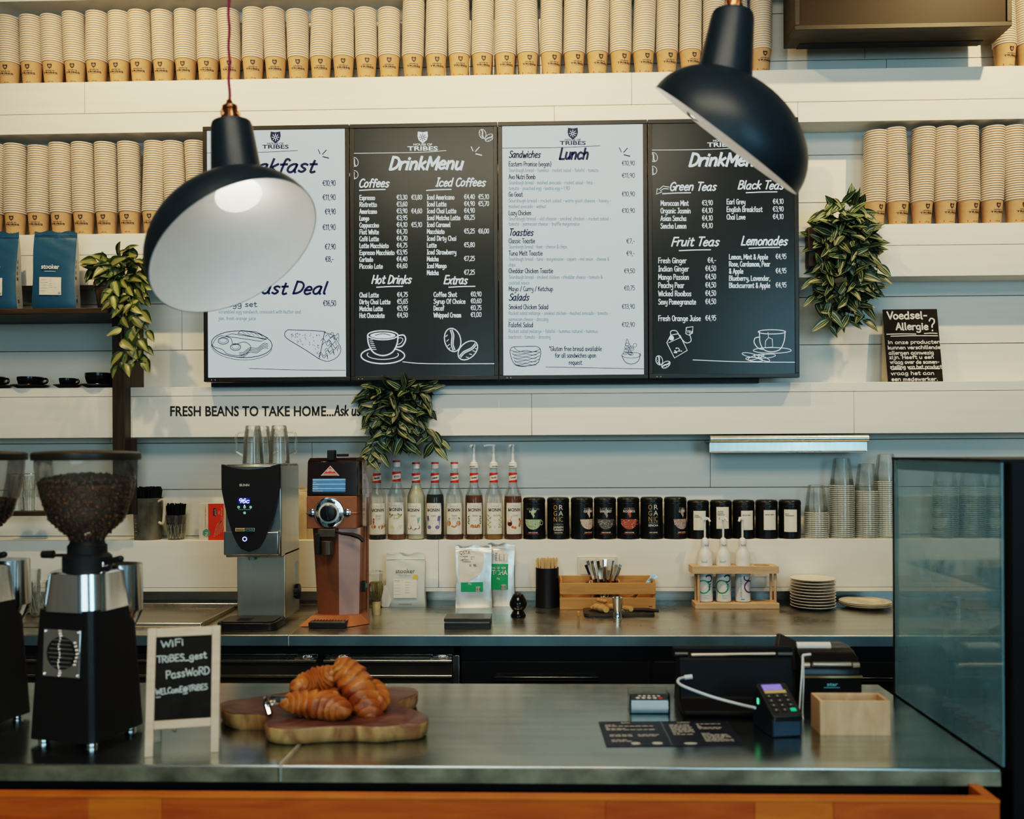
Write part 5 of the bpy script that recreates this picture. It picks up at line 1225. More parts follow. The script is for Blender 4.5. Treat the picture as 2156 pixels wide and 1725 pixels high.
# ================================================================ ledge items at the left
YL=YF+.056
x=P(312,1138,YL).x; t=thing('measuring_jug','clear plastic measuring jug stuffed with black straws','jug',(x,YL,T4))
jug=thin('jug_plastic',(.62,.58,.48),.06,.15,.5,haze=.40,hcol=(.44,.40,.30),hs=2)
b=MB(); b.lathe([(.050,0),(.053,.004),(.0585,.168),(.060,.170)],36,cap=(True,False)); b.obj('body',[jug],t)
A=Art()
for i in range(9): A.rect(-.018,.02+i*.016,-.012+(.004 if i%2 else 0),.0215+i*.016,0)
b=MB(); b.art(A,cylmap(.0545,0,-.3,taper=.034)); b.obj('scale_print',[mat('scale_white',(.6,.58,.5),.6)],t)
b=MB(); b.tube([(.052,-.02,.155),(.078,-.028,.158),(.076,-.028,.08),(.068,-.026,.066),(.054,-.02,.07)],.006,8,smooth=4); b.obj('handle',[mat('jug_handle',(.62,.55,.42),.4)],t)
def straws(cx,r,n,z0,z1,label,seed,flare=1.35,rr=.0035):
    r_=random.Random(seed); b=MB()
    for i in range(n):
        a=r_.uniform(0,2*PI); q=math.sqrt(r_.random())*r; x0,y0=q*math.cos(a)*.8,q*math.sin(a)*.8; x1,y1=q*math.cos(a)*flare,q*math.sin(a)*.9
        z=z1+r_.uniform(-.009,.008); b.tube([(x0,y0,z0),(x1,y1,z)],rr,7,cap=False); b.lathe([(rr*.6,-.001),(rr,.0)],7,m=1 if i%3==0 else 0,c=(x1,y1,z),cap=(False,False))
    o=b.obj('straws',[mat('straw_black',(.008,.008,.009),.3),mat('straw_tip',(.25,.25,.24),.3)],None,(cx,YL,T4)); tag(o,label,'straws',kind='stuff')
straws(x,.045,150,.02,.208,'thick bunch of black straws standing in the measuring jug',3)
x=P(371,1138,YL).x; t=thing('glass_tumbler','patterned glass holding a short bunch of black straws','glass',(x,YL,T4)); b=MB(); b.lathe([(.030,0),(.032,.004),(.041,.098),(.042,.100),(.039,.100),(.029,.010),(.001,.008)],28); b.obj('bowl',[glass],t)
b=MB()
for i in range(16):
    a=2*PI*i/16
    for s_ in (1,-1): b.tube([((.0325+.009*z/.1)*math.cos(a+s_*z*5),(.0325+.009*z/.1)*math.sin(a+s_*z*5),z) for z in (.006,.02,.035,.05,.062)],.0014,4)
b.obj('cut_pattern',[glassr],t)
straws(x,.030,80,.012,.140,'short bunch of black straws standing in the patterned glass',8,1.3,.003)
# red straw box
c0=P(420,1136,YL-.04); c1=P(472,1136,YL-.04); wl=c1.x-c0.x; hz=(1136-1057)*3.63/F
t=thing('straw_carton','red and white carton of paper straws beside the hot water tower','carton',(c0.x,YF+.012,T4))
A=Art(); A.rect(0,0,wl*.37,hz,0,1); A.rect(wl*.37,.0,wl,hz,1,1)
A.sans('Cocktailrietje papier',wl*.28,hz*.32,.0052,1,w=hz*.62,rot=PI/2,lift=2); A.ngon([(wl*.30+.017*math.cos(PI/3*i+PI/6),hz*.20+.017*math.sin(PI/3*i+PI/6)) for i in range(6)],2,2); A.sans('Pid',wl*.36,hz*.10,.010,0,rot=PI/2,lift=3,bold=True)
A.ngon(rrect(wl*.58,wl*.70,hz*.66,hz*.88,.004),3,2); A.sans('pack',wl*.68,hz*.68,.006,0,rot=PI/2,lift=3,w=hz*.17); A.sans('250x',wl*.84,hz*.70,.005,0,rot=PI/2); A.sans('140x7 mm',wl*.94,hz*.66,.005,0,rot=PI/2)
for i in range(4): A.stroke([(wl*.62+i*.009,hz*.10+i*.006),(wl*.74+i*.008,hz*.42+i*.004),(wl*.92,hz*.5+i*.006)],.0045,0); A.stroke([(wl*.62+i*.009,hz*.10+i*.006),(wl*.74+i*.008,hz*.42+i*.004),(wl*.92,hz*.5+i*.006)],.003,1,3)
b=MB(); b.box(0,wl,0,.06,0,hz,0); b.art(A,flatmap(0)); b.obj('carton_box',[mat('carton_white',(.62,.60,.54),.6),mat('carton_red',(.62,.055,.02),.5),mat('carton_teal',(.10,.30,.25),.5),mat('carton_navy',(.02,.03,.08),.5)],t)
# ================================================================ hot water tower
Y0=3.17; c=P(530,1328,Y0)
kx=Y0/F; t=thing('hot_water_tower','tall stainless steel hot water dispenser with a black curved front panel','dispenser',(P(530,1150,Y0).x,Y0,ZC),group=None)
zz=lambda y,Y=Y0: zat(y,Y,530)-ZC
X=lambda x: (x-530)*kx
ss=steel('tower_steel',(.62,.56,.46),.32,.46,scale=(60,60,3),grime=.08,gscale=3)
ss2=steel('tower_side',(.50,.50,.49),.18,.3,scale=(60,60,2),grime=.15,gscale=3)
D1=.27
b=MB(); b.box(X(483),X(588),.075,D1,.02,zz(1170)); b.obj('lower_body',[ss],t,bev=.002)
b=MB(); b.box(X(468),X(588),.03,D1,zz(1176),zz(981)); b.obj('head',[ss2],t,bev=.003)
# black shield front: wide at the top, rounded point at the bottom
outl=[]
tw=zz(978); bw=zz(1170)
xl,xr_=X(464),X(587)
def edge(q): # half width as function of height 0 bottom..1 top
    return 1 if q>.72 else (max(0,(q/.72))**.42)
pts=[]; N=26
for i in range(N+1): q=i/N; pts.append(((xl+xr_)/2+(xr_-xl)/2*edge(q)*(1 if q<.72 else 1),bw+.012+(tw-bw-.012)*q))
right=pts; left=[(xl+xr_-x,z) for x,z in pts[::-1]]
top=[( xr_+(xl-xr_)*i/10, tw-.018*math.sin(PI*i/10)*(1 if 0<i<10 else 0)) for i in range(1,10)]
poly=right+top+left
b=MB()
def curve_y(x): q=(x-(xl+xr_)/2)/((xr_-xl)/2); return .012*q*q
n=len(poly); 
v=[(x,curve_y(x)-.004,z) for x,z in poly]+[(x,.036,z) for x,z in poly]
b.add(v,[tuple(range(n))]+[(i,n+i,n+(i+1)%n,(i+1)%n) for i in range(n)],0)
fy=lambda u,v_,l:(u,curve_y(u)-.0045-.0006*l,v_)
A=Art(); A.sans('BUNN',X(516),zz(1024),.0082,0,w=X(527)-X(505),bold=True,align='c')
A.hand('96c',X(515),zz(1059),.0145,1,pen=.0028,w=X(527)-X(503),align='c',shear=.12,lift=3); A.rect(X(502),zz(1061),X(528),zz(1048),4,1)
for x,y in ((503,1068),(516,1068),(529,1068),(516,1080)): A.ell(X(x),zz(y),.0046,.0046,2); A.rect(X(x)-.002,zz(y)-.0006,X(x)+.002,zz(y)+.0006,5,3)
A.stroke([(X(503),zz(1071)),(X(503),zz(1073)),(X(529),zz(1073)),(X(529),zz(1071))],.0007,2,2,False); A.ell(X(516),zz(1064.5),.002,.002,1)
A.rect(X(495.5),zz(1119),X(537),zz(1112),2,1); A.rect(X(496),zz(1118.7),X(515),zz(1112.4),3,2); A.rect(X(515.5),zz(1118.7),X(536.5),zz(1112.4),5,2); A.sans('HOT WATER',X(526),zz(1117),.004,0,w=X(535)-X(517),align='c',lift=3); A.hand('Express',X(505.5),zz(1117),.0045,5,pen=.0007,w=X(513)-X(498),align='c',lift=3,shear=.2)
A.ring(X(516),zz(1135),.0068,.0068,.0026,1); 
b.art(A,fy,1)
b.obj('front_panel',[mat('tower_black',(.010,.009,.009),.5),mat('bunn_white',(.55,.55,.53),.4),mat('led_blue',(.1,.1,.5),.4,var=0,emit=(.35,.45,1),es=2.6),mat('icon_green',(.2,.45,.4),.4,var=0,emit=(.2,.5,.42),es=.6),mat('express_orange',(.5,.25,.06),.4),mat('led_glow',(.005,.005,.03),.4,var=0,emit=(.02,.03,.35),es=.5),mat('icon_black',(.01,.01,.012),.5)],t)
b=MB(); b.box(X(468),xr_-.001,.006,.031,bw,zz(1120)); b.obj('chrome_band',[ss2],t,bev=.004)
b=MB(); b.lathe([(.010,0),(.013,.016)],20,c=(X(520),.05,zz(1183))); b.obj('spout',[mat('spout_grey',(.45,.43,.40),.3)],t)
b=MB(); b.slab(rrect(X(462),X(588),-.055,.10,.03,6),0,.028); b.obj('drip_base',[blacks],t,bev=.004,seg=3)
b=MB(); b.slab(rrect(X(468),X(582),-.045,.07,.024,6),.0285,.031); 
for i in range(7): b.box(X(500)+i*.007,X(503)+i*.007,-.02,.03,.0312,.0318,1)
b.obj('drip_grid',[mat('grid_dark',(.05,.045,.04),.35,.6),black],t)
b=MB(); b.box(X(588)-.0004,X(588)+.0008,.20,.245,zz(1222,3.4),zz(1182,3.4)); b.obj('rating_label',[labw],t)
b=MB(); b.lathe([(.028,0),(.028,.012),(.012,.016)],24,M=Matrix.Translation((X(588),.225,zz(1245,3.4)))@Euler((0,R(90),0)).to_matrix().to_4x4()); b.obj('plug_cover',[blacks],t)
b=MB(); b.box(X(468)+.004,X(588)-.004,.035,D1-.003,zz(981),zz(981)+.004); b.obj('lid',[ss2],t,bev=.001)
ZTW=ZC+zz(981)+.0045
# glass mugs upside down on the tower
def mug(px,Y,label,rz):
    t=thing('glass_mug',label,'mug',(P(px,975,Y).x,Y,ZTW),rz,group='clear glass mugs upside down on the tower'); h=.138
    b=MB(); pr=[(.036,0),(.0375,.002),(.031,.10),(.026,h-.004),(.024,h),(.001,h),(.001,h-.012),(.022,h-.013),(.027,.09),(.034,.002)]; b.lathe(pr,28,cap=(False,False)); b.obj('bowl',[glass],t)
    b=MB(); b.tube([(.029,0,.115),(.052,0,.112),(.060,0,.09),(.056,0,.055),(.060,0,.045),(.036,0,.03)],.0042,8,smooth=4); b.obj('handle',[glass],t)
mug(533,3.30,'clear glass mug upside down at the front left of the water tower, handle left',R(190)); mug(588,3.29,'clear glass mug upside down at the right of the water tower, handle right',R(10)); mug(552,3.375,'clear glass mug upside down behind the other two on the water tower',R(40))
# kraft bags behind the copper grinder
kb=mat('kraft_bag',(.55,.45,.30),.5,var=.1)
for k,(px,lab) in enumerate(((636,'pale kraft bag squeezed on the ledge between tower and copper grinder'),(660,'second pale kraft bag on the ledge, mostly behind the copper grinder'))):
    l=P(px,1137,YL); l.z=T4; bag('coffee_bag',lab,'bag',l,.05,.212,.05,kb,kb,0,None,(),seed=20+k)
# ================================================================ copper bean grinder
Y0=3.23; kx=Y0/F; t=thing('bean_grinder','copper coloured bag grinder with round dial and black hopper','grinder',(P(703,1150,Y0).x,Y0,ZC))
zz=lambda y: zat(y,Y0,703)-ZC
X=lambda x:(x-703)*kx
cop=mat('copper_paint',(.29,.115,.058),.42,.35,var=.06,scale=60); pk=mat('copper_pink',(.46,.28,.24),.35,.3,var=.04)
b=MB(); b.box(X(645),X(752),.0,.15,zz(1113),zz(1045)); b.box(X(644),X(753),-.002,.152,zz(1083),zz(1079)); b.obj('burr_housing',[cop],t,bev=.002)
# faceted column
b=MB(); zc0,zc1=.012,zz(1113)
lo=[(X(664),.035),(X(698),.015),(X(712),.012),(X(752),.03),(X(758),.13),(X(664),.13)]; hi=[(X(653),.035),(X(696),.012),(X(712),.008),(X(757),.025),(X(760),.14),(X(653),.14)]
v=[(x,y,zc0) for x,y in lo]+[(x,y,zc1) for x,y in hi]; b.add(v,[(5,4,3,2,1,0),(6,7,8,9,10,11),(0,1,7,6),(1,2,8,7),(3,4,10,9),(4,5,11,10),(5,0,6,11)],0); b.add([v[2],v[3],v[9],v[8]],[(0,1,2,3)],1)
b.obj('column',[cop,pk],t)
b=MB(); lo=[(X(632),-.035),(X(740),-.04),(X(776),.02),(X(762),.16),(X(655),.16)]; hi=[(X(655),.005),(X(735),.0),(X(756),.03),(X(758),.14),(X(660),.14)]; b.frus(lo,hi,.0015,.034); b.obj('foot',[cop],t,bev=.001)
b=MB(); b.box(X(657),X(735),-.062,.0,.0015,.020); b.obj('catch_tray',[blacks],t,bev=.002)
b=MB()
for i in range(12): b.tube([(X(661)+i*.0105,-.056,.0215),(X(665)+i*.0105,-.006,.0215)],.0018,6)
b.box(X(659),X(733),-.058,-.054,.020,.024); b.obj('tray_grid',[mat('grid_copper',(.35,.27,.22),.3,.8)],t)
# hopper box
hb=mat('hopper_brown',(.020,.009,.006),.12,coat=.5)
b=MB(); lo=[(X(646),.0),(X(754),.0),(X(757),.15),(X(650),.15)]; hi=[(X(646),.012),(X(753),.012),(X(756),.14),(X(650),.14)]; b.frus(lo,hi,zz(1044.5),zz(972)); hi2=[(X(650),.02),(X(750),.02),(X(752),.13),(X(654),.13)]; b.frus(hi,hi2,zz(972),zz(964)); b.obj('hopper',[hb],t,bev=.002)
b=MB(); b.box(X(688),X(703),.01,.05,zz(970),zz(948)); b.box(X(703),X(727),.05,.07,zz(962),zz(956)); b.obj('lid_handle',[black],t,bev=.002)
A=Art(); A.ngon([(X(675),zz(1002)),(X(715),zz(1002)),(X(695),zz(981))],0,1); A.ngon([(X(677.5),zz(1001.2)),(X(712.5),zz(1001.2)),(X(695),zz(983))],1,2); A.sans('MAHLKONIG',X(695),zz(1000.2),.0048,0,w=.053,align='c',bold=True,lift=3)
for i in range(7):
    a=PI*(.12+.76*i/6); A.ngon([(X(695)+.004*math.cos(a),zz(995)+.003*math.sin(a)),(X(695)+.0135*math.cos(a-.14),zz(995)+.0125*math.sin(a-.14)),(X(695)+.0135*math.cos(a+.14),zz(995)+.0125*math.sin(a+.14))],0,3)
A.rect(X(657),zz(1039),X(729),zz(1007),2,1)
for i in range(6): A.rect(X(658),zz(1012.4+i*4.6),X(728),zz(1008.6+i*4.6),3 if i%2 else 4,2); A.sans(('Normal','Filter','Colombia','Ethiopia','Thailand','Decaf Colombia')[i],X(659),zz(1012+i*4.6),.0036,0,lift=3)
slope=.012/(zz(972)-zz(1044.5))
b=MB(); b.art(A,lambda u,v_,l:(u,(v_-zz(1044.5))*slope-.0012-.0005*l,v_)); b.obj('badge_and_display',[mat('mk_white',(.62,.6,.56),.4),mat('mk_red',(.55,.05,.03),.4),mat('mk_frame',(.02,.02,.022),.3),mat('mk_blue',(.02,.06,.12),.4,var=0,emit=(.05,.15,.28),es=.8),mat('mk_pale',(.05,.1,.16),.4,var=0,emit=(.12,.28,.42),es=.8)],t)
Md=Matrix.Translation((X(694),0,zz(1080)))@Euler((R(90),0,0)).to_matrix().to_4x4()
b=MB(); b.lathe([(.053,0),(.054,.006),(.051,.010),(.045,.011)],48,M=Md,m=0); b.lathe([(.045,.0105),(.028,.0115)],48,M=Md,m=1,cap=(False,False))
for sx in (-.062,.062): b.lathe([(.013,0),(.013,.006),(.008,.008)],20,M=Md@Matrix.Translation((sx,0,0)),m=0)
for i in range(22):
    a=2*PI*i/22; b.box(-.0007,.0007,.040 if i%3 else .037,.044,.0112,.0118,2,Md@rotz(a))
for i in range(3):
    for j in range(3): b.lathe([(.0016,.0117)],8,M=Md@Matrix.Translation((.032+i*.004,.008+j*.004,0)),m=2) if False else b.ball(tuple(Md@Vector((.031+i*.0042,.006+j*.0042,.0115))),.0014,2,6,4)
b.obj('dial_plate',[chrome,mat('dial_white',(.60,.60,.57),.4),black],t)
b=MB(); b.lathe([(.029,.011),(.029,.022),(.026,.030),(.010,.032)],32,M=Md); b.box(-.004,.004,-.026,.026,.03,.040,0,Md@rotz(.15)); b.ball(tuple(Md@Vector((0,.028,.026))),(.006,.003,.008),1,8,6); b.obj('dial_knob',[blacks,mat('dial_white',(.6,.6,.57))],t,bev=.001)
sb=mat('spout_bronze',(.10,.075,.055),.35,.4)
b=MB(); b.lathe([(.023,0),(.024,.05)],24,c=(X(690),-.01,zz(1168)),sx=1,sy=.8); b.box(X(672),X(709),-.025,.02,zz(1130),zz(1113)); b.obj('spout',[sb],t,bev=.002)
b=MB(); b.box(X(667),X(677),-.03,.0,zz(1166),zz(1122)); b.obj('bag_clamp',[black],t,bev=.002)
b=MB(); b.tube([(X(708),-.02,zz(1118)),(X(722),-.03,zz(1122)),(X(745),-.035,zz(1124))],[.004,.0045,.007],8); b.tube([(X(745),-.035,zz(1124)),(X(762),-.04,zz(1129)),(X(771),-.042,zz(1138))],[.008,.008,.006],8); b.obj('lever',[black],t)
b=MB(); b.box(X(757),X(765),.03,.05,zz(1250),zz(1227)); b.box(X(762),X(768),.034,.046,zz(1241),zz(1232),1); b.obj('power_switch',[black,mat('switch_green',(.02,.18,.10),.4)],t)
b=MB(); b.tube([(X(763),.10,.03),(X(764),.10,zz(1050))],.0045,8); b.obj('side_rail',[cop],t)
ap=thin('bag_film',(.86,.80,.76),.16,.06,1.,haze=.16,hcol=(.6,.4,.32))
b=MB(); b.prism([(X(757),zz(1112)),(X(772),zz(1110)),(X(771),zz(1020)),(X(757),zz(970))],.06,.12); b.obj('side_cover',[ap],t)
# ================================================================ wall lettering, rail, sign, ceiling box
A=Art(); A.sans('FRESH BEANS TO TAKE HOME...',357,876,20,0,w=346,bold=True,yd=-1); A.hand('Ask us to',704,875,21,0,pen=3.2,w=80,yd=-1,shear=.08,rot=-.0)
o0=P(540,866,YF); b=MB(); b.art(A,lambda u,v,l:(P(u,v,YF-.0002-.0003*l)-o0)); tag(b.obj('wall_lettering',[ink],None,o0),'black lettering about fresh beans on the white ledge above the water tower','lettering')
c0=P(1495,917,3.66); c1=P(1828,917,3.66); wl=c1.x-c0.x
t=thing('ticket_rail','stainless steel ticket rail mounted under the white ledge at the right','rail',(c0.x,YF+.004,c0.z))
zz=lambda y: zat(y,3.66,1660)-c0.z
b=MB(); b.tube([(.0,-.012,zz(924)),(wl,-.012,zz(924))],.0135,16); b.obj('roller_channel',[stl2],t)
b=MB(); b.slab(rrect(0,wl,zz(953),zz(930),.006),-.004,.0,0,Euler((R(90),0,0)).to_matrix().to_4x4()); b.tube([(.004,-.004,zz(951)),(wl-.004,-.004,zz(951))],.003,8); b.obj('back_plate',[stl2],t)
b=MB(); b.box(0,wl,0,YW-YF-.008,zz(930),zz(927)); b.obj('bracket',[stl2],t)
# allergy chalkboard
bl=P(1870,802,3.676); br=P(1986,801,3.676); tlp=P(1857,652,3.732); trp=P(1972,651,3.732)
cc=(bl+br)/2; cc.z=T3; w2=(br.x-bl.x)/2; hh=tlp.z-T3; lean=math.atan2(.054,hh); Hs=math.hypot(.054,hh)
t=thing('allergy_sign','black chalkboard asking about food allergies, leaning on the ledge at the right','sign',cc)
Ms=Euler((-lean,0,0)).to_matrix().to_4x4()
b=MB(); b.box(-w2,w2,0,.004,0,Hs,0,Ms)
A=Art(); kx=2*w2/116; U=lambda x,y: (-w2+(x-1857-13*(y-652)/150)*kx, Hs*(802-y)/150)
for s_,x,y,h,w_,pn in (('Voedsel-',1867,672,17,86,3.2),('Allergie',1886,695,16,70,3.0),('?',1957,698,30,14,3.0),('in onze producten',1869,724,8,112,1.6),('kunnen verschillende',1869,735,8,112,1.6),('allergen aanwezig',1871,746,8,96,1.6),('zijn. Heeft u een',1872,755,8,95,1.6),('vraag over de samen-',1874,765,8,104,1.6),('stelling van het product',1874,775,8,110,1.6),('vraag het aan',1876,788,8,92,1.6),('een medewerker.',1877,800,8,98,1.6)):
    u,v=U(x,y); A.hand(s_,u,v,h*kx*.95,0,pen=pn*kx,w=w_*kx,jit=.3)
for x0,x1,y in ((1866,1928,704),(1946,1973,703),(1875,1974,708),(1877,1898,777),(1914,1978,776)): A.stroke([U(x0,y),U((x0+x1)/2,y-.6),U(x1,y)],2*kx,0)
b.art(A,lambda u,v,l: tuple(Ms@Vector((u,-.0003*l,v))),1); b.obj('board',[chalkb,mat('chalk_marker',(.75,.73,.68),.8)],t,bev=.0005)
b=MB(); b.prism([(.004,.001),(.075,.001),(.0575,hh-.012)],-w2+.001,-w2+.004,0,M=rotz(R(90))@Matrix.Diagonal((1,-1,1,1))); b.prism([(.004,.001),(.075,.001),(.0575,hh-.012)],-w2+.001,-w2+.004,0,M=Matrix.Translation((2*w2-.005,0,0))@rotz(R(90))@Matrix.Diagonal((1,-1,1,1))); b.obj('easel_back',[mat('easel_card',(.60,.50,.36),.7)],t)
# dark box hanging near the ceiling
YB=3.495; f0=P(1674,63,YB); f1=P(2131,58,YB); zb_=f0.z; zt_=P(1900,-150,YB).z
t=thing('ceiling_box','dark wooden framed box mounted high on the wall at the top right','box',((f0.x+f1.x)/2,YB,zb_)); hw=(f1.x-f0.x)/2; hh=zt_-zb_
fw=wood('frame_olive',(.022,.016,.007),(.05,.036,.017),scale=(3,20,20),rough=.45)
b=MB(); b.box(-hw,hw,0,.165,0,.018); b.box(-hw,hw,0,.165,hh-.018,hh); b.box(-hw,-hw+.018,0,.165,.018,hh-.018); b.box(hw-.018,hw,0,.165,.018,hh-.018); b.obj('frame',[fw],t,bev=.0015)
b=MB(); b.box(-hw+.018,hw-.018,.008,.016,.018,hh-.018); b.obj('panel',[mat('panel_bronze',(.024,.015,.007),.5,.0,var=.15,scale=300,spec=.3)],t)
b=MB(); b.box(-hw+.05,hw-.05,.12,.1655,-.002,.0); b.obj('underside',[black],t)
# double socket
a=P(1216,1215,YF); c=P(1299,1171,YF); t=thing('power_outlet','white double power outlet on the ledge front behind the wooden crate','outlet',((a.x+c.x)/2,YF,a.z)); hw=(c.x-a.x)/2; hh=c.z-a.z
op=mat('outlet_white',(.66,.62,.54),.35); b=MB(); b.box(-hw,hw,-.008,-.0006,0,hh); b.obj('frame',[op],t,bev=.003,seg=3)
for s_ in (-.48,.48):
    b=MB(); b.box(s_*hw-.030,s_*hw+.030,-.0105,-.007,.010,hh-.010); b.obj('cover',[op],t,bev=.0015)
# ================================================================ syrup bottles
btl=thin('bottle_glass',(.95,.965,.96),.07,.03,.5,haze=.05,hcol=(.8,.85,.82))
lab=mat('label_cream',(.74,.69,.60),.55,var=.02); lred=mat('label_red',(.58,.035,.02),.5); lgr=mat('label_faint',(.42,.40,.37),.6)
cw=mat('cap_plastic',(.70,.70,.68),.35)
BP=[(.032,0),(.036,.004),(.0362,.155),(.0350,.172),(.0295,.190),(.0215,.208),(.0172,.224),(.0150,.245),(.0140,.282),(.0146,.285)]
def rad_at(z):
    for (r0,z0),(r1,z1) in zip(BP,BP[1:]):
        if z0<=z<=z1: return r0+(r1-r0)*(z-z0)/(z1-z0)
    return BP[-1][0]
def liq(name,c,tr=.5): return mat(name,c,.08,0,var=0,spec=.5,trans=tr,ior=1.2)
def motif(A,kind,base):
    """fruit pictures on the label: base = first colour slot"""
    c0,c1,c2=base,base+1,base+2; r_=random.Random(kind*7+1)
    if kind==0:
        for i in range(4): A.ell(-.021,.083-i*.006,.0085,.0034,c0 if i%2 else c1)
        for x,y in ((-.017,.053),(.012,.05),(.026,.056)): A.ell(x,y,.010,.0085,c0); [A.ell(x+r_.uniform(-.006,.006),y+r_.uniform(-.005,.005),.0015,.0015,c1,3,6) for _ in range(6)]
    elif kind==1:
        for x,y in ((-.020,.092),(.016,.092)): A.ell(x,y,.005,.006,c0); A.ell(x+.006,y+.004,.007,.003,c1,rot=.8); A.ell(x-.003,y+.008,.006,.0025,c1,rot=-.6)
        for x,y in ((-.017,.053),(-.012,.047),(.020,.053),(.014,.046)): A.ell(x,y,.008,.006,c2)
    elif kind==2:
        for x,y in ((-.016,.05),(.004,.048),(.019,.051)): A.ell(x,y,.0105,.0095,c1); A.ell(x-.001,y+.002,.0085,.0075,c2,3)
        for i in range(5): A.stroke([(.021,.064),(.018+i*.003,.09)],.0016,c0)
    elif kind==3:
        for s_ in (-1,1):
            for i in range(4): A.stroke([(s_*.026,.052),(s_*(.020+i*.003),.095)],.0018,c1); [A.ell(s_*(.0205+i*.003)-.001*s_*j,.093-j*.005,.0018,.0024,c0,3,6) for j in range(4)]
            for j in range(7):
                a=2*PI*j/7; A.ell(s_*.017+.006*math.cos(a),.05+.005*math.sin(a),.004,.0022,c0,rot=a)
    elif kind==4:
        for x,y,s_ in ((-.022,.066,1),(.019,.066,.9)): 
            A.ell(x,y,.010*s_,.011*s_,c0)
            for k in (-1,0,1): A.ring(x+k*.004,y,.003,.010*s_,.0008,c1,3)
        A.stroke([(-.008,.055),(.001,.051),(.010,.056)],.006,c0); A.ell(-.02,.083,.005,.002,c2,rot=.5); A.ell(.022,.085,.006,.003,c2,rot=-.6)
    elif kind==5:
        for i in range(9): A.ell(-.014+i*.0042,.053+.003*math.sin(i*2),.0055,.005,c0 if i%2 else c1)
        for s_ in (-1,1):
            for j in range(4): A.ell(s_*.025,.065+j*.009,.0055,.0026,c2,rot=.6*s_*(-1)**j)
    elif kind==6:
        for s_ in (-1,1):
            for j in range(6): A.ell(s_*.024+.004*(-1)**j,.05+j*.009,.0065,.0022,c0,rot=.7*(-1)**j)
            A.ell(s_*.02,.052,.006,.005,c2)
        for j in range(3): A.stroke([(-.002,.054-j*.003),(.016,.051-j*.002)],.0012,c1)
    else:
        A.ell(-.020,.066,.0105,.0125,c0); A.ell(-.020,.062,.0095,.008,c1,3); A.stroke([(-.018,.078),(-.010,.094)],.001,c1)
        for x,y in ((-.008,.05),(.002,.047),(.024,.062),(.021,.055),(.026,.072),(.022,.08)): A.ell(x,y,.0055,.0055,c2)
COLS=[((.55,.20,.06),(.16,.06,.03),(.4,.2,.1)),((.62,.38,.12),(.10,.22,.10),(.66,.56,.36)),((.18,.36,.28),(.20,.10,.06),(.72,.70,.64)),((.12,.10,.34),(.25,.28,.34),(.2,.3,.2)),((.62,.20,.03),(.38,.10,.02),(.12,.28,.12)),((.40,.11,.04),(.55,.34,.18),(.07,.20,.07)),((.30,.34,.14),(.04,.03,.03),(.66,.58,.36)),((.42,.13,.03),(.07,.02,.01),(.50,.16,.06))]
NAMES=[('Chocolate','Cookie'),('White','Chocolate'),('Coconut',''),('Lavender',''),('Pumpkin','Spice'),('Hazelnut',''),('Vanilla',''),('Caramel','')]
LIQ=[((.012,.008,.007),.019,'nearly black syrup left below its label'),((.40,.15,.06),.022,'amber syrup low in the bottle'),((.62,.54,.36),.215,'cloudy cream coloured syrup'),((.012,.009,.012),.180,'black syrup'),((.22,.05,.02),.020,'red brown syrup below its pumpkin label'),((.24,.06,.012),.176,'dark amber syrup and a white pump'),((.58,.30,.05),.019,'golden syrup and a white pump'),((.22,.045,.012),.172,'red amber syrup, a white pump and a caramel label')]
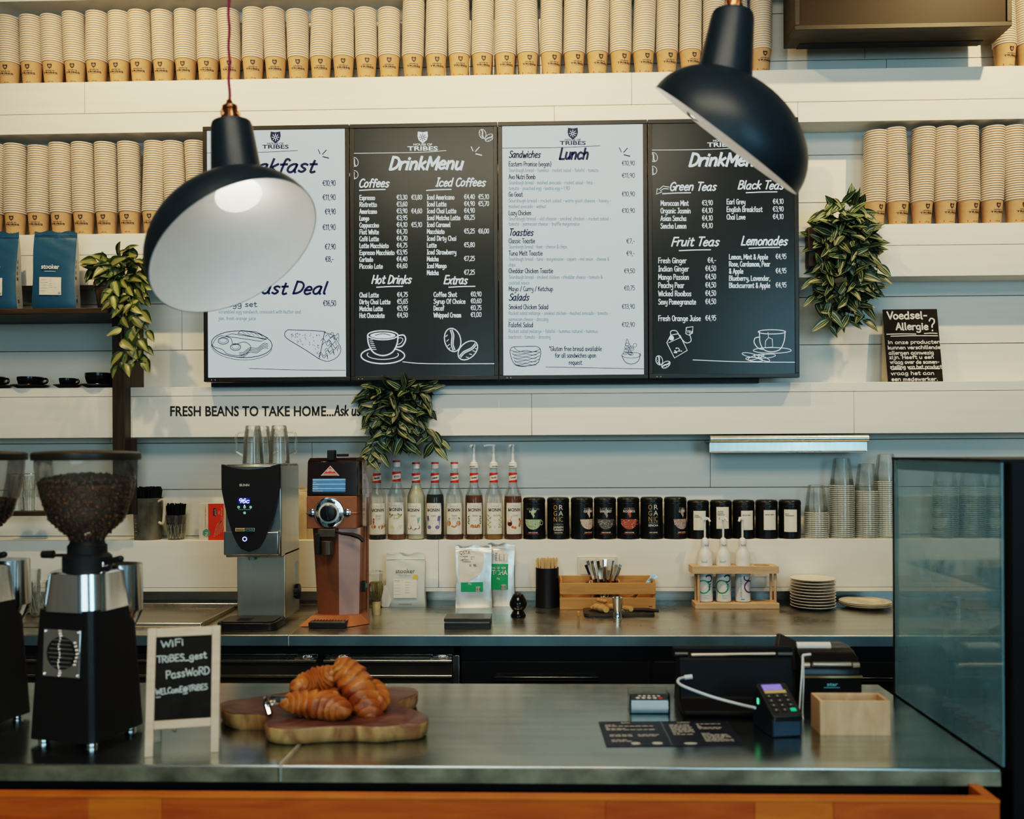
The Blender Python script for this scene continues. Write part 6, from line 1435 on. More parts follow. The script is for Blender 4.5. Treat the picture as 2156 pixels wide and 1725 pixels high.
for k,px in enumerate((794.5,836,876.5,916.5,957.5,998.5,1040,1080.5)):
    c=P(px,1137,YF+.042); sc_=1.025 if k==1 else 1
    lb=('glass syrup bottle with '+LIQ[k][2])+('' if k>=5 else ', red capped' if k in (2,3) else '')
    t=thing('syrup_bottle',lb,'bottle',(c.x,YF+.042-(.004 if k==1 else 0),T4),0,'syrup bottles on the ledge'); 
    if sc_!=1: t.scale=(sc_,)*3
    b=MB(); b.lathe(BP,32,cap=(True,False)); b.obj('glass_body',[btl],t)
    lc,lz,_=LIQ[k]; b=MB(); zs=[.003]+[z for r,z in BP if .004<z<lz]+[lz]; b.lathe([(rad_at(z)-.0016,z) for z in zs],28); b.obj('syrup',[liq('syrup_%d'%k,lc,.0 if k in (0,2,3) else .45)],t)
    A=Art(); th=(.22,0,-.25,-.12,0,.12,.18,.20)[k]
    for i in range(12):
        A.rect(-.034,.022+(.124*i/12),.034,.022+.124*(i+1)/12,0,0,n=14) if i in (0,11) else A.rect(-.035,.022+(.124*i/12),.035,.022+.124*(i+1)/12,0,0,n=14)
    A.sans('MONIN',0,.113,.0115,1,w=.054,align='c',bold=True)
    for x0 in (-.027,-.0225,-.0035,.0035,.0085,.0245): A.rect(x0-.0016,.1128,x0+.0022,.1138,1); A.rect(x0-.0016,.1236,x0+.0022,.1246,1)
    A.hand('Le Sirop de',0,.130,.0085,2,pen=.0007,w=.034,align='c',shear=.3)
    for i,nm in enumerate(NAMES[k]):
        if nm: A.hand(nm,.002,.093-i*.011,.0085,2,pen=.0009,w=.022,align='c',shear=.25)
    for i in range(3): A.rect(-.016,.036-i*.005,.016-.004*i,.0366-i*.005,2,n=6)
    A.rect(-.008,.076,.010,.0766,2,n=4)
    motif(A,k,3)
    ms=[lab,ink,lgr]+[mat('motif_%d_%d'%(k,i),COLS[k][i],.6) for i in range(3)]
    b=MB(); b.art(A,cylmap(.0368,0,th,.00025)); b.obj('label',ms,t)
    A=Art(); n=12
    # slanted red bands round the neck
    def band(z0,z1,sl,m,l):
        v=[];f=[]
        for i in range(n+1):
            u=-.021+.042*i/n; v+=[(u,z0+sl*u),(u,z1+sl*u)]
        for i in range(n): f.append((2*i,2*i+2,2*i+3,2*i+1))
        A.poly(v,f,m,l)
    v=[];f=[]
    for i in range(n+1): u=-.024+.048*i/n; v+=[(u,.2265),(u,.2655)]
    for i in range(n): f.append((2*i,2*i+2,2*i+3,2*i+1))
    A.poly(v,f,1,1)
    for z0,up in ((.2265,0),(.2655,1)):
        v=[];f=[]
        for i in range(n+1):
            u=-.024+.048*i/n; e=.0095+(.14*u)*(1 if not up else -1)
            v+=[(u,z0),(u,z0+e if not up else z0-e)]
        for i in range(n): f.append((2*i,2*i+2,2*i+3,2*i+1))
        A.poly(v,f,0,2)
    A.hand(NAMES[k][0],.001,.2435,.0075,2,pen=.001,w=.022,align='c',rot=.14,lift=3)
    b=MB(); b.art(A,cylmap(.0163,0,.1,.0003)); b.obj('neck_label',[lred,lab,ink],t)
    if k<5:
        b=MB(); b.lathe([(.0150,.284),(.0152,.302)],24,m=0,cap=(False,False)); b.lathe([(.0152,.302),(.0154,.3075),(.0148,.309)],24,m=1); b.obj('cap',[cw,mat('cap_red2',(.50,.05,.045),.4)],t)
    else:
        b=MB(); b.lathe([(.0155,.283),(.0185,.285),(.0185,.296),(.0165,.298),(.0165,.304),(.009,.309),(.008,.316)],24); b.tube([(0,0,.31),(0,0,.372)],.0062,12)
        th_=(2.9,2.95,3.3)[k-5]; L=(.010,.040,.012)[k-5]; dx,dy=-L,(-.03,-.012,-.03)[k-5]
        b.lathe([(.0085,.370),(.0085,.378),(.004,.381)],16); b.tube([(0,0,.3755),(dx*.6,dy*.6,.3755),(dx,dy,.372)],.0048,10)
        A=Art(); A.sans('MONIN',0,.2885,.005,0,w=.024,align='c',bold=True); b.art(A,cylmap(.0186,0,(-.3,.4,-.3)[k-5],.0003),1); b.obj('pump',[cw,ink],t)
# ================================================================ tea canisters
can=mat('canister_black',(.0075,.0085,.010),.34,var=.2,scale=20); cwh=mat('can_white',(.60,.58,.54),.5); cgd=mat('can_gold',(.42,.30,.10),.4); cgy=mat('can_grey',(.26,.26,.25),.5); crd=mat('can_red',(.45,.03,.03),.5)
def steam(A,x,y,s,m):
    A.ngon([(x-.006*s,y+.02*s),(x-.001*s,y+.034*s),(x+.002*s,y+.026*s),(x+.009*s,y+.018*s),(x+.003*s,y+.006*s),(x+.006*s,y-.002*s),(x,y-.012*s),(x-.003*s,y-.002*s),(x-.010*s,y+.008*s)],m,2)
TEA=[(1125,-.12,'moroccan',('MOROCCAN','MINT'),(.36,.48,.30)),(1175.5,0,'gold',('SUPERIOR','JASMIN','GREEN'),0),(1225.5,.62,'cup',('INDIAN','GINGER'),(.62,.50,.40)),(1274,.03,'cup',('SUPERIOR','EARL GREY'),(.12,.12,.12)),(1323,0,'cup',('WICKED','ROOIBOS'),(.40,.09,.06)),(1372,.05,'gold',('ASIAN','SENCHA'),0),(1422,.52,'cup',('CHAI','LOVE'),(.40,.30,.28))]
TL=['black tea canister with a pale green leaf bowl, directly beside the last syrup bottle','black tea canister with gold organic lettering above jasmin green','black tea canister whose cream coloured bowl picture faces right','black tea canister with a dark grey tea bowl and earl grey lettering','black tea canister with a red tea bowl and rooibos lettering','black tea canister with gold organic lettering above asian sencha','black tea canister with a speckled pink bowl, next to the plain labelled ones']
def canister(px,h,r,label,grp,A,th,mats):
    c=P(px,1137,YF+.046); t=thing('tea_canister',label,'canister',(c.x,YF+.046,T4),0,grp)
    b=MB(); b.lathe([(r-.003,0),(r,.003),(r,h-.024)],40,m=0,cap=(True,False)); b.lathe([(r,h-.024),(r-.001,h-.0225)],40,m=0,cap=(False,False)); b.art(A,cylmap(r,0,th,.00025),1); b.obj('tin',[can]+mats,t)
    b=MB(); b.lathe([(r-.001,h-.0225),(r+.0006,h-.021),(r+.0006,h-.009),(r-.002,h-.003),(r-.006,h-.0005),(r-.010,h),(.0005,h-.002)],40,cap=(False,False)); b.obj('lid',[can],t)
for k,(px,th,kind,tx,colr) in enumerate(TEA):
    A=Art(); r_=random.Random(k)
    if kind=='gold':
        for i,(a,c) in enumerate((('O','R'),('G','A'),('N','IC'))):
            z=.118-i*.0235; A.sans(a,-.0205,z,.019,1,w=.0165); A.sans(c,.0005,z,.019,0 if i<2 else 1,w=.0185)
        for i,s_ in enumerate(tx): A.sans(s_,0,.056-i*.0105 if len(tx)==3 else .062-i*.0105,.0075,2 if i==0 else 0,w=.040,align='c',bold=i>0)
        A.sans('CAFE COUTURE',0,.0255,.0042,0,w=.034,align='c',bold=True); A.rect(-.02,.0225,.02,.0231,1,n=6)
        ms=[cwh,cgd,cgy]
    else:
        A.sans(tx[0],0,.117,.0085,2,w=min(.052,.0072*len(tx[0])),align='c'); A.sans(tx[1],0,.107,.0088,0,w=min(.048,.0075*len(tx[1])),align='c',bold=True,lift=3); steam(A,.002,.096,.95,3 if k!=3 else 2)
        n=16; pts=[(-.0365,.080)]+[(.0365*math.cos(PI+PI*i/n),.080+.040*math.sin(PI+PI*i/n)) for i in range(1,n)]+[(.0365,.080)]
        # bowl cut into strips so that it wraps
        for i in range(n):
            x0=-.0365+.073*i/n; x1=x0+.073/n; d=lambda x: .080-.040*math.sqrt(max(0,1-(x/.0365)**2)); A.ngon([(x0,.080),(x1,.080),(x1,d(x1)),(x0,d(x0))],3,1)
        A.ring(.0365,.066,.008,.008,.003,3,1)
        for i in range(150):
            x=r_.uniform(-.034,.034); y=.080-.040*math.sqrt(max(0,1-(x/.0365)**2))*r_.uniform(.03,.95); A.ell(x,y,r_.uniform(.0010,.0022),r_.uniform(.0007,.0013),4 if i%3 else 0,2,6,r_.uniform(0,3))
        A.sans('CAFE COUTURE',0,.0255,.0046,0,w=.038,align='c',bold=True,lift=3); A.rect(-.024,.0215,.024,.0235,5,n=8)
        ms=[cwh,cgd,cgy,mat('tea_bowl_%d'%k,colr,.6),mat('tea_fleck_%d'%k,tuple(x*.3 for x in colr),.6),crd]
    canister(px,.166,.0440,TL[k],'large tea canisters on the ledge',A,th,ms)
SL=[('MANGO','PASSION'),('ORGANIC','ENGLISH','BREAKFAST'),('PEACHY PEAR',),('SENCHA LEMON',),('SEXY','POMEGRANATE')]
SLB=['plain black canister with white label, touching the last picture canister','plain black canister with its white label stuck highest','plain black canister in the middle of the five with white labels','plain black canister with white label, second from the plastic cups','plain black canister with white label, right beside the clear plastic cups']
for k,px in enumerate((1470,1518,1565.5,1614,1663)):
    A=Art(); z0=(.036,.041,.036,.036,.028)[k]; h=(.076,.086,.076,.078,.088)[k]; w_=.051
    A.rect(-w_/2,z0,w_/2,z0+h,0,1,n=10)
    for i,s_ in enumerate(SL[k]): A.sans(s_,-.021,z0+h-.020-i*.0065,.0042,1,w=.0036*len(s_)*.75+.004,bold=True)
    A.rect(-.021,z0+h-.007,-.012,z0+h-.0062,2); A.rect(-.021,z0+.005,.010,z0+.0062,1,n=4)
    for i in range(4): A.rect(-.021,z0+h*.45-i*.005,.004-(i%2)*.008,z0+h*.45-i*.005+.0007,2,n=3)
    canister(px,.153,.0425,SLB[k],'small tea canisters with white labels',A,(0,.0,.18,.12,-.18)[k],[lab,ink,lgr])
# ================================================================ clear plastic cups
pet=thin('plastic_clear',(.955,.965,.96),.08,.10,.6,haze=.05,hcol=(.75,.78,.72)); petr=thin('plastic_rim',(.88,.90,.88),.12,.12,.6,haze=.42,hcol=(.95,.95,.88))
def pet_mesh(full):
    b=MB(); top=.112
    pr=[(.0475,.0),(.0482,.0012),(.0478,.0035),(.0462,.0045)]
    b.lathe(pr,28,m=1,cap=(False,False))
    if full: b.lathe([(.0462,.0045),(.0440,.018),(.0310,top-.002),(.0285,top)],28,m=0,cap=(False,True))
    else: b.lathe([(.0462,.0045),(.0440,.018),(.0415,.036)],28,m=0,cap=(False,False))
    return b.mesh('plastic_cup',[pet,petr])
pf,pl_=pet_mesh(True),pet_mesh(False)
SN=['the shortest stack beside the canisters','second stack from the canisters','third stack from the canisters','the tallest stack against the case','first stack seen through the case','middle stack seen through the case','last stack seen through the case']
for k,(px,n) in enumerate(((1719,14),(1773,28),(1825,25),(1866,30),(1990,27),(2047,27),(2103,26))):
    c=P(px,1137,YF+.050)
    for i in range(n):
        o=bpy.data.objects.new('plastic_cup',pf if i==n-1 else pl_); C.objects.link(o); o.location=(c.x+rc.uniform(-.0006,.0006),YF+.050,T4+.0005+i*.0076)
        tag(o,'clear cup '+('topmost' if i==n-1 else ORD[i]+' from bottom')+' in '+SN[k],'cup','upturned clear plastic cups')
# ================================================================ worktop items, left to right
def on(px,Y): return P(px,1285,Y).x
x=on(780,3.56); t=thing('clear_jar','clear plastic jar behind the bamboo whisk beside the copper grinder','jar',(x,3.60,ZC))
b=MB(); b.lathe([(.036,.001),(.038,.004),(.041,.138),(.043,.14)],32,cap=(True,False)); b.lathe([(.0435,.135),(.0435,.141)],32,m=1,cap=(False,False)); b.obj('body',[pet,petr],t)
x=on(812,3.60); t=thing('filter_pack','white paper filter pack leaning beside the white coffee bag','filters',(x,3.60,ZC))
b=MB(); 
for i in range(6): b.prism([(-.012,.001),(.012,.001),(.024,.03),(.0,.085),(-.03,.075),(-.03,.02)],i*.003,i*.003+.002)
b.obj('paper',[mat('filter_white',(.66,.62,.56),.8)],t)
# whisk
Yk=3.437; x=on(792,Yk); kk=Yk/F; t=thing('bamboo_whisk','bamboo matcha whisk standing on its handle','whisk',(x,Yk,ZC))
bam=wood('bamboo',(.50,.36,.16),(.62,.47,.24),scale=(30,30,5),rough=.45,dist=.4); tin=mat('bamboo_tines',(.22,.17,.07),.6,var=.4,scale=200)
b=MB(); b.lathe([(.0155,0),(.0160,.002),(.0158,.02),(.0165,.024),(.0160,.028),(.0165,.052)],24); b.obj('handle',[bam],t)
b=MB()
for ring_,(n,sp) in enumerate(((30,1),(18,.55))):
    for i in range(n):
        a=2*PI*i/n; q=[]
        for z,r_ in ((.050,.0145),(.070,.021),(.095,.0265),(.113,.0255),(.122,.021),(.119,.016)): q.append((r_*sp*math.cos(a),r_*sp*math.sin(a),z))
        b.tube(q,.0009,5,smooth=3)
b.tube([(.0168*math.cos(a*PI/8),.0168*math.sin(a*PI/8),.053) for a in range(17)],.0014,6,m=1)
b.obj('tines',[tin,black],t)
# white coffee bag
l=Vector((on(852,3.585),3.625,ZC)); A=Art(); w_=84*3.59/F; h_=(1283-1170)*3.59/F
A.sans('stooker',0,.134,.0155,0,w=.078*.98,align='c',bold=False); A.rect(-.026,.124,.026,.1252,2,n=4); A.ell(.041,.117,.0105,.0105,3); grid_rect(A,-.045,.037,.046,.109,1,1)
for i in range(5): A.rect(-.042,.100-i*.012,-.018,.1008-i*.012,2,2); A.rect(0,.098-i*.010,.018,.0988-i*.010,2,2)
A.rect(-.042,.1045,-.008,.106,2,2); A.rect(-.025,.012,.027,.0135,0)
bag('coffee_bag','off white coffee bag with grey wordmark and yellow dot sticker on the worktop','bag',l,w_,h_,.062,mat('bag_offwhite',(.55,.57,.52),.45,var=.05,scale=12),mat('bag_side_grey',(.50,.53,.50),.45),0,A,(mat('print_dark',(.06,.06,.06),.6),lab,grp,mat('sticker_yellow',(.62,.40,.08),.5)),seed=41,bulge=.9,crimp=.08)
# matcha pouches
foil=mat('foil_silver',(.60,.60,.57),.28,.75,var=.15,scale=14); foild=mat('foil_olive',(.30,.28,.20),.4,.4,var=.2,scale=10); grn=mat('label_green',(.012,.30,.13),.5); crm=mat('label_torn',(.66,.62,.55),.6)
l=Vector((on(997,3.59),3.61,ZC)); A=Art(); w_=76*3.6/F; h_=(1282-1152)*3.6/F
# green label under a torn white shipping label
grid_rect(A,-.050,.063,.036,.100,0,1); 
A.fill([(-.060,.100),(-.062,.225),(-.010,.228),(-.004,.210),(.030,.215),(.040,.205),(.036,.150),(.018,.125),(.0,.112),(-.025,.100)],1,2)
A.sans('QSTA',-.055,.207,.014,2,w=.042,lift=3); 
for i,(u0,u1,z) in enumerate(((-.054,-.022,.199),(-.054,-.030,.193),(-.054,-.04,.184),(-.046,-.02,.186),(-.012,.008,.196),(-.012,.014,.188),(-.05,-.01,.178),(-.01,.016,.174))): A.rect(u0,z,u1,z+.0016,2,3)
def barcode(A,x,y,w_,h,m,l):
    r_=random.Random(3); u=x
    while u<x+w_: q=r_.uniform(.0008,.002); A.rect(u,y,u+q,y+h,m,l); u+=q+r_.uniform(.0008,.0018)
barcode(A,-.016,.160,.028,.010,2,3); grid_rect(A,.008,.065,.028,.083,1,2,2); barcode(A,.009,.067,.018,.014,2,3); A.sans('25g',-.022,.092,.006,1,bold=True,lift=2)
bag('matcha_pouch','silver foil pouch with green label under a torn white shipping label','pouch',l,w_,h_,.06,foil,foild,R(4),A,(grn,crm,mat('print_charcoal',(.05,.05,.05),.6)),seed=51,bulge=.9,crimp=.05)
l=Vector((on(1053,3.60),3.641,ZC)); A=Art(); w_=62*3.63/F; h_=(1282-1151)*3.63/F
grid_rect(A,-.040,.066,.033,.166,0,1); A.sans('IAL GRADE',-.003,.147,.0075,1,w=.055,align='c',bold=True); A.sans('TCHA',.0,.124,.018,1,w=.060,align='c',bold=True); A.sans('25g',-.012,.107,.006,1,bold=True)
grid_rect(A,.005,.068,.027,.086,1,2,2); barcode(A,.006,.070,.020,.014,2,3)
A.fill([(-.022,.168),(-.022,.218),(.012,.222),(.030,.205),(.032,.170)],1,2); A.sans('QSTA',-.008,.178,.010,2,w=.033,rot=PI/2,lift=3)
for i in range(4): A.rect(-.002+i*.006,.178,-.0005+i*.006,.205,2,3)
bag('matcha_pouch','foil pouch with a large green matcha label and olive top, behind the torn one','pouch',l,w_,h_,.05,foil,foild,R(-6),A,(grn,crm,_mats['print_charcoal']),seed=57,bulge=.9)
# black box
x0=on(935,3.153); x1=P(1033,1326,3.153).x; t=thing('tamper_box','flat black case with a slit below its lid near the worktop edge','box',((x0+x1)/2,3.155,ZC)); hw=(x1-x0)/2
b=MB(); b.box(-hw,hw,0,.10,0,.021); b.obj('tray',[mat('case_plastic',(.011,.011,.012),.35)],t,bev=.002)
b=MB(); b.box(-hw+.004,hw-.004,.003,.097,.021,.0255); b.obj('insert',[mat('insert_grey',(.35,.33,.28),.4)],t)
b=MB(); b.box(-hw-.001,hw+.001,-.001,.101,.0255,.037); A=Art(); A.sans('acaia',0,.04,.010,1,w=.05,align='c'); b.art(A,lambda u,v,l:(u,v,.0372+.0001*l)); b.obj('lid',[mat('case_lid',(.045,.045,.045),.32),mat('lid_logo',(.12,.12,.12),.4)],t,bev=.002)
# whisk stand
Yk=3.40; x=on(1091,Yk); t=thing('whisk_stand','glossy black ceramic whisk stand shaped like a bulb','stand',(x,Yk,ZC))
b=MB(); b.lathe([(.020,0),(.028,.002),(.028,.006),(.021,.018),(.019,.022),(.026,.030),(.032,.042),(.0315,.052),(.026,.066),(.019,.080),(.0165,.083),(.013,.083),(.012,.076),(.001,.06)],36); b.obj('body',[blackg],t)
# stirrers
Yk=3.618; x=on(1152.5,Yk); kk=Yk/F; t=thing('stirrer_holder','matte black cylinder holding wooden stirrers beside the crate','holder',(x,Yk,ZC)); r_=24.3*kk; h=(1282-1199)*3.6/F
b=MB(); b.lathe([(r_-.001,0),(r_,.001),(r_,h),(r_-.003,h),(r_-.003,.006),(.001,.005)],40); b.obj('tube',[mat('holder_black',(.010,.010,.011),.42)],t)
sw=wood('stirrer_wood',(.55,.36,.18),(.70,.50,.28),scale=(60,60,6),rough=.6,dist=.4); rs_=random.Random(12)
sm=MB(); sm.slab(rrect(-.003,.003,-.0008,.0008,.0007,1),.0,.1785); me=sm.mesh('wooden_stirrer',[sw])
for i in range(34):
    a=2*PI*(i*.618); q=(r_-.010)*math.sqrt((i+.5)/34); o=bpy.data.objects.new('wooden_stirrer',me); C.objects.link(o); fx_=q*math.cos(a); fy_=q*math.sin(a)
    o.location=(x+fx_*.72,Yk+fy_*.72,ZC+.0065+rs_.uniform(0,.008)); o.rotation_euler=(-fy_*2.2,fx_*3.6,rs_.uniform(-.5,.5)); tag(o,'thin wooden stirrer standing in the black cylinder','stirrer','wooden stirrers in the black cylinder')
# crate
YK=3.545; kk=YK/F; c=P(1279,1285,YK); t=thing('cutlery_crate','slatted oak crate holding spoons and forks on the worktop','crate',(c.x,YK,ZC)); X=lambda q:(q-1279)*kk; z_=lambda y:(1285-y)*kk
oak=wood('oak_slat',(.42,.21,.07),(.56,.31,.12),scale=(4,30,30),rough=.5,dist=2)
for y0,y1 in ((1253,1229),(1285,1260)):
    b=MB(); b.box(X(1179),X(1380),0,.009,z_(y0),z_(y1)); b.obj('slat',[oak],t,bev=.0012)
    b=MB(); b.box(X(1179),X(1380),.111,.12,z_(y0)+.012,z_(y1)+.014); b.obj('slat',[oak],t,bev=.0012)
for q in (1180,1375): 
    b=MB(); b.box(X(q),X(q)+.008,.009,.111,.002,z_(1222)); b.obj('end_panel',[oak],t,bev=.001)
for q in (1246,1303):
    b=MB(); b.box(X(q),X(q)+.006,.0095,.1105,.006,z_(1226)); b.obj('divider',[oak],t)
b=MB(); b.box(X(1180)+.008,X(1375),.009,.111,.001,.006); b.obj('bottom',[oak],t)
b=MB(); A=Art(); A.sans('VEGA',X(1369),z_(1279),.004,0,bold=True,align='c'); b.art(A,flatmap(0)); b.obj('maker_print',[ink],t)
slv=mat('cutlery_steel',(.66,.65,.62),.12,1,var=.05)
sp_=MB(); 
def spoon_mesh(L):
    b=MB(); pts=[];N=10
    for i in range(N+1):
        z=L*i/N; w_=.0028+.0032*(i/N)**2; pts.append((w_,z))
    v=[]
    for w_,z in pts: v+=[(-w_,-.0008,z),(w_,-.0008,z),(w_,.0008,z),(-w_,.0008,z)]
    f=[(4*i+k,4*i+(k+1)%4,4*i+4+(k+1)%4,4*i+4+k) for i in range(N) for k in range(4)]+[(3,2,1,0),(4*N,4*N+1,4*N+2,4*N+3)]
    b.add(v,f); b.ball((0,0,-.016),(.0125,.004,.019),n=12,k=8); return b.mesh('teaspoon',[slv])
spm=spoon_mesh(.125)
for i in range(20):
    o=bpy.data.objects.new('teaspoon',spm); C.objects.link(o); fx_=-1+2*(i%10)/9+rs_.uniform(-.08,.08); fy_=-.8+1.6*(i//10)+rs_.uniform(-.3,.3)
    o.location=(c.x+X(1274)+fx_*.022,YK+.058+fy_*.022,ZC+.042); o.rotation_euler=(-fy_*.12,fx_*.34,rs_.uniform(-.8,.8)); o.scale=(1,1,rs_.uniform(.86,1.14)); tag(o,'steel teaspoon standing handle up in the middle of the oak crate','spoon','teaspoons bunched in the crate')
for i in range(4):
    t=bpy.data.objects.new('fork',None); 
    b=MB(); 
    for k in range(4): b.tube([(-.006+k*.004,0,.02),(-.0075+k*.005,0,.052)],.0012,5)
    b.slab(rrect(-.007,.007,-.001,.001,.0009,1),.008,.022); b.tube([(0,0,.01),(0,0,-.09)],.0022,6)
    o=b.obj('fork',[slv],None,(c.x+X(1362)-.004+i*.004,YK+.03+i*.018,ZC+.088),(R(-8),R(42+i*3),0)); tag(o,'fork lying tines up at the right end of the oak crate','fork','forks in the crate')
t=thing('ice_tongs','steel scoop tongs leaning in the left part of the oak crate','tongs',(c.x+X(1243),YK+.05,ZC+.085))
b=MB(); b.box(-.028,.004,-.014,.014,.006,.0085,0,Euler((0,R(-28),0)).to_matrix().to_4x4()); b.box(-.028,.004,-.014,-.0125,.006,.02,0,Euler((0,R(-28),0)).to_matrix().to_4x4()); b.obj('scoop',[slv],t)
b=MB(); b.tube([(0,0,.01),(.014,0,.026),(.030,0,.030)],[.004,.005,.006],8); b.ball((.018,0,.034),.006); b.obj('handle',[slv],t)
# slate with ginger, knife and jigger
q=[Pz(*p,ZC) for p in ((1231,1300.5),(1380,1300),(1379,1288),(1229,1287.5))]
x0,x1=q[0].x,q[1].x; t=thing('slate_board','small dark board in front of the crate carrying ginger','board',((x0+x1)/2,3.39,ZC)); hw=(x1-x0)/2
b=MB(); b.slab(rrect(-hw,hw,0,.135,.02,5),.001,.011); b.slab(rrect(-hw+.018,-hw+.04,.05,.085,.006),.0111,.0114,1); b.obj('board',[mat('slate',(.045,.04,.034),.45,var=.2,scale=40),black],t,bev=.002)
gin=mat('ginger_skin',(.42,.24,.11),.65,var=.25,scale=70,bump=.4); ging=mat('ginger_flesh',(.55,.42,.18),.5,var=.1,scale=60)
for k,(px,yy,blobs,lb) in enumerate(((1257,3.45,((0,0,.014,.016),(.016,-.002,.014,.014),(-.014,.003,.012,.010)),'knobbly ginger root at the left end of the slate'),(1268,3.42,((0,0,.014,.015),(.012,-.006,.013,.012)),'cut ginger root showing its yellow flesh on the slate'),(1290,3.45,((0,0,.015,.014),(.014,.004,.012,.011),(-.008,.010,.016,.011)),'ginger root right behind the metal jigger'),(1318,3.44,((0,0,.012,.012),(.013,-.003,.012,.011)),'ginger piece lying next to the knife handle'),(1266,3.465,((0,0,.036,.008),(.012,0,.034,.009),(-.010,.002,.038,.007)),'thin ginger finger on top of the other roots'))):
    b=MB()
    for bx,by,bz,br in blobs: b.ball((bx,by,max(bz,br*.9) if k<4 else bz),(br*1.25,br,br*.9),n=14,k=10)
    if k==1: b.lathe([(.0105,0),(.0005,.0008)],16,m=1,M=Matrix.Translation((.013,-.0185,.013))@Euler((R(90),0,0)).to_matrix().to_4x4())
    if k==3: b.lathe([(.0095,0),(.0005,.0008)],16,m=1,M=Matrix.Translation((.018,-.0135,.012))@Euler((R(90),0,R(20))).to_matrix().to_4x4())
    o=b.obj('ginger_root',[gin,ging],None,(on(px,yy),yy,ZC+.0112)); tag(o,lb,'ginger','ginger on the slate')
t=thing('kitchen_knife','kitchen knife with black handle lying on the slate behind the jigger','knife',(on(1330,3.44),3.435,ZC+.016))
b=MB(); b.tube([(.002,0,.002),(.045,.0,.002),(.098,-.006,.0)],[.0055,.006,.0062],10); b.obj('handle',[black],t)
b=MB(); b.prism([(.004,0),(.004,.009),(-.06,.008),(-.085,.002),(-.08,0)],-.0006,.0006,0,Matrix.Translation((0,0,-.004))); b.obj('blade',[slv],t)
Yk=3.335; x=on(1300,Yk); t=thing('jigger','steel hourglass jigger standing on the worktop edge of the slate','jigger',(x,Yk,ZC)); kk=Yk/F
b=MB(); b.lathe([(.0180,0),(.0185,.002),(.0150,.022),(.0118,.029),(.0120,.031),(.0150,.040),(.0195,.079),(.0197,.080),(.0185,.080),(.0140,.042),(.001,.036)],36); b.obj('cup',[slv],t)
Yk=3.28; x=on(1218,Yk); t=thing('wooden_peg','little wooden peg standing alone on the worktop','peg',(x,Yk,ZC))
b=MB(); b.lathe([(.0036,0),(.0038,.001),(.0036,.022),(.006,.023),(.0065,.026),(.0055,.038),(.003,.040)],14); b.obj('peg_body',[oak],t)
# bottle rack
YK=3.56; kk=YK/F; c=P(1549.5,1283,YK); t=thing('bottle_rack','pale wooden bottle rack with round holes for four bottles','rack',(c.x,YK,ZC)); X=lambda q:(q-1549.5)*kk; z_=lambda y:(1283-y)*kk
rackw=wood('rack_wood',(.52,.33,.19),(.66,.46,.28),scale=(5,30,30),rough=.55,dist=1)
D=.088; bx=[1490,1528.5,1569,1609]
b=MB(); b.box(X(1465),X(1640),0,D,0,z_(1271)); b.obj('bottom_board',[rackw],t,bev=.0015)
tb_=MB(); tb_.box(X(1459),X(1639),-.001,D+.001,z_(1209),z_(1194)); to=solid('top_board',tb_,[rackw]); cu=[]
for q in bx:
    m_=MB(); m_.lathe([(.0305,z_(1215)),(.0305,z_(1188))],28,c=(X(q),D/2,0)); cu.append(solid('cut',m_,[rackw]))
boolean(to,cu); to.parent=t
for q in cu: bpy.data.objects.remove(q)
for q in (1471,1636):
    for y in (.012,D-.012):
        b=MB(); b.tube([(X(q)-(.006 if q>1500 else -.004),y,z_(1271)-.001),(X(q)-(.006 if q>1500 else -.004),y,z_(1209)+.001)],.0055,10); b.obj('dowel',[rackw],t)
b=MB(); b.lathe([(.0305,0),(.0305,.0006),(.027,.0008)],28,c=(X(1609),D/2,z_(1271)),cap=(False,False)); b.obj('recess_ring',[oak],t)
SC=[((.30,.36,.03),(.02,.38,.30),'yellow and green'),((.50,.03,.05),(.05,.30,.14),'red and green'),((.03,.30,.55),(.16,.04,.20),'blue and purple')]
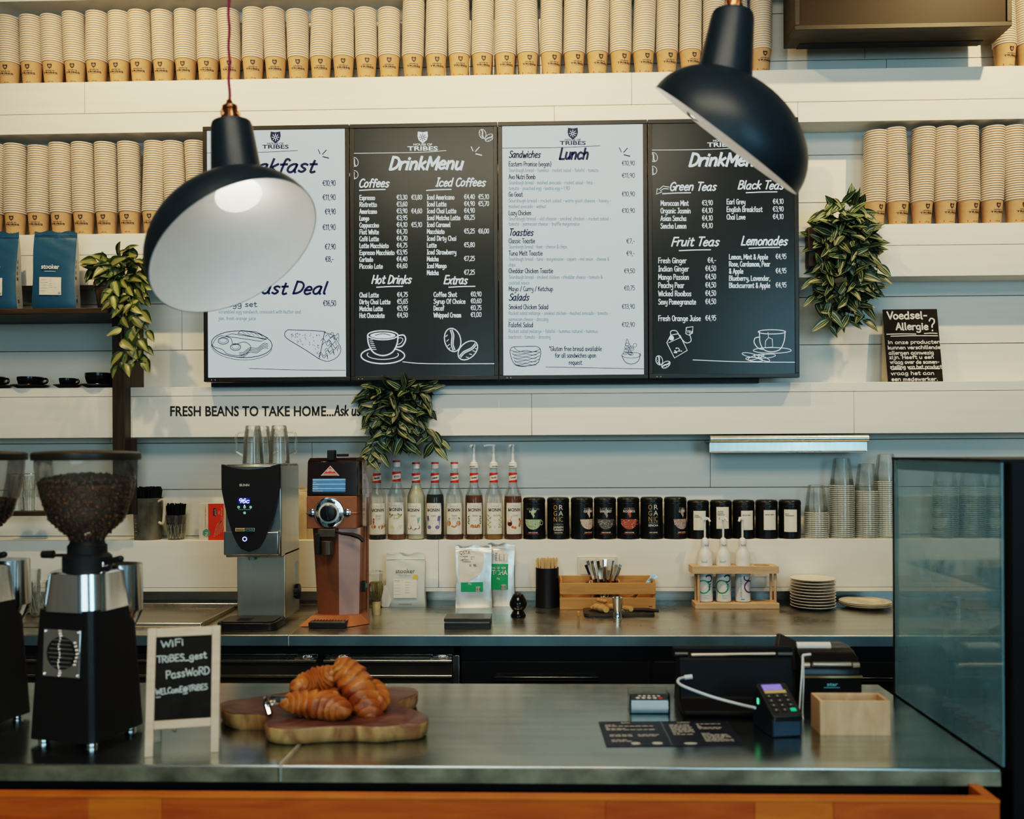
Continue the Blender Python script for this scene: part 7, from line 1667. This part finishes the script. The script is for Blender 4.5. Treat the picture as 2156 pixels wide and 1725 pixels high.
for k,q in enumerate(bx[:3]):
    t2=thing('soda_syrup_bottle','white pump bottle with '+SC[k][2]+' ring print in the wooden rack','bottle',(c.x+X(q),YK+D/2,ZC+z_(1271)+.0004),0,'white pump bottles in the rack'); r_=.0288; k2=(YK+D/2)/F; zy=lambda y:(1270.5-y)*k2
    b=MB(); b.lathe([(r_-.004,0),(r_,.004),(r_,zy(1178)),(r_-.003,zy(1170)),(.0185,zy(1162)),(.0150,zy(1157)),(.0148,zy(1152))],32)
    A=Art(); th=(0,0,.25)[k]
    if k<2:
        A.ring(-.012,.060,.0245,.0245,.0052,1); A.ring(.010,.092,.013,.013,.0046,2,a0=-2,a1=2.6); A.stroke([(.013,.048),(.013,.066),(.017,.072)],.004,2 if k==0 else 4); A.stroke([(.007,.061),(.019,.061)],.0036,2 if k==0 else 4); A.sans('Soof',-.008,zy(1188),.0085,3,w=.024,align='c')
        for i in range(3): A.rect(-.012,.026-i*.006,.010-(i%2)*.006,.0272-i*.006,3,n=4)
        A.rect(-.022,.112,-.008,.116,4,n=3); A.rect(.004,.113,.020,.116,1,n=3)
    else:
        A.sans("WE'RE NOT A SOFT",-.016,.018,.0062,3,w=.082,rot=PI/2); A.ring(.016,.060,.022,.022,.0052,1); A.ring(.004,.096,.012,.012,.004,2,a0=2.8,a1=6); A.rect(-.020,.010,-.006,.014,3,n=3); A.rect(-.024,.112,-.018,.117,3,n=2)
    b.art(A,cylmap(r_,0,th,.00025),1); b.obj('bottle_body',[mat('soof_white',(.70,.69,.66),.35),mat('soof_a%d'%k,SC[k][0],.5),mat('soof_b%d'%k,SC[k][1],.5),ink,mat('soof_teal',(.02,.35,.40),.5)],t2)
    b=MB(); b.lathe([(.0152,zy(1155)),(.0155,zy(1146)),(.0135,zy(1142)),(.010,zy(1139)),(.0055,zy(1137))],24); b.tube([(0,0,zy(1139)),(0,0,zy(1098))],.0042,10); b.box(-.014,.010,-.007,.007,zy(1100),zy(1094)); dx=(.018,.014,-.016)[k]
    b.tube([(0,0,zy(1097)),(dx*.7,-.008,zy(1097)),(dx,-.012,zy(1103))],.0045,8); A=Art(); A.sans('Soof',0,zy(1153.5),.006,1,w=.018,align='c'); b.art(A,cylmap(.0156,0,(.3,0,0)[k],.0003)); b.obj('pump',[cw,ink],t2,bev=.0008)
# plates
pw=mat('plate_white',(.68,.63,.55),.3); c=P(1711.5,1281,3.58)
pm=MB(); pm.lathe([(.040,0),(.042,.0),(.046,.003),(.072,.006),(.0835,.0105),(.0845,.0125),(.0835,.0135),(.070,.0095),(.044,.0065),(.0005,.006)],48); me=pm.mesh('dinner_plate',[pw],sharp=60)
for i in range(10):
    o=bpy.data.objects.new('dinner_plate',me); C.objects.link(o); o.location=(c.x+rs_.uniform(-.0012,.0012),3.579+rs_.uniform(-.001,.001),ZC+i*.0115); tag(o,'white plate, '+('bottom' if i==0 else 'topmost' if i==9 else ORD[i]+' from the bottom')+' of the plate stack beside the bottle rack','plate','stacked white plates')
c=P(1820,1284,3.60); gm=MB(); gm.lathe([(.050,0),(.054,0),(.075,.006),(.095,.012),(.0965,.0145),(.095,.0155),(.075,.0105),(.05,.005),(.0005,.0045)],44); me=gm.mesh('glass_plate',[thin('glass_plate_mat',(.94,.94,.91),.08,.08,.6,haze=.42,hcol=(.92,.88,.78),hs=3)],sharp=60)
for i in range(3):
    o=bpy.data.objects.new('glass_plate',me); C.objects.link(o); o.location=(c.x,3.592,ZC+.0004+i*.0062); tag(o,('lowest','middle','uppermost')[i]+' clear glass plate of the three beside the display case','plate','clear glass plates')
# ================================================================ light, camera
def spot(x,y,z,tx,ty,tz,e,col,size,blend=.5,rad=.03):
    l=bpy.data.lights.new('track_spot','SPOT'); l.energy=e; l.color=col; l.spot_size=R(size); l.spot_blend=blend; l.shadow_soft_size=rad
    o=bpy.data.objects.new('track_spot',l); C.objects.link(o); o.location=(x,y,z); o.rotation_euler=(Vector((tx,ty,tz))-Vector((x,y,z))).to_track_quat('-Z','Y').to_euler(); return o
WARM=(1,.70,.345)
for x,tx,e in ((-1.75,-1.2,108),(-.1,-.05,100),(1.95,1.6,118)):
    spot(x,2.55,3.8,tx,3.72,2.2,e,WARM,112,1.)
def area(x,y,z,tx,ty,tz,w,h,e,col):
    l=bpy.data.lights.new('window_and_fill_light','AREA'); l.shape='RECTANGLE'; l.size=w; l.size_y=h; l.energy=e; l.color=col
    o=bpy.data.objects.new('window_and_fill_light',l); C.objects.link(o); o.location=(x,y,z); o.rotation_euler=(Vector((tx,ty,tz))-Vector((x,y,z))).to_track_quat('-Z','Y').to_euler(); return o
area(2.9,-2.6,2.2,.3,3,1.6,1.6,2.2,66,(.40,.78,1))
area(-.6,-2.6,1.9,0,3,1.6,2.2,1.8,36,(.60,.88,1))
area(-.1,.2,3.7,-.1,1.9,.9,2.4,.9,50,(1,.88,.68))  # warm ceiling fill added to brighten the foreground, not a window
wd=bpy.data.worlds.new('World'); bpy.context.scene.world=wd; wd.use_nodes=True
bg=wd.node_tree.nodes['Background']; bg.inputs['Color'].default_value=(.34,.54,.62,1); bg.inputs['Strength'].default_value=.27
cam=bpy.data.cameras.new('camera'); co=bpy.data.objects.new('camera',cam); C.objects.link(co)
M=Matrix(((_r.x,_u.x,-_w.x,0),(_r.y,_u.y,-_w.y,0),(_r.z,_u.z,-_w.z,H),(0,0,0,1)))
co.matrix_world=M; cam.sensor_width=36; cam.sensor_fit='HORIZONTAL'; cam.lens=36*F/2156; cam.shift_y=(HY-862.5)/2156; cam.clip_start=.05
cam.dof.use_dof=True; cam.dof.focus_distance=3.5; cam.dof.aperture_fstop=3.1
sc=bpy.context.scene; sc.camera=co
sc.view_settings.view_transform='Filmic'; sc.view_settings.look='High Contrast'; sc.view_settings.exposure=.0
cy=sc.cycles; cy.use_denoising=True; cy.use_adaptive_sampling=True; cy.adaptive_threshold=.045; cy.adaptive_min_samples=12; cy.max_bounces=10; cy.diffuse_bounces=2; cy.glossy_bounces=3; cy.transmission_bounces=8; cy.transparent_max_bounces=40; cy.caustics_reflective=False; cy.caustics_refractive=False; cy.sample_clamp_indirect=4
